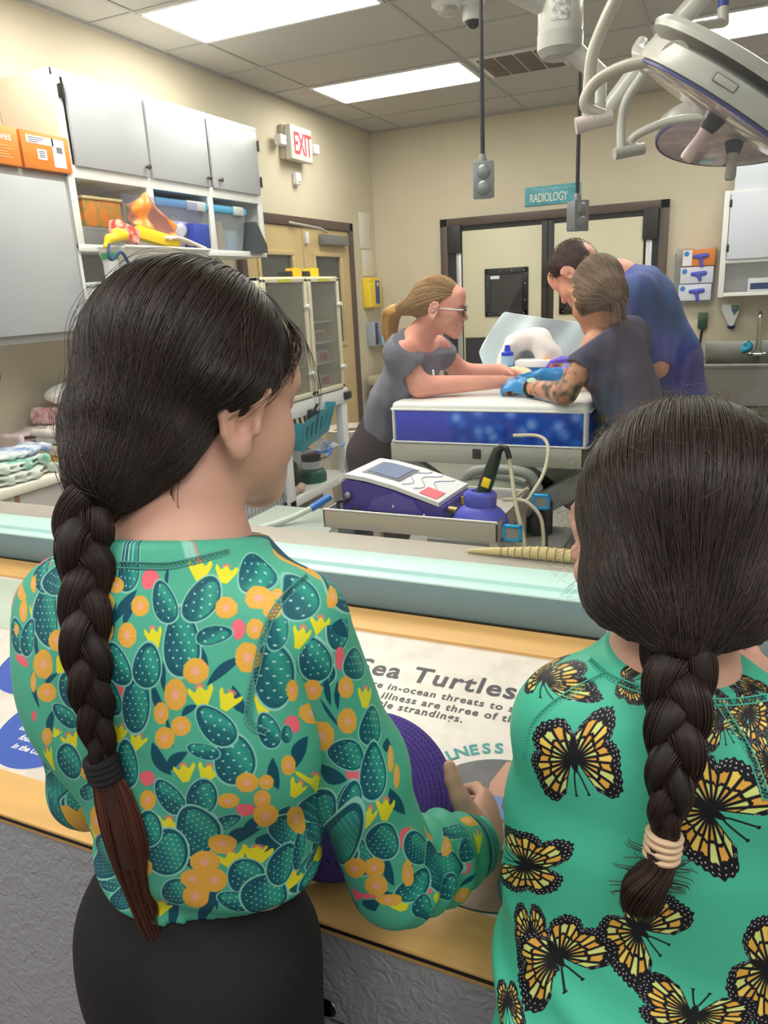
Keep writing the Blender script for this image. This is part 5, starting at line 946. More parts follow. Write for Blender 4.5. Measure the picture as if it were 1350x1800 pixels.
# =================================================================== people: shared builders
def skin_mat(name, c, c2=None, k=.06):
    return mat(name, c, .48, noise=k, nscale=14, bump=.04, bscale=400, spec=.35)
class Fr:                                         # a local frame: x right, y forward, z up
    def __init__(s, o, yaw, pitch=0, roll=0, sc=1.0):
        R = np.array(Matrix.Rotation(math.radians(-yaw), 3, 'Z') @ Matrix.Rotation(math.radians(pitch), 3, 'X') @ Matrix.Rotation(math.radians(roll), 3, 'Y'))
        s.o = np.asarray(o, float); s.R = R; s.s = sc
    def __call__(s, x, y, z): return s.o+s.R @ (V(x, y, z)*s.s)
    def d(s, x, y, z): return s.R @ V(x, y, z)
    def inv(s, X): return (X-s.o) @ s.R/s.s
def add_head(S, H, neck, rn=.05, face=1.0, ears=True):
    q = H.s; R = H.R
    def E(c, r, k=.02, op='u', Rl=None): S.ell(H(*c), V(*r)*q, R if Rl is None else R @ Rl, k*q, op)
    def Cn(a, b, ra, rb, k=.015, op='u'): S.cone(H(*a), H(*b), ra*q, rb*q, k*q, op)
    E((0, -.012, .022), (.071, .09, .083)); E((0, .03, -.025), (.06, .06, .078), .03)
    for s in (1, -1):
        Cn((.052*s, -.0, -.05), (.018*s, .068, -.098), .02, .016, .03); E((.036*s, .052, -.045), (.03, .028, .034), .02)
    E((0, .073, -.102), (.02, .018, .017), .02); E((0, .075, -.075), (.03, .022, .022), .02)
    E((0, .07, .035), (.052, .03, .04), .03)
    Cn((-.04, .078, .008), (.04, .078, .008), .0125, .0125, .015)
    for s in (1, -1): E((.031*s, .093, -.012), (.016, .012, .011), .012, 'i')
    Cn((0, .09, -.004), (0, .106, -.038), .007, .0105, .012); E((0, .103, -.042), (.014, .011, .009), .008)
    for s in (1, -1): E((.03*s, .079, -.012), (.0125, .0125, .0115), .002); Cn((.018*s, .0875, -.004), (.044*s, .08, -.006), .0035, .003, .004)
    E((0, .092, -.067), (.021, .009, .005), .006); E((0, .09, -.077), (.019, .009, .006), .006); Cn((-.018, .099, -.0715), (.018, .099, -.0715), .0022, .0022, .002, 'i')
    if ears:
        for s in (1, -1):
            A = np.array(Matrix.Rotation(math.radians(-38*s), 3, 'Z') @ Matrix.Rotation(math.radians(-12), 3, 'X'))
            A = np.array(Matrix.Rotation(math.radians(-20*s), 3, 'Z') @ Matrix.Rotation(math.radians(-14), 3, 'X')); ec = V(.081*s, -.010, -.019); ea = lambda y, z, x=0: tuple(ec+A @ V(x*s, y, z))
            E(ea(0, .004), (.005, .019, .03), .005, 'u', A); E(ea(0, .002, -.007), (.009, .015, .024), .006, 'u', A); E(ea(.004, -.027), (.0065, .011, .012), .004, 'u', A)
            rim = [ea(.012, .012, .003), ea(.016, .026, .004), ea(.006, .034, .004), ea(-.010, .031, .004), ea(-.018, .016, .004), ea(-.019, -.002, .004), ea(-.013, -.018, .003), ea(-.004, -.028, .002)]
            for i in range(len(rim)-1): Cn(rim[i], rim[i+1], .0042, .0042, .003)
            E(ea(.003, -.004, .006), (.0105, .0095, .0145), .0015, 'i', A); E(ea(.014, -.008, .003), (.005, .004, .007), .003, 'u', A)
    S.cone(H(0, -.018, -.05), neck, rn*.98*q, rn*1.04*q, .03)
def add_hand(S, w, d, n, t, sc=1.0, curl=(20, 30, 35, 40), thumb=25, spread=6, bend=None, k=.006, td=None):
    # w wrist, d pointing direction, n back of the hand, t thumb side
    d = nrm(d); n = nrm(np.asarray(n)-d*np.dot(n, d)); t = nrm(np.asarray(t)-d*np.dot(t, d)-n*np.dot(t, n)); c = sc
    kn = [w+d*.078*c+t*.026*c, w+d*.084*c+t*.008*c, w+d*.081*c-t*.010*c, w+d*.074*c-t*.027*c]
    for p, r in zip(kn, (.0125, .0125, .012, .011)): S.cone(w+(p-w)*.05, p, .019*c, r*c, .012*c, 'u', n, .8)
    L = [(.038, .024, .02), (.042, .027, .022), (.039, .025, .021), (.03, .019, .018)]; tips = []
    for i, (p, l) in enumerate(zip(kn, L)):
        a = math.radians(curl[i]*.6); sp = math.radians(spread*(1.5-i)); dd = nrm(d*math.cos(sp)+t*math.sin(sp)); q = p; r = (.0086, .0088, .0084, .0074)[i]*c
        for j, m_ in enumerate(l):
            dj = nrm(dd*math.cos(a)-n*math.sin(a)); e = q+dj*m_*c; S.cone(q, e, r*(1-.07*j), r*(.93-.07*j), k*.4*c); q = e; a += math.radians(curl[i]*(1.0 if j == 0 else .7))
        tips.append((q, dj))
    a = math.radians(thumb); b0 = w+d*.022*c+t*.02*c; d1 = nrm(d*math.cos(math.radians(42))+t*math.sin(math.radians(42))-n*.25); b1 = b0+d1*.04*c; d2 = nrm(d1*math.cos(a)+d*math.sin(a)-n*.2*math.sin(a)); b2 = b1+d2*.03*c; d3 = nrm(d2*math.cos(a*.6)+d*math.sin(a*.6)-n*.1); b3 = b2+d3*.024*c
    if td is not None: b1 = b0+nrm(td[0])*.03*c; b2 = b1+nrm(td[1])*.022*c; d3 = nrm(td[2]); b3 = b2+d3*.016*c
    S.cone(b0, b1, .016*c, .012*c, .012*c).cone(b1, b2, .0108*c, .0098*c, k*.6*c).cone(b2, b3, .0098*c, .0078*c, k*.4*c); tips.append((b3, d3))
    return kn, tips
def hair_curves(name, strands, r0, r1, M, parent):
    cu = bpy.data.hair_curves.new(name); cu.add_curves([len(s) for s in strands])
    pts = np.concatenate(strands)-LOC[parent.name]; cu.attributes['position'].data.foreach_set('vector', pts.astype(np.float32).ravel())
    ra = cu.attributes.get('radius') or cu.attributes.new('radius', 'FLOAT', 'POINT')
    rr = np.concatenate([np.linspace(r0, r1, len(s)) for s in strands]).astype(np.float32); ra.data.foreach_set('value', rr)
    cu.materials.append(M); o = bpy.data.objects.new(name, cu); COL.objects.link(o); o.parent = parent; LOC[o.name] = LOC[parent.name]; return o
def hair_mat(name, c, rough=.38, c2=None, shell=False):
    if name in MATS: return MATS[name]
    M = bpy.data.materials.new(name); M.use_nodes = True; nt = M.node_tree; b = nt.nodes['Principled BSDF']; b.inputs['Roughness'].default_value = rough; b.inputs['Specular IOR Level'].default_value = .36
    b.inputs['Base Color'].default_value = (*lin(c), 1)
    if c2 and not shell:
        hi = nt.nodes.new('ShaderNodeHairInfo'); rp = nt.nodes.new('ShaderNodeValToRGB'); rp.color_ramp.elements[0].color = (*lin(c), 1); rp.color_ramp.elements[1].color = (*lin(c2), 1); nt.links.new(hi.outputs['Random'], rp.inputs[0]); nt.links.new(rp.outputs[0], b.inputs['Base Color'])
    if shell: b.inputs['Roughness'].default_value = .6
    MATS[name] = M
    return M
def comb(H, c0, rad, base, n, npts, keep, lift=.002, seed=1, swirl=.0, wob=.0012, lmin=.0):
    # strands combed over an ellipsoid scalp from their root towards a gathering point
    r = np.random.default_rng(seed); out = []; rad = V(*rad); c0 = V(*c0); b = (H.inv(np.asarray(base))-c0)/rad; bl = np.linalg.norm(b); bu = b/bl
    while len(out) < n:
        u = nrm(r.normal(size=3)); p = c0+u*rad
        if not keep(p): continue
        an = math.acos(max(-1, min(1, float(u @ bu))))
        if an < .12: continue
        t = np.linspace(0, 1, npts)[:, None]; ax = nrm(np.cross(u, bu)); q = (np.sin((1-t)*an)*u+np.sin(t*an)*bu)/math.sin(an)
        q = q+ax*(swirl*np.sin(t*math.pi)); q /= np.linalg.norm(q, axis=1)[:, None]
        li = lift*(.3+r.random()); ph = r.uniform(0, 6.28, 3); fr_ = r.uniform(4, 11)
        P = c0+q*rad*(1+(bl-1)*np.clip((t-.8)/.2, 0, 1)**2)+q*li*np.sin(np.clip(t*1.1, 0, 1)*math.pi)
        P = P+wob*np.sin(t*fr_+ph)*np.minimum(1, 4*t*(1-t)+.15); k = max(6, int(npts*min(1, .35+an/1.6)))
        P = np.stack([np.interp(np.linspace(0, 1, k), np.linspace(0, 1, npts), P[:, a]) for a in range(3)], 1)
        out.append(H.o+(P*H.s) @ H.R.T)
    return out
def braid(parent, path, widths, outward, period, M, Ms, name, dens=70, seed=3, taper_hair=None):
    cv = bez(path, 24); n = len(cv); s = np.concatenate([[0], np.cumsum(np.linalg.norm(np.diff(cv, axis=0), axis=1))]); m_ = 260
    ss = np.linspace(0, s[-1], m_); C_ = np.stack([np.interp(ss, s, cv[:, a]) for a in range(3)], 1); T = np.gradient(C_, axis=0); T /= np.linalg.norm(T, axis=1)[:, None]
    w = np.interp(ss, np.linspace(0, s[-1], len(widths)), widths); O = np.array([nrm(outward-t*np.dot(outward, t)) for t in T]); Sd = np.cross(T, O); r = np.random.default_rng(seed); strands = []
    br = None
    for k in range(3):
        ph = 2*math.pi*(ss/period)+2*math.pi*k/3
        A = C_+Sd*(np.sin(ph)*w*.27)[:, None]+O*(np.sin(2*ph)*w*.13)[:, None]
        rad = np.stack([w*.25*(1+.1*np.cos(2*ph)), w*.2], 1)
        g = MB(); 
        tg = np.gradient(A, axis=0); g.tube(A, rad, 14, flat=Sd[0]); br = g.build(name, M, parent, angle=80)
        for j in range(dens):
            a0 = r.uniform(0, 2*math.pi); tw = r.uniform(-.6, .6)+1.5; a = a0+tw*ss/period*.6; P = []; rj = r.uniform(.96, 1.1)
            x = Sd[0]
            for i in range(0, m_, 3):
                t_ = nrm(tg[i]); x = nrm(Sd[i]-t_*np.dot(Sd[i], t_)); y = np.cross(t_, x); P.append(A[i]+x*math.cos(a[i])*rad[i, 0]*rj+y*math.sin(a[i])*rad[i, 1]*rj)
            i0 = r.integers(0, 8); P = np.array(P)[i0:len(P)-r.integers(0, 6)]; strands.append(P)
    hair_curves(name+'_hair', strands, .00035, .0002, Ms, parent)
    return C_, T, O, Sd
def set_uv(o, uv):                                   # uv per vertex, seam faces fixed by keeping each face on one side of the seam
    me = o.data; L = me.uv_layers.new(name='UVMap'); n = len(me.loops); li = np.zeros(n, np.int32); me.loops.foreach_get('vertex_index', li); u = uv[li].copy()
    ls = np.zeros(len(me.polygons), np.int32); me.polygons.foreach_get('loop_start', ls)
    for k in range(1, 4):
        d = u[ls+k, 0]-u[ls, 0]; u[ls+k, 0] -= np.round(d/uv_period)*uv_period*(np.abs(d) > uv_period*.5)
    L.data.foreach_set('uv', u.astype(np.float32).ravel())
uv_period = 1.0
def image_mat(name, arr, rough=.55, ext='EXTEND'):
    h, w_ = arr.shape[:2]; im = bpy.data.images.new(name, w_, h); px = np.ones((h, w_, 4), np.float32); px[..., :3] = arr[::-1]/255.0; im.pixels.foreach_set(px.ravel()); im.pack()
    M = bpy.data.materials.new(name); M.use_nodes = True; nt = M.node_tree; b = nt.nodes['Principled BSDF']; b.inputs['Roughness'].default_value = rough; b.inputs['Specular IOR Level'].default_value = .3
    t = nt.nodes.new('ShaderNodeTexImage'); t.image = im; t.extension = ext; nt.links.new(t.outputs[0], b.inputs['Base Color'])
    tc = nt.nodes.new('ShaderNodeTexCoord'); n1 = nt.nodes.new('ShaderNodeTexNoise'); n1.inputs['Scale'].default_value = 900; nt.links.new(tc.outputs['Object'], n1.inputs['Vector']); bp = nt.nodes.new('ShaderNodeBump'); bp.inputs['Strength'].default_value = .12; bp.inputs['Distance'].default_value = .0006; nt.links.new(n1.outputs[0], bp.inputs['Height']); nt.links.new(bp.outputs[0], b.inputs['Normal'])
    return M
# =================================================================== the taller girl (cactus print top)
G1 = thing('person', 'taller girl with a long dark braid and cactus print top, facing the window', 'person', (-.47, .48, 0))
sk1 = skin_mat('skin_fair', (208, 162, 143)); 
hair1 = hair_mat('hair_dark_brown', (22, 17, 16), .42, shell=True); hairs1 = hair_mat('hair_strands_brown', (25, 19, 17), .4, (54, 41, 35))
H1 = Fr(at(345, 686, .672), 17, -6, 0, .955)
N1 = V(-.423, .480, 1.285); PV1 = V(-.452, .475, .90); CH1 = V(-.428, .475, 1.13); WS1 = V(-.440, .478, .99)
B1 = Fr(CH1, -1)
RS1 = V(-.296, .462, 1.245); LS1 = V(-.552, .457, 1.232)
RE1 = at(700, 1530, .76); RW1 = at(828, 1488, .825)
LE1 = at(160, 1380, .82); LW1 = at(350, 1350, .93)
bodyS = Solid(.0034)
add_head(bodyS, H1, N1, .049)
fwd = Y3
bodyS.cone(N1, N1-V(0, 0, .05), .055, .07, .04).chain([CH1+V(0, 0, .06), CH1, WS1, PV1], [.1, .096, .078, .082], .05, flat=fwd, fs=.62)
bodyS.cone(RS1, LS1, .036, .036, .04)
for s_, e_, w_ in ((RS1, RE1, RW1), (LS1, LE1, LW1)): bodyS.chain([s_, e_, w_], [.036, .03, .021], .02)
for sx in (1, -1):
    hp = PV1+V(.06*sx, 0, -.04); kn = V(hp[0]+.01*sx, .46, .47); an = V(kn[0], .45, .09); bodyS.chain([hp, kn, an], [.06, .05, .034], .03).cone(an-V(0, .01, .04), an+V(0, .13, -.055), .03, .026, .02)
rh = add_hand(bodyS, RW1, CR*.42+CF*.9+CU*.06, CR*.85-CF*.4+CU*.3, CU, .95, curl=(55, 58, 60, 62), spread=3, td=(CU*.8-CR*.42+CF*.1, CU*.86-CR*.36+CF*.25, CU*.9-CR*.2+CF*.3))
lh = add_hand(bodyS, LW1, V(.6, .5, 0), V(0, -.3, 1), V(-.5, .6, .1), .88, curl=(45, 48, 50, 50))
body1 = bodyS.mesh('body', sk1, G1)
# top: torso, sleeves, collar
torso = Solid(.005)
torso.chain([CH1+V(0, .0, .095), CH1+V(0, 0, .03), CH1-V(.0, 0, .06), WS1, V(-.447, .477, .93)], [.108, .117, .109, .092, .093], .05, flat=fwd, fs=.68)
torso.cone(RS1+V(-.004, 0, .0), LS1+V(.01, 0, 0), .045, .043, .05).cone(N1+V(0, 0, .012), N1-V(0, 0, .05), .058, .085, .05).ell(CH1+V(.09, -.045, .03), (.06, .04, .07), None, .04).ell(CH1+V(-.09, -.045, .03), (.06, .04, .07), None, .04)
HEM1 = V(-.445, .47, .967)
torso.half(N1+V(0, -.03, .030), (-.06, .25, 1)); torso.half(HEM1, (0, .08, -1))
torso.noise(lambda X: .0028*wav(X, 26, 5)*np.clip((1.2-X[..., 2])*5, .15, 1.2)+.004*np.sin((X[..., 2]+.25*X[..., 0])*95)*np.exp(-((X[..., 2]-.965)/.03)**2))
TO1 = torso.mesh('top', mat('cactus_base', (76, 170, 134), .55), G1); TO1v = torso.v
slv = []
for nm, s_, e_, w_ in (('r', RS1, RE1, RW1), ('l', LS1, LE1, LW1)):
    S_ = Solid(.0045); wv = w_+(e_-w_)*.04
    ml = s_+(e_-s_)*.5+V(.0, -.004, .0)
    S_.chain([s_+V(0, 0, -.005), ml, e_+V(0, -.004, -.004)], [.043 if nm == 'r' else .042, .0435 if nm == 'r' else .04, .046 if nm == 'r' else .037], .03).chain([e_, e_+(w_-e_)*.5, wv], [.045 if nm == 'r' else .041, .042, .032], .02)
    ax_ = nrm(w_-e_)
    S_.noise(lambda X, e_=e_, w_=w_, ax_=ax_: (lambda t: .0035*np.sin(t*210+3*wav(X, 22, 2))*np.clip((t+.02)*20, 0, 1)+.002*wav(X, 40, 4))((X-e_) @ ax_))
    o = S_.mesh('sleeve', MATS['cactus_base'], G1); slv.append((o, S_.v, s_, e_, w_))
    rg = MB(); cc = wv+ax_*.012; f_ = frame(ax_); a = np.arange(40)*2*math.pi/40
    rg.tube(np.array([cc+f_[:, 0]*.0305*math.cos(x)+f_[:, 1]*.0305*math.sin(x) for x in a]), .0022, 6, closed=True); rg.tube(np.array([cc-ax_*.006+f_[:, 0]*.0325*math.cos(x)+f_[:, 1]*.0325*math.sin(x) for x in a]), .0018, 6, closed=True); rg.build('cuff_stitch', mat('seam_teal', (70, 142, 140), .7), G1)
# trousers
pants = Solid(.007); pants.chain([V(-.447, .477, 1.0), PV1+V(0, -.005, 0)], [.091, .104], .05, flat=fwd, fs=.75)
for sx in (1, -1):
    hp = PV1+V(.055*sx, -.005, -.03); kn = V(hp[0]+.012*sx, .455, .47); an = V(kn[0], .445, .1); pants.ell(hp+V(.0, -.03, -.03), (.062, .062, .09), None, .04); pants.chain([hp, kn, an], [.072, .064, .06], .04)
pants.half(V(-.445, .47, .995), (0, .1, 1)).half((0, 0, .06), (0, 0, -1)).noise(lambda X: .003*wav(X, 24, 9))
pants.mesh('trousers', mat('black_jersey', (22, 21, 23), .85, bump=.3, bscale=300, sheen=.0), G1)
for sx in (1, -1):
    sh = Solid(.006); bx_ = PV1+V(.075*sx, 0, 0); sh.cone((bx_[0], .43, .035), (bx_[0], .57, .03), .042, .036, .02).cone((bx_[0], .44, .05), (bx_[0], .45, .1), .042, .042, .03).half((0, 0, .002), (0, 0, -1)); sh.mesh('shoe', mat('shoe_dark', (50, 50, 56), .6), G1)
# hair
KC1, KR1 = (0, -.008, .024), (.08, .0955, .091)
def keep1(p): return p[2] > min(-.012+.6*p[1], -.004+1.05*p[1]) and not (p[1] > .045 and p[2] < .05+.2*(p[1]-.045))
hs = Solid(.005); q = H1
hs.ell(H1(*KC1), V(*KR1), H1.R, .02).ell(H1(-.01, -.06, -.035), (.055, .038, .045), H1.R, .03)
base1 = at(192, 834, .60)
for sx in (1, -1): hs.ell(H1(.078*sx, -.012, .014), (.017, .036, .018), H1.R, .02)
hs.cone(H1(.01, -.085, -.035), base1, .04, .026, .04).cone(H1(-.035, -.07, -.04), base1, .035, .022, .03).cone(H1(.04, -.06, -.05), base1+V(.0, 0, .01), .025, .02, .03)
hs.p.append(('F', lambda X: (lambda L: np.minimum(-.014+.6*L[..., 1], -.006+1.05*L[..., 1])-L[..., 2])(H1.inv(X))))
HR1 = hs.mesh('hair', hair1, G1)
from mathutils.bvhtree import BVHTree
def bvh(S): return BVHTree.FromPolygons([tuple(v) for v in S.v], [tuple(int(i) for i in f) for f in S.f])
def drop(tree, px, py, lift, dflt):               # the point of a surface behind a pixel of the photograph, lifted off it
    r = nrm(ray(px, py)); h = tree.ray_cast(Vector(CC), Vector(r)); return (np.array(h[0])-r*lift) if h[0] is not None else dflt
tt1 = bvh(torso)
def hug(tree, sts, seed, c, lift=.0022):           # lay combed strands onto the hair's own surface, outwards from the middle of the head
    r = np.random.default_rng(seed); out = []; cv_ = Vector(c)
    for P in sts:
        l0 = lift*(.15+r.random()); Q = []; n_ = len(P)
        for i, p in enumerate(P):
            d_ = nrm(p-c); h = tree.ray_cast(cv_, Vector(d_))
            Q.append(p if h[0] is None else np.array(h[0])+d_*(l0*math.sin(math.pi*min(1, .15+i/n_))+.0005))
        out.append(np.array(Q))
    return out
ht1 = bvh(hs)
st = comb(H1, KC1, (KR1[0]+.0015, KR1[1]+.0015, KR1[2]+.0015), base1, 5200, 26, keep1, .004, 11, .10)
hair_curves('hair_strands', hug(ht1, st, 1, H1(*KC1)), .00042, .00022, hairs1, G1)
fl = comb(H1, KC1, (KR1[0]+.003, KR1[1]+.003, KR1[2]+.003), base1, 160, 22, keep1, .010, 12, .25, .004)
hair_curves('stray_hairs', hug(ht1, fl, 2, H1(*KC1), .009), .00022, .00012, hairs1, G1)
# loose locks at the forehead and nape
r_ = np.random.default_rng(5); lk = []
for q in range(60):
    u0 = r_.random(); lk.append(bez([H1(.02, .04, .108), H1(.03+.03*u0, .08-.01*u0, .078-.02*u0), H1(.064+.008*r_.random(), .074-.02*r_.random(), .04), H1(.076+.004*r_.random(), .052-.02*r_.random(), .02-.016*r_.random())], 8))
for q in range(7): lk.append(bez([H1(.03, .08, .075), H1(.05, .092, .05), H1(.066, .1-.01*r_.random(), .01-.02*r_.random()), H1(.06, .1, -.02-.02*r_.random())], 8))
for q in range(40):
    a = H1(.06-.09*r_.random(), -.06, -.055-.02*r_.random()); lk.append(bez([a, a+V(.004, -.012, -.02), a+V(.012*r_.random(), -.012, -.04-.02*r_.random()), a+V(.03*r_.random()-.01, -.02, -.055-.02*r_.random())], 6))
hair_curves('loose_locks', lk, .0003, .00012, hairs1, G1)
bp1 = [base1+V(0, .01, .02), base1]+[drop(tt1, px, py, .018, at(px, py, .6)) for px, py in ((164, 920), (155, 1000), (150, 1090), (156, 1180), (170, 1270), (182, 1345))]
bp1[2] = (bp1[1]+bp1[3])/2+V(-.004, -.012, 0)
ow1 = nrm(CC-at(160, 1100, .6)); ow1[2] = .1
braid(G1, bp1, [.04, .047, .046, .041, .039, .035, .030, .018], ow1, .105, hair_mat('braid_brown', (28, 20, 18), .45, shell=True), hair_mat('braid_strands', (34, 23, 20), .4, (60, 40, 33)), 'braid', 90)
tl_ = [drop(tt1, px, py, .012, at(px, py, .7)) for px, py in ((182, 1345), (200, 1400), (222, 1480), (246, 1570), (272, 1655))]
for q in (3, 4): tl_[q] = at((246, 274)[q-3], (1570, 1660)[q-3], (.665, .692)[q-3])
tp = []
for q in range(760):
    a, rr_ = r_.uniform(0, 6.28), math.sqrt(r_.random()); L_ = .62+.38*r_.random()**.7; P = []
    cvv = bez(tl_, 8); k_ = int(len(cvv)*L_)
    for i in range(k_):
        t_ = i/len(cvv); w_ = .009+.012*math.sin(min(1, t_*1.5)*math.pi*.6)*(1-t_*.45); P.append(cvv[i]+(CR*math.cos(a)*w_+nrm(ow1)*math.sin(a)*w_*.5)*rr_+CR*.004*math.sin(5*t_+a)*t_)
    tp.append(np.array(P))
hair_curves('braid_tail', tp, .0005, .00025, hair_mat('tail_strands', (66, 36, 28), .4, (104, 62, 48)), G1)
ts = MB(); ts.tube(bez(tl_, 8)[:20], np.linspace(.008, .009, 20), 12); ts.build('tail_core', hair_mat('tail_core_brown', (60, 34, 28), .5, shell=True), G1)
t_ = tl_[0]; tx = nrm(tl_[1]-tl_[0]); f_ = frame(tx); hb = MB()
for k in range(4):
    c_ = t_+tx*(-.006+.005*k); hb.tube(np.array([c_+f_[:, 0]*.0115*math.cos(x)+f_[:, 1]*.011*math.sin(x) for x in np.arange(28)*2*math.pi/28]), .0042, 8, closed=True)
hb.build('hair_tie', mat('hair_tie_black', (20, 20, 26), .8), G1)
# =================================================================== the smaller girl (butterfly print top)
G2 = thing('person', 'smaller girl with a dark braid and butterfly print top, leaning on the counter', 'person', (-.03, .5, 0))
H2 = Fr(at(1196, 928, .635), -8, -16, 3, .97)
N2 = at(1180, 1160, .60); CH2 = at(1165, 1400, .645); WS2 = at(1158, 1640, .685); PV2 = V(-.04, .49, .76)
LS2 = at(1006, 1268, .615); RS2 = at(1408, 1345, .575)
LE2 = at(985, 1450, .80); LW2 = at(1112, 1185, .72)
RE2 = at(1480, 1480, .72); RW2 = at(1336, 1322, .655)
sp2 = nrm(N2-WS2); fw2 = nrm(np.cross(sp2, nrm(RS2-LS2))*-1); fw2 = fw2 if fw2[1] > 0 else -fw2
bodyS2 = Solid(.0042); add_head(bodyS2, H2, N2, .042)
bodyS2.cone(N2, N2-sp2*.05, .042, .05, .02).chain([CH2+sp2*.01, CH2-sp2*.03, WS2, PV2], [.095, .1, .086, .1], .05, flat=fw2, fs=.62).cone(RS2, LS2, .03, .03, .025)
for s_, e_, w_ in ((RS2, RE2, RW2), (LS2, LE2, LW2)): bodyS2.chain([s_, e_, w_], [.033, .028, .02], .02)
for sx in (1, -1):
    hp = PV2+V(.055*sx, 0, -.03); kn = V(hp[0]+.01*sx, .45, .4); an = V(kn[0], .42, .08); bodyS2.chain([hp, kn, an], [.06, .044, .032], .03).cone(an-V(0, .01, .035), an+V(0, .12, -.05), .028, .024, .02)
add_hand(bodyS2, RW2, CU*.95-CR*.3+CF*.1, -CF+CU*.1, -CR, .95, curl=(62, 64, 66, 68), thumb=30, spread=9, k=.002)
add_hand(bodyS2, LW2, at(1086, 1095, .71)-LW2, -CR+CF*.2, CF, .85, curl=(80, 82, 84, 85), spread=1, td=(CU+CR*.6, CR+CU*.3, CR))
body2 = bodyS2.mesh('body', sk1, G2)
torso2 = Solid(.005)
torso2.chain([CH2+sp2*.03, CH2-sp2*.01, CH2-sp2*.07, WS2, PV2+V(.0, .01, .03)], [.1, .113, .112, .114, .126], .05, flat=fw2, fs=.7).cone(RS2, LS2, .042, .042, .05).cone(N2-sp2*.008, N2-sp2*.07, .049, .066, .03)
torso2.half(N2+sp2*.003-fw2*.05, sp2-fw2*.05+nrm(np.cross(fw2, sp2))*.16); torso2.half(PV2+V(0, 0, -.01), (-.36, .1, -1))
def fold2(X):
    # long diagonal folds running from the left hip up to the right across the lower back
    r_ = X-WS2; a = r_ @ nrm(V(1, 0, -.55)); b_ = r_ @ nrm(V(.55, 0, 1)); w = np.clip((WS2[2]+.07-X[..., 2])*9, 0, 1)
    return -w*(.008*np.exp(-((b_+.02+.15*a*a)/.012)**2)+.008*np.exp(-((b_+.075-.1*a)/.013)**2)+.006*np.exp(-((b_-.03+.2*a*a)/.011)**2))*np.clip(.75-a*3.2, 0, 1)+.0022*wav(X, 24, 3)
torso2.noise(fold2)
TO2 = torso2.mesh('top', mat('butterfly_base', (66, 186, 146), .5), G2)
slv2 = []
for nm, s_, e_, w_ in (('r', RS2, RE2, RW2), ('l', LS2, LE2, LW2)):
    S_ = Solid(.0045); S_.chain([s_+V(0, 0, -.004), (s_+e_)/2, e_], [.044, .043, .038], .03).chain([e_, e_+(w_-e_)*.5, w_+(e_-w_)*.15], [.038, .036, .03], .02); S_.noise(lambda X: .002*wav(X, 45, 6)); o = S_.mesh('sleeve', MATS['butterfly_base'], G2); slv2.append((o, S_.v, s_, e_, w_))
pants2 = Solid(.007); pants2.cone(PV2+V(-.01, 0, .06), PV2, .098, .108, .05, 'u', fw2, .75)
for sx in (1, -1):
    hp = PV2+V(.055*sx, 0, -.03); kn = V(hp[0]+.01*sx, .45, .4); an = V(kn[0], .42, .1); pants2.chain([hp, kn, an], [.076, .06, .055], .04)
pants2.half((0, 0, .06), (0, 0, -1)); pants2.mesh('trousers', MATS['black_jersey'], G2)
for sx in (1, -1):
    sh = Solid(.006); x_ = PV2[0]+.065*sx; sh.cone((x_, .4, .035), (x_, .54, .03), .04, .034, .02).cone((x_, .41, .05), (x_, .42, .1), .04, .04, .03).half((0, 0, .002), (0, 0, -1)); sh.mesh('shoe', MATS['shoe_dark'], G2)
KC2, KR2 = (0, -.014, .018), (.085, .1, .09)
def keep2(p): return p[2] > min(.005+.42*p[1], .005+1.05*p[1]) and not (p[1] > .05 and p[2] < .05)
hs2 = Solid(.005); base2 = at(1195, 1098, .562)
hs2.ell(H2(*KC2), V(*KR2), H2.R, .02).ell(H2(0, -.06, -.03), (.066, .042, .04), H2.R, .03).cone(H2(.03, -.075, -.055), base2, .035, .028, .03).cone(H2(-.04, -.075, -.055), base2, .035, .028, .03)
hs2.p.append(('F', lambda X: (lambda L: np.minimum(.005+.42*L[..., 1], .008+.92*L[..., 1])-L[..., 2])(H2.inv(X))))
hs2.mesh('hair', hair1, G2); ht2 = bvh(hs2); tt2 = bvh(torso2)
st = hug(ht2, comb(H2, KC2, KR2, base2, 5600, 26, keep2, .004, 21, .04), 3, H2(*KC2))
hair_curves('hair_strands', st, .00042, .00022, hairs1, G2)
fr = []; r_ = np.random.default_rng(9)
while len(fr) < 330:                               # short frizzy hairs that stand off the crown
    u = nrm(r_.normal(size=3))
    if u[2] < .32: continue
    p = H2(*(V(*KC2)+u*V(*KR2))); n_ = H2.R @ u; t_ = nrm(np.cross(n_, r_.normal(size=3))); L_ = .012+.03*r_.random(); k_ = r_.uniform(-1, 1)
    fr.append(np.array([p+t_*L_*x+n_*(.009*(.1+r_.random())*math.sin(x*2.2)+.001)+np.cross(n_, t_)*k_*.02*x*x for x in np.linspace(0, 1.3, 10)]))
for q in range(90):
    u = nrm(V(-1, r_.normal()*.5, r_.normal()*.6)); p = H2(*(V(*KC2)+u*V(*KR2)*.99)); n_ = H2.R @ u; d_ = nrm(V(r_.normal()*.5, r_.normal()*.3, -1)); fr.append(np.array([p+n_*.018*math.sin(x*2.5)*r_.uniform(.3, 1.2)+d_*.05*x for x in np.linspace(0, 1, 10)]))
hair_curves('stray_hairs', fr, .00011, .00006, hair_mat('stray_lit_brown', (70, 56, 46), .4, (120, 100, 84)), G2)  # lighter than the head hair: light catching the strays is put into their colour
bp2 = [base2+V(0, .012, .03), base2]+[drop(tt2, px, py, .016, at(px, py, .6)) for px, py in ((1190, 1200), (1190, 1280), (1182, 1360), (1172, 1430), (1166, 1480))]
bp2[2] = (bp2[1]+bp2[3])/2-nrm(ray(1190, 1200))*.006
ow2 = nrm(CC-at(1180, 1300, .6)); ow2[2] = .1
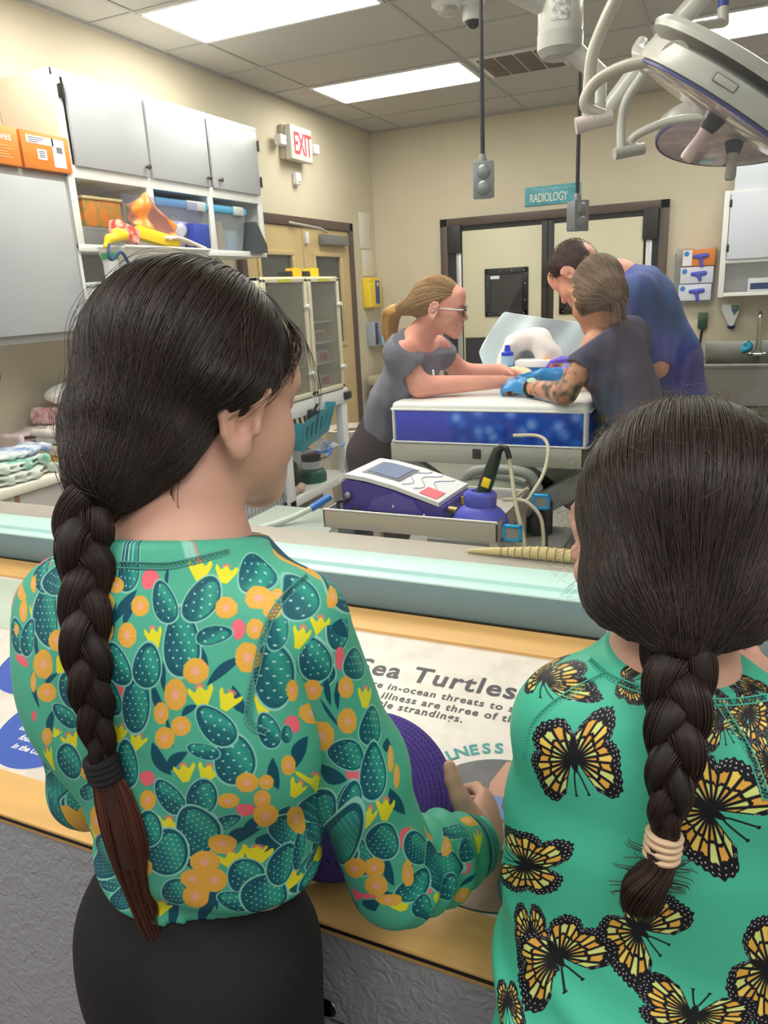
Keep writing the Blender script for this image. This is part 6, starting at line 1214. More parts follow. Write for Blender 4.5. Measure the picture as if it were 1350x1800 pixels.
braid(G2, bp2, [.046, .056, .054, .050, .044, .038, .028, .017], ow2, .094, MATS['braid_brown'], MATS['braid_strands'], 'braid', 90, 8)
tl2 = [drop(tt2, px, py, .012, at(px, py, .62)) for px, py in ((1166, 1480), (1160, 1515), (1140, 1545), (1130, 1580), (1138, 1612))]
ts = Solid(.003); ts.chain(tl2, [.007, .008, .012, .010, .004], .005); ts.mesh('tail_core', MATS['braid_brown'], G2); tk = bez(tl2, 8); tp = []
for q in range(1100):
    a = r_.uniform(0, 6.28); rr_ = .72+.34*r_.random(); P = []; k_ = int(len(tk)*(.65+.35*r_.random()))
    for i in range(k_):
        t_ = i/len(tk); w_ = float(np.interp(t_, [0, .25, .5, .8, 1], [.010, .0125, .0178, .0155, .004])); P.append(tk[i]+(CR*math.cos(a+t_*1.2)*w_+nrm(ow2)*math.sin(a+t_*1.2)*w_)*rr_)
    tp.append(np.array(P))
for q in range(60):
    a = r_.uniform(0, 6.28); c_ = tk[r_.integers(6, 20)]; e = CR*math.cos(a)+CU*math.sin(a); tp.append(np.array([c_+e*(.014+.012*x)+CR*.006*math.sin(3*x+a) for x in np.linspace(0, 1, 8)]))
hair_curves('braid_tail', tp, .0004, .00018, MATS['braid_strands'], G2)
tx = nrm(tl2[1]-tl2[0]); f_ = frame(tx); hb = MB()
for k in range(4):
    c_ = tl2[0]+tx*(-.006+.0055*k); hb.tube(np.array([c_+f_[:, 0]*.011*math.cos(x)+f_[:, 1]*.0105*math.sin(x) for x in np.arange(28)*2*math.pi/28]), .0028, 8, closed=True)
hb.build('hair_tie', mat('hair_tie_tan', (206, 178, 146), .8), G2)
# =================================================================== printed tops: pictures drawn into the cloth's own flat layout
def torso_uv(v, o, r, f, s, R):
    L = v-o; return np.stack([np.arctan2(L @ r, -(L @ f))*R, L @ s], -1)
def sleeve_uv(v, s_, e_, w_, R, ref):
    s0 = s_-(e_-s_)*.45; L0 = np.linalg.norm(s_-s0)
    def seg(a, b):
        d = b-a; t = np.clip((v-a) @ d/(d @ d), 0, 1); q = a+t[:, None]*d; D = v-q; ax = nrm(d); x = nrm(ref-ax*np.dot(ref, ax)); y = np.cross(ax, x); return np.linalg.norm(D, axis=1), np.arctan2(D @ y, D @ x), t*np.linalg.norm(d)
    d1, a1, t1 = seg(s0, e_); t1 = t1-L0; d2, a2, t2 = seg(e_, w_); L1 = np.linalg.norm(e_-s_); w = 1/(1+np.exp(-(d1-d2)*120)); z1 = np.exp(1j*a1); z2 = np.exp(1j*a2)
    return np.stack([np.angle(z1*(1-w)+z2*w)*R, t1*(1-w)+(L1+t2)*w], -1)
RT, RSL = .105, .043
UVF = {'t1': lambda v: torso_uv(v, CH1, X3, Y3, Z3, RT), 'r1': lambda v: sleeve_uv(v, RS1, RE1, RW1, RSL, CC-RE1), 'l1': lambda v: sleeve_uv(v, LS1, LE1, LW1, RSL, CC-LE1),
       't2': lambda v: torso_uv(v, CH2, nrm(np.cross(fw2, sp2)), fw2, sp2, RT), 'l2': lambda v: sleeve_uv(v, LS2, LE2, LW2, RSL, CC-LE2), 'r2': lambda v: sleeve_uv(v, RS2, RE2, RW2, RSL, CC-RE2)}
class Print:                                        # a flat piece of printed cloth, u0..u1 by v0..v1 in mm
    def __init__(s, u0, u1, v0, v1, base, res=.42):
        s.u0, s.v1, s.res = u0, v1, res; s.w, s.h = int((u1-u0)/res), int((v1-v0)/res); s.a = np.empty((s.h, s.w, 3), np.float32); s.a[:] = base; s.ext = (u0, u1, v0, v1)
    def local(s, c, A, B, k=1.35):
        e = (abs(A[0])+abs(B[0]))*k+1, (abs(A[1])+abs(B[1]))*k+1
        i0, i1 = max(0, int((c[0]-e[0]-s.u0)/s.res)), min(s.w, int((c[0]+e[0]-s.u0)/s.res)+1); j0, j1 = max(0, int((s.v1-c[1]-e[1])/s.res)), min(s.h, int((s.v1-c[1]+e[1])/s.res)+1)
        if i1 <= i0 or j1 <= j0: return None
        X, Y = np.meshgrid(s.u0+(np.arange(i0, i1)+.5)*s.res-c[0], s.v1-(np.arange(j0, j1)+.5)*s.res-c[1]); D = A[0]*B[1]-A[1]*B[0]
        if abs(D) < 1e-6: return None
        return (slice(j0, j1), slice(i0, i1)), (X*B[1]-Y*B[0])/D, (A[0]*Y-A[1]*X)/D, X, Y, s.res/max(.5, math.sqrt(abs(D)))
    def put(s, sl, m, col):
        m = np.clip(m, 0, 1)[..., None]; s.a[sl] = s.a[sl]*(1-m)+np.array(col, np.float32)*m
    def draw(s, t, c, A, B):
        L = s.local(c, A, B)
        if L is None: return
        sl, x, y, X, Y, w = L; E = lambda d: np.clip(.5-d/(1.4*w), 0, 1)
        if t == 'pad':
            x2 = x*(1+.14*y); r = np.hypot(x2, y); s.put(sl, E(r-1.09), (138, 200, 182)); s.put(sl, E(r-1), (16, 84, 98))
            r2 = np.hypot((x2-.18)/.7, (y+.02)/.86); g = np.clip(.55+.45*np.sin(y*2+x*3), .25, 1); s.put(sl, E((r2-1)*.7)*g, (44, 148, 132))
            nb = math.hypot(*B); na = math.hypot(*A); q = np.stack([x*na, y*nb]); gi = np.round(q/5.6); od = (gi[1] % 2)*2.8; gx = np.round((q[0]-od)/5.6)*5.6+od; dd = np.hypot(q[0]-gx, q[1]-gi[1]*5.6); s.put(sl, np.clip((1.0-dd)/.5, 0, 1)*E(r-.86)*.85, (206, 232, 222))
        elif t == 'fl':
            r = np.hypot(x, y); th = np.arctan2(y, x); s.put(sl, E(r-(1-.05*np.abs(np.cos(th*4+.4)))), (222, 168, 68)); ln = np.abs(np.sin(th*4+.3))*r; s.put(sl, np.clip((.055-ln)/.05, 0, 1)*E(r-.93)*np.clip((r-.2)*5, 0, 1)*.75, (248, 214, 140))
            s.put(sl, np.clip((.40-r)/.18, 0, 1)*(.65+.35*np.sin(X*2.6)*np.sin(Y*2.6)), (238, 166, 184))
        elif t == 'ye':
            hw = .28+.72*np.clip((y+1)/1.5, 0, 1); top = .72+.22*np.cos(x*7); d = np.maximum(np.maximum(np.abs(x)-hw, y-top), -1-y); q = np.hypot(x/.4, (y-.9)/.3); s.put(sl, E((q-1)*.4)*.8, (226, 128, 116)); s.put(sl, E(d), (224, 218, 44)); an = np.abs(((np.arctan2(x, y+1.25)*6) % 1)-.5); s.put(sl, np.clip((an-.42)/.06, 0, 1)*E(d+.08)*.5, (186, 186, 30))
        elif t == 'pk': s.put(sl, E(np.hypot(x*(1-.2*y), y)-1), (232, 104, 118))
        elif t == 'lf': s.put(sl, E((np.abs(x-.5*(y*y-.4))-(1-y*y)*.95)), (14, 76, 96))
        elif t == 'bf': s.fly(sl, x, y, w)
    def fly(s, sl, x, y, w):
        ra = .78; X = np.abs(x)-.02; Y = y*ra-.02; rho = np.hypot(X, Y); al = np.degrees(np.arctan2(Y, X)); blk = (18, 18, 24); org_ = (222, 168, 72); pal = (208, 222, 132); ylw = (234, 204, 96)
        for lo, hi, ks, rs, veins, cols in ((-14, 66, (-14, 4, 22, 42, 54, 66), (.66, .8, .86, 1.06, 1.02, .66), (-14, 3, 17, 30, 42, 54, 66), (pal, org_, ylw, org_, pal, org_)), (-92, -14, (-92, -74, -52, -32, -14), (.42, .74, .84, .78, .6), (-92, -76, -60, -44, -29, -14), (org_, pal, org_, pal, ylw))):
            rm = np.interp(al, ks, rs); sc_ = 1+.018*np.sin(al*.8); n = rho/(rm*sc_); ins = (al >= lo-.5) & (al < hi) & (X > -.02); s.put(sl, np.clip(.5-(n-1)*rm/(1.4*w), 0, 1)*ins, blk)
            for i in range(len(veins)-1):
                a0, a1 = veins[i], veins[i+1]; dv = np.minimum(al-a0, a1-al)*math.pi/180*rho; cell = np.clip((dv-.016)/w, 0, 1)*ins
                s.put(sl, cell*np.clip((n-.1)/(.5*w), 0, 1)*np.clip((.5-.05*(i % 2)-n)/w, 0, 1), cols[i]); s.put(sl, cell*np.clip((n-.55+.05*(i % 2))/w, 0, 1)*np.clip((.80-.04*((i+1) % 2)-n)/w, 0, 1), cols[(i+1) % len(cols)])
            for rr, st_ in ((.865, 6.5), (.945, 5.5)):
                k = np.round(al/st_)*st_; d = np.hypot((n-rr)*rm*1.3, (al-k)*math.pi/180*rho); s.put(sl, np.clip((.019-d)/.009, 0, 1)*ins, (214, 214, 230))
        s.put(sl, np.clip(.5-(np.hypot(x/.07, (y+.08)/.42)-1)*.07/w, 0, 1), blk)
        for sg in (1, -1): d = np.abs(x-sg*(.02+.16*np.clip(y-.3, 0, 1)**.8)); s.put(sl, np.clip((.014-d)/w+.5, 0, 1)*((y > .3) & (y < .9)), blk); s.put(sl, np.clip((.03-np.hypot(x-sg*.125, y-.9))/w+.5, 0, 1), blk)
MOTIFS = """pad t1 76 125 12.7 0.0 3.4 24.3;pad t1 66 153 10.2 1.9 -3.5 14.1;pad t1 97 154 7.1 -5.9 14.6 12.9;pad t1 98 130 -0.2 -6.0 10.8 2.6;pad t1 32 74 13.2 1.1 6.8 27.2;pad t1 19 106 11.2 4.7 -7.2 15.7;pad t1 47 107 11.7 -0.4 3.5 17.5;pad t1 96 38 9.8 2.2 0.6 21.4;pad t1 89 65 6.3 8.6 -7.8 12.6;pad t1 80 43 1.7 6.2 -9.1 1.6;pad t1 114 60 4.9 1.6 -1.4 13.9;pad t1 68 -38 15.7 14.8 -5.2 18.7;pad t1 49 -9 9.7 9.4 -9.1 14.2;pad t1 75 -2 9.5 -1.2 4.9 20.2;pad t1 89 -28 1.4 -8.1 8.5 9.0;pad t1 37 -64 18.0 -0.9 5.8 16.5;pad t1 -84 127 15.6 4.2 -17.0 23.2;pad t1 -120 148 8.2 2.4 -19.8 8.7;pad t1 -92 154 22.9 1.5 -2.0 12.8;pad t1 -106 100 6.8 4.3 -8.2 12.3;pad t1 -95 103 6.7 1.6 -2.7 15.1;pad t1 139 167 -7.0 -9.3 13.1 3.1;pad t1 98 187 13.6 -1.1 3.0 6.9;pad t1 126 187 15.3 -0.2 7.7 4.9;pad t1 28 174 13.3 -0.8 3.2 14.8;pad t1 10 15 12.3 3.2 2.7 23.2;pad t1 -60 0 13.3 8.5 -0.1 17.6;pad t1 -43 71 13.5 7.4 -6.9 14.5;pad t1 -54 46 6.4 6.6 -10.1 7.8;pad l1 25 225 -10.6 -10.0 -0.0 -30.2;pad t1 -51 -29 7.5 -1.3 12.1 13.6;pad l1 41 200 -10.5 -18.2 12.6 -31.1;pad t1 7 191 20.7 1.0 -4.3 3.5;pad t1 121 101 8.2 -1.4 2.1 24.8;pad t1 127 135 3.5 -0.9 4.3 14.1;pad t1 128 -52 13.5 -18.5 -1.0 20.8;pad t1 9 76 8.7 3.2 -0.7 15.9;fl t1 56 187 10.3 -0.2 0.2 6.1;fl t1 13 163 10.5 0.6 -1.7 5.7;fl t1 43 150 9.6 0.2 -0.1 7.4;fl t1 30 129 9.7 0.6 -0.1 9.3;fl t1 110 148 6.4 0.0 2.6 7.1;fl t1 128 154 5.9 0.1 4.2 6.6;fl t1 129 147 3.3 -0.1 2.6 5.6;fl t1 119 135 3.6 0.4 1.8 7.0;fl t1 112 115 5.7 0.2 1.9 11.1;fl t1 83 105 8.5 0.4 1.4 9.7;fl t1 67 86 8.6 1.0 1.5 13.2;fl t1 54 69 6.6 1.1 1.3 9.9;fl t1 68 61 7.4 1.5 1.0 8.6;fl t1 54 48 8.9 2.0 1.4 10.1;fl t1 6 131 10.0 1.1 -1.3 9.7;fl t1 4 150 9.8 0.8 -2.0 7.3;fl t1 -74 87 10.8 3.2 -1.2 12.8;fl t1 -70 63 9.6 2.8 0.4 9.1;fl t1 -59 111 12.3 3.0 -2.6 8.7;fl t1 -109 121 3.5 1.4 -5.3 7.9;fl t1 -118 141 2.5 0.9 -7.7 5.0;fl t1 -124 132 4.4 2.2 -10.5 4.4;fl t1 -42 -5 8.9 2.4 3.2 10.1;fl t1 -75 20 5.5 2.2 2.3 9.9;fl t1 26 -17 9.4 1.8 2.2 10.6;fl t1 91 -1 6.1 1.0 0.3 8.6;fl t1 101 18 5.7 -0.3 0.4 9.7;fl t1 110 17 3.6 -1.0 0.2 7.4;fl t1 108 -0 4.3 -1.0 -0.1 10.4;fl t1 111 -21 7.2 -2.7 -1.4 16.5;fl t1 86 -57 9.4 -0.5 0.5 10.6;fl t1 121 28 3.8 -2.3 0.4 9.3;fl t1 -83 68 2.8 1.1 -0.4 9.4;fl t1 -108 105 2.6 1.2 -1.8 4.6;ye t1 102 172 10.5 -0.9 2.7 6.6;ye t1 120 168 7.1 -2.0 4.6 5.1;ye t1 55 128 7.7 1.3 -1.0 7.6;ye t1 84 86 7.8 2.4 -0.1 8.4;ye t1 98 84 4.9 -3.6 3.1 6.8;ye t1 114 79 4.5 -2.3 1.8 7.8;ye t1 9 43 8.0 0.3 3.9 8.9;ye t1 26 38 8.3 -1.0 4.7 8.2;ye t1 66 20 8.3 4.4 -0.1 8.3;ye t1 81 24 6.0 -2.1 2.5 8.3;ye t1 -52 22 8.8 5.0 -1.3 7.9;ye t1 -51 92 10.5 0.2 5.1 8.2;ye t1 42 -42 9.8 -0.5 2.9 8.5;ye t1 -99 122 3.2 1.0 -4.8 6.6;ye t1 -113 169 16.4 4.1 -18.3 0.7;ye t1 -65 27 3.2 -1.0 3.1 5.0;ye t1 -81 -6 5.6 4.3 2.2 13.3;ye t1 110 -72 8.7 -3.2 -0.1 7.4;ye t1 -73 -84 16.4 9.7 11.1 15.2;pk t1 53 168 7.9 -2.4 5.0 6.4;pk t1 112 134 3.0 0.2 1.7 6.8;pk t1 18 87 6.2 3.0 -2.7 7.9;pk t1 30 5 8.4 1.9 1.6 7.6;pk t1 99 -11 4.0 -0.0 -0.1 6.5;pk t1 -136 153 3.0 3.9 -12.9 -1.3;pk t1 -96 83 2.8 3.7 -6.7 3.3;pk t1 -34 -20 7.9 4.3 -1.1 7.8;pk t1 -84 36 2.4 1.1 0.7 5.5;lf t1 99 106 1.3 -2.9 11.1 10.5;lf t1 26 149 4.8 -1.7 12.1 12.3;lf t1 47 27 6.0 4.7 -6.5 13.7;lf t1 60 29 2.9 -3.0 9.9 12.5;lf t1 53 79 3.7 1.7 -3.5 14.5;lf t1 103 84 3.1 1.9 -1.8 10.9;lf t1 89 114 3.4 1.0 -0.6 8.2;lf t1 31 144 3.8 -0.9 5.6 8.9;lf t1 60 100 2.2 0.1 1.6 13.2;lf t1 59 55 1.8 0.8 -1.0 13.3;lf t1 15 138 2.5 0.1 0.4 13.7;lf t1 75 75 1.2 -2.3 5.8 5.3;lf t1 -69 35 3.5 0.5 3.9 15.2;lf t1 -66 76 2.0 -1.2 7.6 8.2;lf t1 114 23 2.8 -0.1 -0.9 15.3;lf t1 104 -34 2.7 -6.5 5.0 16.8;lf t1 96 -50 2.6 -9.5 5.5 6.8;lf t1 -53 -56 10.0 2.6 12.1 14.2;lf t1 116 -63 6.1 -5.1 -0.2 14.8;lf t1 71 169 1.9 -0.2 2.1 7.3;lf t1 -86 104 2.3 0.9 -8.2 18.4;lf t1 -82 61 2.0 1.2 -3.7 15.8;pad t1 144 152 9.1 0.1 6.2 12.1;pad r1 -3 -1 -11.4 3.7 -2.9 -18.1;pad r1 -35 30 -12.9 12.0 -5.6 -11.5;pad r1 2 100 -10.9 13.1 -6.7 -12.7;pad r1 41 159 -13.2 4.4 -15.2 -25.9;pad r1 12 142 -5.5 5.7 -7.9 -14.8;pad t1 151 -72 11.9 -10.2 -0.9 10.9;pad t1 122 54 2.7 -1.4 0.7 7.0;fl r1 7 23 -6.5 3.0 -2.9 -9.9;fl t1 138 61 8.4 -7.0 0.6 9.0;fl r1 15 72 -10.0 3.2 -4.8 -16.8;fl r1 -17 38 -6.4 6.2 -3.5 -9.3;fl r1 -8 68 -7.3 6.6 -3.8 -12.1;fl t1 128 87 2.8 -1.2 0.4 9.5;fl t1 161 145 4.3 -2.5 7.2 4.7;fl t1 136 156 2.1 -0.1 2.5 3.0;ye t1 134 128 3.1 -2.7 2.7 7.2;ye t1 144 132 4.5 -2.9 2.3 6.5;ye t1 126 1 5.5 -9.7 2.4 6.2;ye t1 147 -15 18.8 -22.0 -5.2 16.0;ye r1 -31 65 -7.9 8.5 -4.4 -6.5;pk t1 126 60 3.5 1.0 -1.6 7.4;pk r1 -21 11 -3.7 3.4 -3.9 -9.0;pk r1 2 124 -6.5 4.2 -2.0 -6.3;lf r1 -36 -10 -7.7 3.2 -2.0 -13.0;lf r1 19 117 -5.5 -6.8 8.3 -10.3;lf t1 128 36 3.8 -5.1 4.3 10.8;lf r1 -3 29 -2.3 1.2 -2.9 -15.4;lf r1 -8 39 -1.9 1.6 -4.2 -13.0;lf r1 2 52 -1.3 -0.4 2.9 -19.8;pad r1 -27 93 -10.0 12.2 -9.7 -13.0;pad r1 -12 130 -8.9 8.3 -10.3 -22.6;pad r1 12 147 -6.3 5.3 -8.2 -18.7;pad r1 39 209 -23.6 -15.0 -24.5 -59.7;pad t1 154 -51 20.8 -31.1 7.9 5.6;pad t1 156 -80 15.8 -21.1 2.7 6.7;pad r1 2 212 -12.3 7.2 -3.3 -26.7;pad r1 -26 262 -14.9 16.1 1.0 -29.8;pad r1 -16 324 19.9 45.7 -21.5 -15.2;pad r1 -4 300 2.5 18.0 -16.7 -1.8;pad r1 12 348 9.8 10.4 -8.8 3.0;pad r1 13 325 1.1 6.7 -10.9 -6.8;pad r1 -3 387 2.8 11.7 -12.0 9.3;pad r1 -22 372 11.6 28.6 -4.9 5.6;fl r1 35 250 -12.5 -7.0 -4.4 -19.0;fl r1 17 246 -8.6 2.5 -3.3 -14.9;fl r1 21 275 -9.3 1.2 -3.1 -19.8;fl r1 -48 290 1.5 23.4 -2.2 23.4;fl r1 -6 276 -4.3 6.9 -5.4 -19.5;fl r1 18 302 -8.4 3.4 -3.7 -9.3;fl r1 43 378 -1.1 10.3 -9.6 -3.2;fl r1 -29 414 6.7 9.2 -5.7 4.3;fl r1 -22 344 6.1 8.8 -5.3 4.5;fl r1 -30 136 -2.8 3.5 -7.0 -8.1;fl r1 -27 154 -2.8 4.0 -5.3 -8.8;ye r1 -8 173 -6.3 9.5 -3.5 -11.7;ye r1 6 171 -3.9 7.0 -5.4 -12.1;ye r1 -32 65 -8.9 9.5 -4.7 -7.0;ye t1 182 -130 18.1 -19.2 11.3 -1.9;ye r1 5 335 9.8 11.1 -2.8 4.5;ye r1 -21 241 -4.6 6.9 -4.8 -12.8;ye r1 -2 411 1.3 4.5 -12.2 4.0;ye r1 -20 370 9.5 11.7 -1.1 10.7;ye r1 17 315 -7.2 0.5 -3.5 -5.1;pk r1 -16 231 -5.1 7.8 -4.9 -10.9;pk r1 12 375 3.2 8.5 -7.5 1.0;pk r1 -3 316 4.1 7.2 -7.6 2.8;pk r1 44 304 -19.4 -7.9 -13.0 -11.3;lf r1 -19 179 -5.7 4.6 3.4 -24.8;lf r1 7 258 -4.0 1.2 -2.2 -23.3;lf r1 -11 269 -2.1 4.3 -3.2 -6.6;lf r1 17 286 -1.3 -3.2 6.2 -12.5;lf r1 27 380 2.3 1.6 -5.1 10.6;lf r1 35 310 -12.0 -4.6 -6.7 -9.3;lf r1 10 305 1.5 3.7 -8.5 4.2;lf r1 -34 126 -4.5 4.4 -3.4 -6.1;pad t1 67 -42 17.7 11.4 -3.4 27.2;pad t1 34 -70 21.7 -0.7 10.0 26.6;pad t1 20 -47 15.2 2.9 4.2 19.0;pad t1 102 -99 13.6 5.5 -5.1 20.0;pad t1 92 -128 3.0 10.7 -15.1 8.6;pad t1 118 -130 18.1 -17.3 7.5 21.5;pad t1 131 -98 9.8 -12.7 5.8 20.9;pad t1 -73 -144 29.4 10.3 1.1 10.3;pad t1 -72 -113 41.3 27.7 12.6 32.8;pad t1 -37 -138 30.7 13.2 19.8 26.9;pad t1 144 -88 5.2 -5.4 -0.2 26.3;pad t1 34 -117 18.2 3.0 4.5 17.5;fl t1 86 -57 11.1 -0.7 0.6 12.6;fl t1 70 -78 13.7 -0.3 1.6 13.4;fl t1 56 -98 13.1 0.7 2.0 11.8;fl t1 76 -100 11.7 -0.9 1.6 14.8;fl t1 55 -120 14.5 1.0 3.0 16.8;fl t1 -56 -63 17.5 8.6 15.1 25.3;fl t1 -4 -97 17.8 5.6 6.1 15.6;fl t1 135 -45 10.0 -10.3 -6.9 24.7;fl t1 -22 -71 13.5 4.9 6.2 15.1;ye t1 42 -41 11.8 -0.5 3.6 10.5;ye t1 93 -78 11.1 4.1 -2.0 11.2;ye t1 111 -77 11.4 -7.7 1.1 11.1;ye t1 140 -122 9.3 -13.2 4.8 8.5;ye t1 1 -148 12.5 -2.0 8.6 11.0;ye t1 127 -119 6.0 -3.5 -0.4 11.0;ye t1 -42 -74 12.9 10.2 -10.5 6.8;pk t1 100 -11 4.9 -0.1 -0.1 7.4;pk t1 132 -69 6.1 -4.0 -0.5 7.1;pk t1 -17 -87 10.5 3.7 5.1 12.1;lf t1 120 -69 4.3 -13.1 8.6 4.3;lf t1 24 -139 10.7 5.7 16.2 37.0;lf t1 62 -142 3.1 -8.8 20.2 39.1;lf t1 53 -68 4.6 2.1 -2.9 18.7;lf t1 98 -48 2.5 -10.3 11.4 12.0;lf t1 141 -103 4.0 -4.0 0.1 19.4;lf t1 76 -118 3.0 -0.2 2.1 19.4;lf t1 121 -33 4.7 -8.2 1.0 19.7;bf t2 -80 85 -37.3 -17.4 7.6 -34.4;bf t2 27 61 -26.0 -47.5 37.6 -23.2;bf t2 -134 126 -42.1 -9.0 23.0 -8.0;bf t2 -24 -50 -25.1 -47.1 22.5 -17.2;bf t2 -117 -42 9.1 46.9 -40.4 -28.6;bf t2 -104 -102 -19.5 -17.7 11.2 -25.5;bf t2 -82 -102 -32.3 -52.5 18.7 -15.4;bf t2 76 -83 -15.9 -59.8 27.0 -18.7;bf t2 48 121 -30.1 -3.4 2.1 -16.0;bf t2 80 121 -21.8 8.0 -25.1 -10.9;bf t2 76 94 -17.3 -6.7 3.7 -18.7;bf t2 -60 140 7.4 -16.7 17.6 1.2;bf t2 19 -119 52.9 -15.8 7.8 19.8;bf t2 111 130 -29.5 -0.1 -6.4 -3.8;bf t2 -103 -165 -9.0 -9.1 11.0 -8.5"""
pt1 = Print(-340, 340, -200, 180, (76, 170, 142)); pr1 = Print(-140, 140, -120, 560, (76, 170, 142), .46); pt2 = Print(-340, 340, -420, 200, (70, 182, 150)); pr2 = Print(-140, 140, -120, 520, (70, 182, 150), .6)
SH = {'t1': pt1, 'r1': pr1, 'l1': pr1, 't2': pt2, 'r2': pr2, 'l2': pr2}; rr_ = random.Random(11)
def scatter(pr, us, vs, n, kinds, size):
    for q in range(n):
        u, v, a, sz = rr_.uniform(*us), rr_.uniform(*vs), rr_.uniform(0, 6.28), size*rr_.uniform(.7, 1.2); k = rr_.choice(kinds); e = {'pad': 1.5, 'lf': 2.6, 'fl': 1, 'ye': .9, 'pk': 1.3, 'bf': .7}[k]; z = {'pad': 1.2, 'lf': .55, 'fl': .9, 'ye': .9, 'pk': .6, 'bf': 3}[k]*sz
        pr.draw(k, (u, v), (math.cos(a)*z, -math.sin(a)*z), (math.sin(a)*z*e, math.cos(a)*z*e))
CK = ['lf', 'pad', 'pad', 'fl', 'fl', 'ye', 'pk']
for us in ((-340, -150), (165, 340)): scatter(pt1, us, (-200, 180), 70, CK, 15)
for us in ((-140, -72), (78, 140)): scatter(pr1, us, (-60, 560), 46, CK, 15)
scatter(pr1, (-60, 60), (-120, 10), 12, CK, 14)
scatter(pt2, (-330, -190), (-400, 200), 14, ['bf'], 17); scatter(pt2, (210, 330), (-400, 200), 14, ['bf'], 17); scatter(pr2, (-140, 140), (0, 520), 16, ['bf'], 15)
rows = [m_.split() for m_ in MOTIFS.split(';')]
for kinds in (('lf',), ('pk', 'ye'), ('pad',), ('fl',), ('bf',)):
    for m_ in rows:
        if m_[0] in kinds: n_ = [float(x) for x in m_[2:]]; SH[m_[1]].draw(m_[0], n_[:2], n_[2:4], n_[4:6])
def dress(o, key, M, pr, per):
    global uv_period
    me = o.data; n = len(me.vertices); co = np.zeros(n*3, np.float32); me.vertices.foreach_get('co', co); v = co.reshape(-1, 3).astype(float)+LOC[o.name]; uv = UVF[key](v)*1000; u0, u1, v0, v1 = pr.ext
    uv_period = per*1000/(u1-u0); set_uv(o, np.stack([(uv[:, 0]-u0)/(u1-u0), (uv[:, 1]-v0)/(v1-v0)], 1)); me.materials.clear(); me.materials.append(M)
MA = image_mat('cactus_print', pt1.a); MAs = image_mat('cactus_print_sleeve', pr1.a); MBf = image_mat('butterfly_print', pt2.a, .5); MBs = image_mat('butterfly_print_sleeve', pr2.a, .5)
dress(TO1, 't1', MA, pt1, 2*math.pi*RT); dress(slv[0][0], 'r1', MAs, pr1, 2*math.pi*RSL); dress(slv[1][0], 'l1', MAs, pr1, 2*math.pi*RSL); dress(TO2, 't2', MBf, pt2, 2*math.pi*RT); dress(slv2[0][0], 'r2', MBs, pr2, 2*math.pi*RSL); dress(slv2[1][0], 'l2', MBs, pr2, 2*math.pi*RSL)
def seam(parent, trees, px, M, amp=.0024):
    P = bez([[x, y, 0] for x, y in px], 10); Q = []
    for p in P:
        best = None; r = Vector(nrm(ray(p[0], p[1])))
        for t in trees:
            h = t.ray_cast(Vector(CC), r)
            if h[0] is not None and (best is None or h[3] < best[3]): best = h
        if best is not None: Q.append(np.array(best[0])-np.array(r)*.0008)
    if len(Q) < 4: return
    Q = np.array(Q); s_ = np.concatenate([[0], np.cumsum(np.linalg.norm(np.diff(Q, axis=0), axis=1))]); n_ = max(8, int(s_[-1]/.0016)); ss = np.linspace(0, s_[-1], n_); C_ = np.stack([np.interp(ss, s_, Q[:, a]) for a in range(3)], 1); T_ = np.gradient(C_, axis=0); sd = np.array([nrm(np.cross(t, CC-c)) for t, c in zip(T_, C_)])
    g = MB(); g.tube(C_+sd*amp, .0006, 5); g.tube(C_-sd*amp, .0006, 5); g.tube(C_+sd*(amp*np.where(np.arange(n_) % 2 == 0, 1, -1))[:, None], .00045, 5); g.build('seam_stitching', M, parent)
tree_of = lambda o: BVHTree.FromPolygons([tuple(np.array(v.co)+LOC[o.name]) for v in o.data.vertices], [tuple(p.vertices) for p in o.data.polygons])
trs1 = [tree_of(TO1), tree_of(slv[0][0])]; trs2 = [tree_of(TO2), tree_of(slv2[0][0]), tree_of(slv2[1][0])]
c1 = lambda L_: [(x/2.077, 900+y/2.077) for x, y in L_]; c2_ = lambda L_: [(850+x/2.572, 1100+y/2.572) for x, y in L_]
sm1 = mat('seam_thread', (84, 150, 146), .7); sm2 = mat('seam_thread_green', (76, 178, 160), .7)
seam(G1, trs1, c1([(1125, 235), (1060, 290), (1000, 365), (965, 450), (940, 560), (912, 680), (908, 750), (930, 785), (975, 805)]), sm1)
seam(G1, trs1, c1([(430, 192), (520, 195), (610, 196), (700, 180), (770, 163), (838, 146)]), sm1)
seam(G2, trs2, c2_([(548, 222), (470, 262), (400, 300), (330, 345), (270, 395), (225, 450), (200, 520), (186, 600)]), sm2); seam(G2, trs2, c2_([(478, 150), (560, 222), (640, 262), (740, 298)]), sm2)
seam(G2, trs2, c2_([(1010, 345), (1100, 345), (1190, 338), (1284, 322)]), sm2); seam(G2, trs2, c2_([(1065, 350), (1110, 420), (1160, 500), (1210, 590), (1250, 690), (1282, 790)]), sm2)
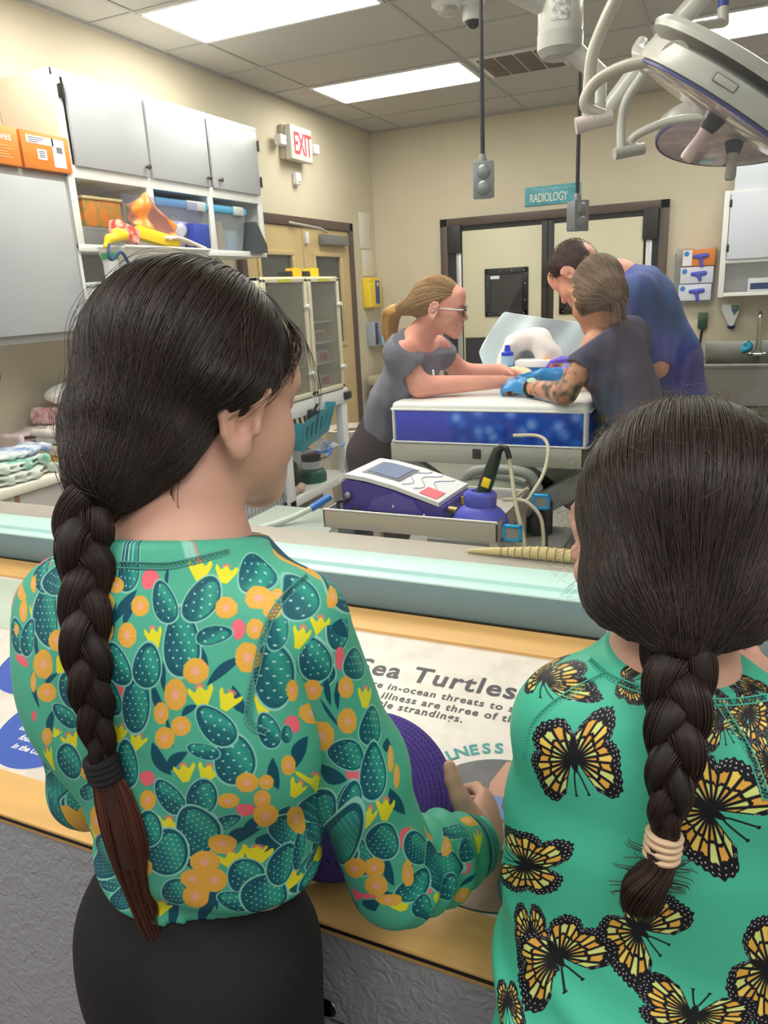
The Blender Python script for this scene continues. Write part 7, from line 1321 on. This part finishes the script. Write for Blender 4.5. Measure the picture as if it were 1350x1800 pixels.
# =================================================================== cap held by the taller girl
CP = thing('cap', 'purple cap with stitched brim held in the taller girl\'s right hand', 'cap', at(574, 1405, .90)); cpm = mat('purple_cotton', (84, 66, 150), .85, bump=.35, bscale=700)
cX = nrm(CR-CF*.05); cZ = nrm(-CF*.8+CU*.5); cZ = nrm(cZ-cX*np.dot(cZ, cX)); cY = np.cross(cZ, cX); cR = np.array([cX, cY, cZ]).T; ccn = at(803, 1408, .895)-cX*.15
cl_ = lambda x, y, z: ccn+cR @ V(x, y, z)
s = Solid(.004); s.ell(cl_(0, 0, -.02), (.085, .09, .08), cR, .01).ell(cl_(0, 0, -.02), (.080, .085, .075), cR, .003, 'i').half(cl_(0, 0, -.025), -cZ); s.mesh('crown', cpm, CP)
def brim(u, v):
    a = (u-.5)*2.3; r = .084+(.066-.02*abs(u-.5)**1.5)*v; return cl_(math.cos(a)*r, math.sin(a)*r*.95, -.018+.006*v-.05*(abs(u-.5)*2)**2*(.25+.75*v))
MB().grid(brim, 32, 12, thick=cZ*.0035).build('brim', cpm, CP)
g = MB()
for k in range(8):
    v_ = .28+.09*k
    for q in range(46):
        u_ = .04+.92*q/45; p0, p1 = brim(u_, v_)+cZ*.0038, brim(u_+.011, v_)+cZ*.0038; g.cyl(p0, p1, .0006, n=4, cap=False)
g.build('stitching', mat('purple_thread', (60, 46, 116), .8), CP)
# =================================================================== the three staff at the exam table
def staff(nm_label, loc, H, neck, chest, waist, pelvis, sh, el, wr, feet, top, bottom, skin, rs=(.046, .038, .026), fw=None, hd=1.0, paint=None, hands=None, sl=.5, tw=(.14, .15, .135, .155), skin2=None):
    G = thing('person', nm_label, 'person', loc); S = Solid(.006); fw = nrm(fw); sp = nrm(neck-pelvis)
    add_head(S, H, neck, .052); S.cone(neck, neck-sp*.05, .055, .075, .04).chain([chest, waist, pelvis], [tw[0]*.9, tw[2]*.88, tw[3]*.88], .05, flat=fw, fs=.62).cone(sh[0], sh[1], .045, .045, .05)
    for i in (0, 1): S.chain([sh[i], el[i], wr[i]], [rs[0], rs[1], rs[2]], .025)
    lt = nrm(sh[0]-sh[1])
    for i, sg in ((0, 1), (1, -1)):
        hp = pelvis+lt*.085*sg-V(0, 0, .04); kn = (hp+feet[i])/2+nrm(V(fw[0], fw[1], 0))*.02; S.chain([hp, kn, feet[i]+V(0, 0, .09)], [.085, .06, .042], .03); f2 = nrm(V(fw[0], fw[1], 0)); S.cone(feet[i]+V(0, 0, .05), feet[i]+f2*.15+V(0, 0, .03), .036, .03, .02)
    if hands: hands(S)
    S.mesh('body', [skin]+([skin2] if skin2 else []), G, paint=paint)
    t = Solid(.007)
    for i in (0, 1): t.cone(sh[i], sh[i]+(el[i]-sh[i])*sl, .06, .06, .03); e_ = sh[i]+(el[i]-sh[i])*(sl+.25); t.cone(e_-(el[i]-sh[i])*.12, e_+(el[i]-sh[i])*.3, .075, .075, .006, 'i')
    t.chain([neck-sp*.12, chest, waist, pelvis-sp*.1], [tw[0]*.85, tw[1], tw[2], tw[3]], .05, flat=fw, fs=.68).cone(sh[0], sh[1], .064, .064, .06).cone(neck-sp*.02, neck-sp*.08, .07, .1, .04)
    t.noise(lambda X: .006*wav(X, 22, int(abs(loc[0])*50))+.004*wav(X*V(1, 1, .45), 60, 3)); t.half(neck-sp*.012+fw*.02, sp*1.0+fw*.3).half(pelvis-sp*.15, -sp)
    t.mesh('scrub_top', top, G)
    p = Solid(.009); p.cone(pelvis+sp*.03, pelvis-sp*.03, tw[3]*.96, tw[3]*.98, .04, 'u', fw, .7)
    for i, sg in ((0, 1), (1, -1)):
        hp = pelvis+lt*.085*sg-V(0, 0, .04); kn = (hp+feet[i])/2+nrm(V(fw[0], fw[1], 0))*.02; p.chain([hp, kn, feet[i]+V(0, 0, .1)], [.1, .08, .07], .05)
    p.half((0, 0, .05), (0, 0, -1)).noise(lambda X: .004*wav(X, 20, 4)); p.mesh('trousers', bottom, G)
    for i in (0, 1):
        f2 = nrm(V(fw[0], fw[1], 0)); b_ = Solid(.008); b_.cone(feet[i]+V(0, 0, .045)-f2*.03, feet[i]+f2*.17+V(0, 0, .035), .046, .038, .02).half((0, 0, .002), (0, 0, -1)); b_.mesh('shoe', MATS['shoe_dark'], G)
    return G
def glove(G, w, d, n, t, M, sc=1.05, **k):
    S = Solid(.004); add_hand(S, w, d, n, t, sc, **k); S.cone(w-nrm(d)*.05, w+nrm(d)*.02, .033, .031, .015).noise(lambda X: .0012*wav(X, 120, 2)); return S.mesh('glove', M, G)
blue_g = mat('blue_nitrile', (62, 142, 206), .35); violet_g = mat('violet_nitrile', (112, 92, 214), .35)
# --- grey scrubs, glasses
skL = skin_mat('skin_rosy', (222, 156, 138)); H = Fr(hit(772, 537, 1, 3.05), 76, -6, 0, 1.08)
nk = V(-1.232, 3.075, 1.295); pv = V(-1.455, 3.12, .82); ch = V(-1.285, 3.09, 1.13); ws = V(-1.385, 3.11, .98); fwL = nrm(V(.92, -.12, -.3))
shL = (V(-1.262, 2.955, 1.245), V(-1.205, 3.235, 1.245)); elL = (V(-1.19, 2.975, 1.105), V(-1.13, 3.36, 1.115)); wrL = (hit(884, 671, 1, 3.12), hit(884, 651, 1, 3.36))
def hL(S):
    add_hand(S, wrL[0], V(.95, .1, -.15), V(0, -.4, .9), V(.1, .9, .2), 1.0, curl=(25, 28, 30, 32)); add_hand(S, wrL[1], V(.95, -.25, -.15), V(0, .4, .9), V(.1, -.9, .2), 1.0, curl=(25, 28, 30, 32))
GL = staff('woman in grey scrubs and glasses leaning her forearms on the exam table', (-1.47, 3.1, 0), H, nk, ch, ws, pv, shL, elL, wrL, (V(-1.5, 3.02, 0), V(-1.5, 3.22, 0)), mat('grey_scrubs', (112, 112, 126), .8, bump=.2, bscale=300), mat('maroon_trousers', (52, 38, 42), .8), skL, (.05, .046, .027), fwL, hands=hL, sl=.6, tw=(.14, .152, .145, .172))
hm = hair_mat('hair_blonde', (150, 118, 84), .5, shell=True); hms = hair_mat('hair_blonde_strands', (132, 98, 66), .45, (196, 160, 112))
def hair_simple(G, H, c, r, keepf, cutf, extra, base, n, M, Ms, seed, lift=.003, name='hair'):
    s = Solid(.006); s.ell(H(*c), V(*r)*H.s, H.R, .02)
    if extra: extra(s)
    s.p.append(('F', lambda X: cutf(H.inv(X)))); s.mesh(name, M, G); t = bvh(s); sts = hug(t, comb(H, c, r, base, n, 18, keepf, lift, seed, .08), seed, H(*c), lift); hair_curves(name+'_strands', sts, .0007, .0004, Ms, G)
    return t
kl = lambda p: p[2] > min(.02+.45*p[1], .015+1.1*p[1])
baseL = hit(706, 542, 1, 3.08)
hair_simple(GL, H, (0, -.014, .022), (.077, .098, .09), kl, lambda L: np.minimum(.02+.45*L[..., 1], .0+1.1*L[..., 1])-L[..., 2], lambda s: s.cone(H(0, -.085, .0), baseL, .045, .03, .03), baseL, 1500, hm, hms, 31)
pt = bez([baseL, baseL+V(-.05, .01, -.02), baseL+V(-.07, .02, -.08), baseL+V(-.07, .02, -.15)], 8); pn = len(pt); r_ = np.random.default_rng(2); tl = []
s = Solid(.006); s.chain(list(pt[::4]), list(np.interp(np.linspace(0, 1, len(pt[::4])), [0, .3, .75, 1], [.02, .027, .022, .008])), .02).noise(lambda X: .004*wav(X, 80, 5)); s.mesh('ponytail', mat('hair_gold', (186, 136, 72), .5, noise=.2, nscale=60), GL)
for q in range(700):
    a = r_.uniform(0, 6.28); w_ = lambda i: float(np.interp(i/pn, [0, .3, .75, 1], [.024, .037, .033, .02])); ph = r_.uniform(0, 6); e = frame(pt[-1]-pt[0]); tl.append(np.array([pt[i]+(e[:, 0]*math.cos(a)+e[:, 1]*math.sin(a))*w_(i)*1.03+e[:, 0]*.004*math.sin(i*.6+ph) for i in range(0, pn-int(r_.integers(0, 6)), 2)]))
hair_curves('ponytail_strands', tl, .0006, .0003, hair_mat('hair_gold_strands', (176, 124, 60), .45, (214, 168, 100)), GL)
dk = mat('dark_frame', (40, 38, 50), .3); g = MB()
for sx in (1, -1):
    a = np.arange(24)*2*math.pi/24; g.tube(np.array([H(.033*sx+.0245*math.cos(x)*(1+.12*abs(math.cos(x))), .104-.004*abs(math.cos(x)), -.016+.0205*math.sin(x)) for x in a]), .0028, 6, closed=True)
g.tube([H(-.009, .106, -.012), H(0, .108, -.01), H(.009, .106, -.012)], .0025, 6); go = g.build('glasses', dk, GL)
g = MB()
for sx in (1, -1): g.tube([H(.062*sx, .098, -.01), H(.077*sx, .06, -.009), H(.081*sx, .005, -.008), H(.08*sx, -.018, -.02)], .0038, 6)
g.build('temple', mat('white_temple', (222, 214, 212), .35), go)
g = MB()
for sx in (1, -1): g.lathe([(0, 0), (.0235, 0)], H(.033*sx, .1025, -.016), H.d(0, 1, 0), 20)
g.build('lens', glass_mat('spectacle_lens', (236, 238, 246), .02, 1.2), go)
for sx in (1, -1): MB().ell(H(.031*sx, .0915, -.0125), (.0062*1.1, .002, .0062*1.1), H.R, 12, 8).build('iris', mat('iris_dark', (48, 44, 50), .2), GL)
g = MB(); g.tube([H(-.02, .0985, -.0715), H(0, .1015, -.071), H(.02, .0985, -.0715)], .0032, 8); g.build('lips', mat('lip_rose', (176, 84, 84), .5), GL)
g = MB(); g.box((-1.142, 2.99, 1.12), (-1.136, 3.02, 1.17), .002, R=Rm('Z', 30)); g.build('badge', white, GL)
# --- navy-grey scrubs, tattooed arm
skR = skin_mat('skin_tan', (206, 148, 118)); tat = mat('tattooed_skin', (204, 146, 118), .5, col2=(78, 74, 74), nscale=22); H = Fr(hit(1048, 512, 1, 2.95), -34, -32, 6, 1.1)
nk = V(-.425, 2.985, 1.335); pv = V(-.285, 3.03, .9); ch = V(-.385, 3.0, 1.175); ws = V(-.335, 3.01, 1.03); fwR = nrm(V(-.86, .2, -.42))
shR = (V(-.36, 3.15, 1.285), V(-.445, 2.87, 1.275)); elR = (V(-.52, 3.22, 1.11), V(-.548, 2.83, 1.103)); wrR = (hit(965, 660, 1, 3.2), hit(925, 680, 1, 3.02))
def hR(S):
    add_hand(S, wrR[1], V(-.9, .35, .05), V(-.1, -.5, .8), V(-.1, .8, .5), .96, curl=(50, 55, 58, 60), thumb=20); add_hand(S, wrR[0], V(-.95, -.1, .05), V(0, .2, .95), V(-.1, -.9, .1), .96, curl=(35, 38, 40, 42))
def ptR(c):
    a, b_, w_ = shR[1], elR[1], wrR[1]; d = np.minimum(*[np.linalg.norm(c-(p+np.clip(((c-p) @ (q-p))/((q-p) @ (q-p)), 0, 1)[:, None]*(q-p)), axis=1) for p, q in ((a, b_), (b_, w_))]); return ((d < .07) & (c[:, 0] > w_[0]+.03) & (c[:, 2] < 1.26)).astype(int)
GR = staff('woman in navy-grey scrubs with a tattooed arm and blue gloves, back turned', (-.27, 3.0, 0), H, nk, ch, ws, pv, shR, elR, wrR, (V(-.25, 3.12, 0), V(-.25, 2.93, 0)), mat('navy_grey_scrubs', (84, 86, 114), .75, col2=(94, 84, 108), nscale=3, bump=.2, bscale=300), mat('teal_navy_trousers', (46, 66, 82), .8), skR, (.047, .041, .028), fwR, paint=ptR, hands=hR, sl=.62, tw=(.15, .16, .145, .16), skin2=tat)
glove(GR, wrR[1], V(-.9, .35, .05), V(-.1, -.5, .8), V(-.1, .8, .5), blue_g, 1.08, curl=(50, 55, 58, 60), thumb=20); glove(GR, wrR[0], V(-.95, -.1, .05), V(0, .2, .95), V(-.1, -.9, .1), blue_g, 1.06, curl=(35, 38, 40, 42))
ax_ = nrm(elR[1]-wrR[1]); wc = wrR[1]+ax_*.045; g = MB(); f_ = frame(ax_); g.tube(np.array([wc+f_[:, 0]*.031*math.cos(x)+f_[:, 1]*.031*math.sin(x) for x in np.arange(24)*2*math.pi/24]), [(.004, .011)]*24, 8, closed=True, flat=None); wo = g.build('wristwatch', black, GR)
g = MB(); g.lathe([(.017, 0), (.017, .007), (0, .008)], wc+V(0, -.015, .027), V(0, -.45, .9), 20); g.build('watch_face', mat('watch_green', (170, 206, 180), .3), wo)
hm = hair_mat('hair_ash', (86, 68, 56), .5, shell=True); hms = hair_mat('hair_ash_strands', (72, 54, 44), .42, (152, 124, 100)); baseR = H(.012, -.095, -.088)
kr = lambda p: p[2] > .03+.3*p[1] or (p[1] < .03 and p[2] > -.075)
hair_simple(GR, H, (0, -.014, .018), (.082, .102, .094), kr, lambda L: np.minimum(.03+.3*L[..., 1]-L[..., 2], np.maximum(L[..., 1]-.034, -.088+.2*L[..., 1]-L[..., 2])), lambda s: s.ell(H(0, -.02, -.045), V(.081, .075, .075)*1.08, H.R, .03).ell(H(0, -.07, -.05), V(.07, .05, .06)*1.06, H.R, .04).cone(H(.0, -.08, -.05), baseR, .05, .03, .03), baseR, 1800, hm, hms, 32)
tl = []
for q in range(160):
    o_ = r_.normal(size=3)*.012; tl.append(bez([baseR+o_*.6, baseR+V(.02, -.01, -.02)+o_, baseR+V(.03, -.01, -.07)+o_*1.3], 6))
hair_curves('ponytail_strands', tl, .0007, .0003, hms, GR); s = Solid(.005); s.cone(baseR, baseR+V(.028, -.01, -.055), .018, .016); s.mesh('ponytail', hm, GR)
g = MB(); g.lathe([(.02, -.006), (.024, 0), (.02, .006)], baseR, V(.3, -.1, -.9), 18); g.build('hair_tie', black, GR)
# --- blue scrubs, bent forward behind her
skM = skin_mat('skin_pink', (224, 160, 140)); H = Fr(hit(1012, 478, 1, 3.42), -72, -46, 0, 1.14)
nk = V(-.455, 3.46, 1.515); pv = V(-.205, 3.5, .98); ch = V(-.345, 3.47, 1.4); ws = V(-.245, 3.49, 1.2); fwM = nrm(V(-.72, 0, -.6))
shM = (V(-.38, 3.66, 1.46), V(-.36, 3.28, 1.44)); elM = (V(-.44, 3.72, 1.16), V(-.272, 3.3, 1.145)); wrM = (V(-.64, 3.66, 1.14), hit(1008, 655, 1, 3.42))
def hM(S):
    for i, (n_, t_) in enumerate(((V(0, .3, .9), V(0, -.9, .2)), (V(0, -.3, .9), V(0, .9, .2)))): add_hand(S, wrM[i], V(-.95, 0, .02), n_, t_, 1.05, curl=(35, 40, 42, 45))
GM_ = staff('man in blue scrubs and violet gloves bent over the exam table', (-.17, 3.5, 0), H, nk, ch, ws, pv, shM, elM, wrM, (V(-.12, 3.6, 0), V(-.12, 3.4, 0)), mat('blue_scrubs', (84, 86, 170), .75, col2=(56, 86, 140), nscale=2.5, bump=.2, bscale=300), mat('blue_trousers', (48, 72, 124), .8), skM, (.055, .046, .032), fwM, hands=hM, sl=1.0, tw=(.165, .172, .158, .165))
glove(GM_, wrM[1], V(-.95, 0, .02), V(0, -.3, .9), V(0, .9, .2), violet_g, 1.14, curl=(30, 34, 36, 40)); glove(GM_, wrM[0], V(-.95, 0, .02), V(0, .3, .9), V(0, -.9, .2), violet_g, 1.14, curl=(35, 40, 42, 45))
hm = hair_mat('hair_short_brown', (62, 42, 36), .6, shell=True); hms = hair_mat('hair_short_strands', (50, 32, 28), .45, (104, 66, 54))
km = lambda p: p[2] > min(.03+.2*p[1], -.02+.9*p[1]) and p[1] > -.09
s = Solid(.006); s.ell(H(0, -.008, .024), V(.076, .094, .088)*H.s, H.R, .02); s.p.append(('F', lambda X: (lambda L: np.maximum(np.minimum(.03+.2*L[..., 1], -.02+.9*L[..., 1])-L[..., 2], -.095-L[..., 1]))(H.inv(X)))); s.noise(lambda X: .003*wav(X, 90, 3)); s.mesh('hair', hm, GM_)
sh_ = []
while len(sh_) < 1500:
    u = nrm(r_.normal(size=3)); p = V(0, -.008, .024)+u*V(.077, .095, .089)
    if not km(p): continue
    t_ = nrm(np.cross(u, r_.normal(size=3))); L_ = .012+.014*r_.random(); sh_.append(np.array([H(*(p+t_*L_*x+u*(.006*math.sin(x*2)+.001))) for x in np.linspace(0, 1, 5)]))
hair_curves('hair_strands', sh_, .0007, .0003, hms, GM_)
g = MB(); s_ = nk-nrm(nk-pv)*.02; e = frame(nrm(nk-pv)+fwM*.3); g.tube(np.array([s_+e[:, 0]*.066*math.cos(x)+e[:, 1]*.066*math.sin(x) for x in np.arange(28)*2*math.pi/28]), .008, 8, closed=True); g.build('collar', mat('collar_black', (28, 26, 34), .8), GM_)
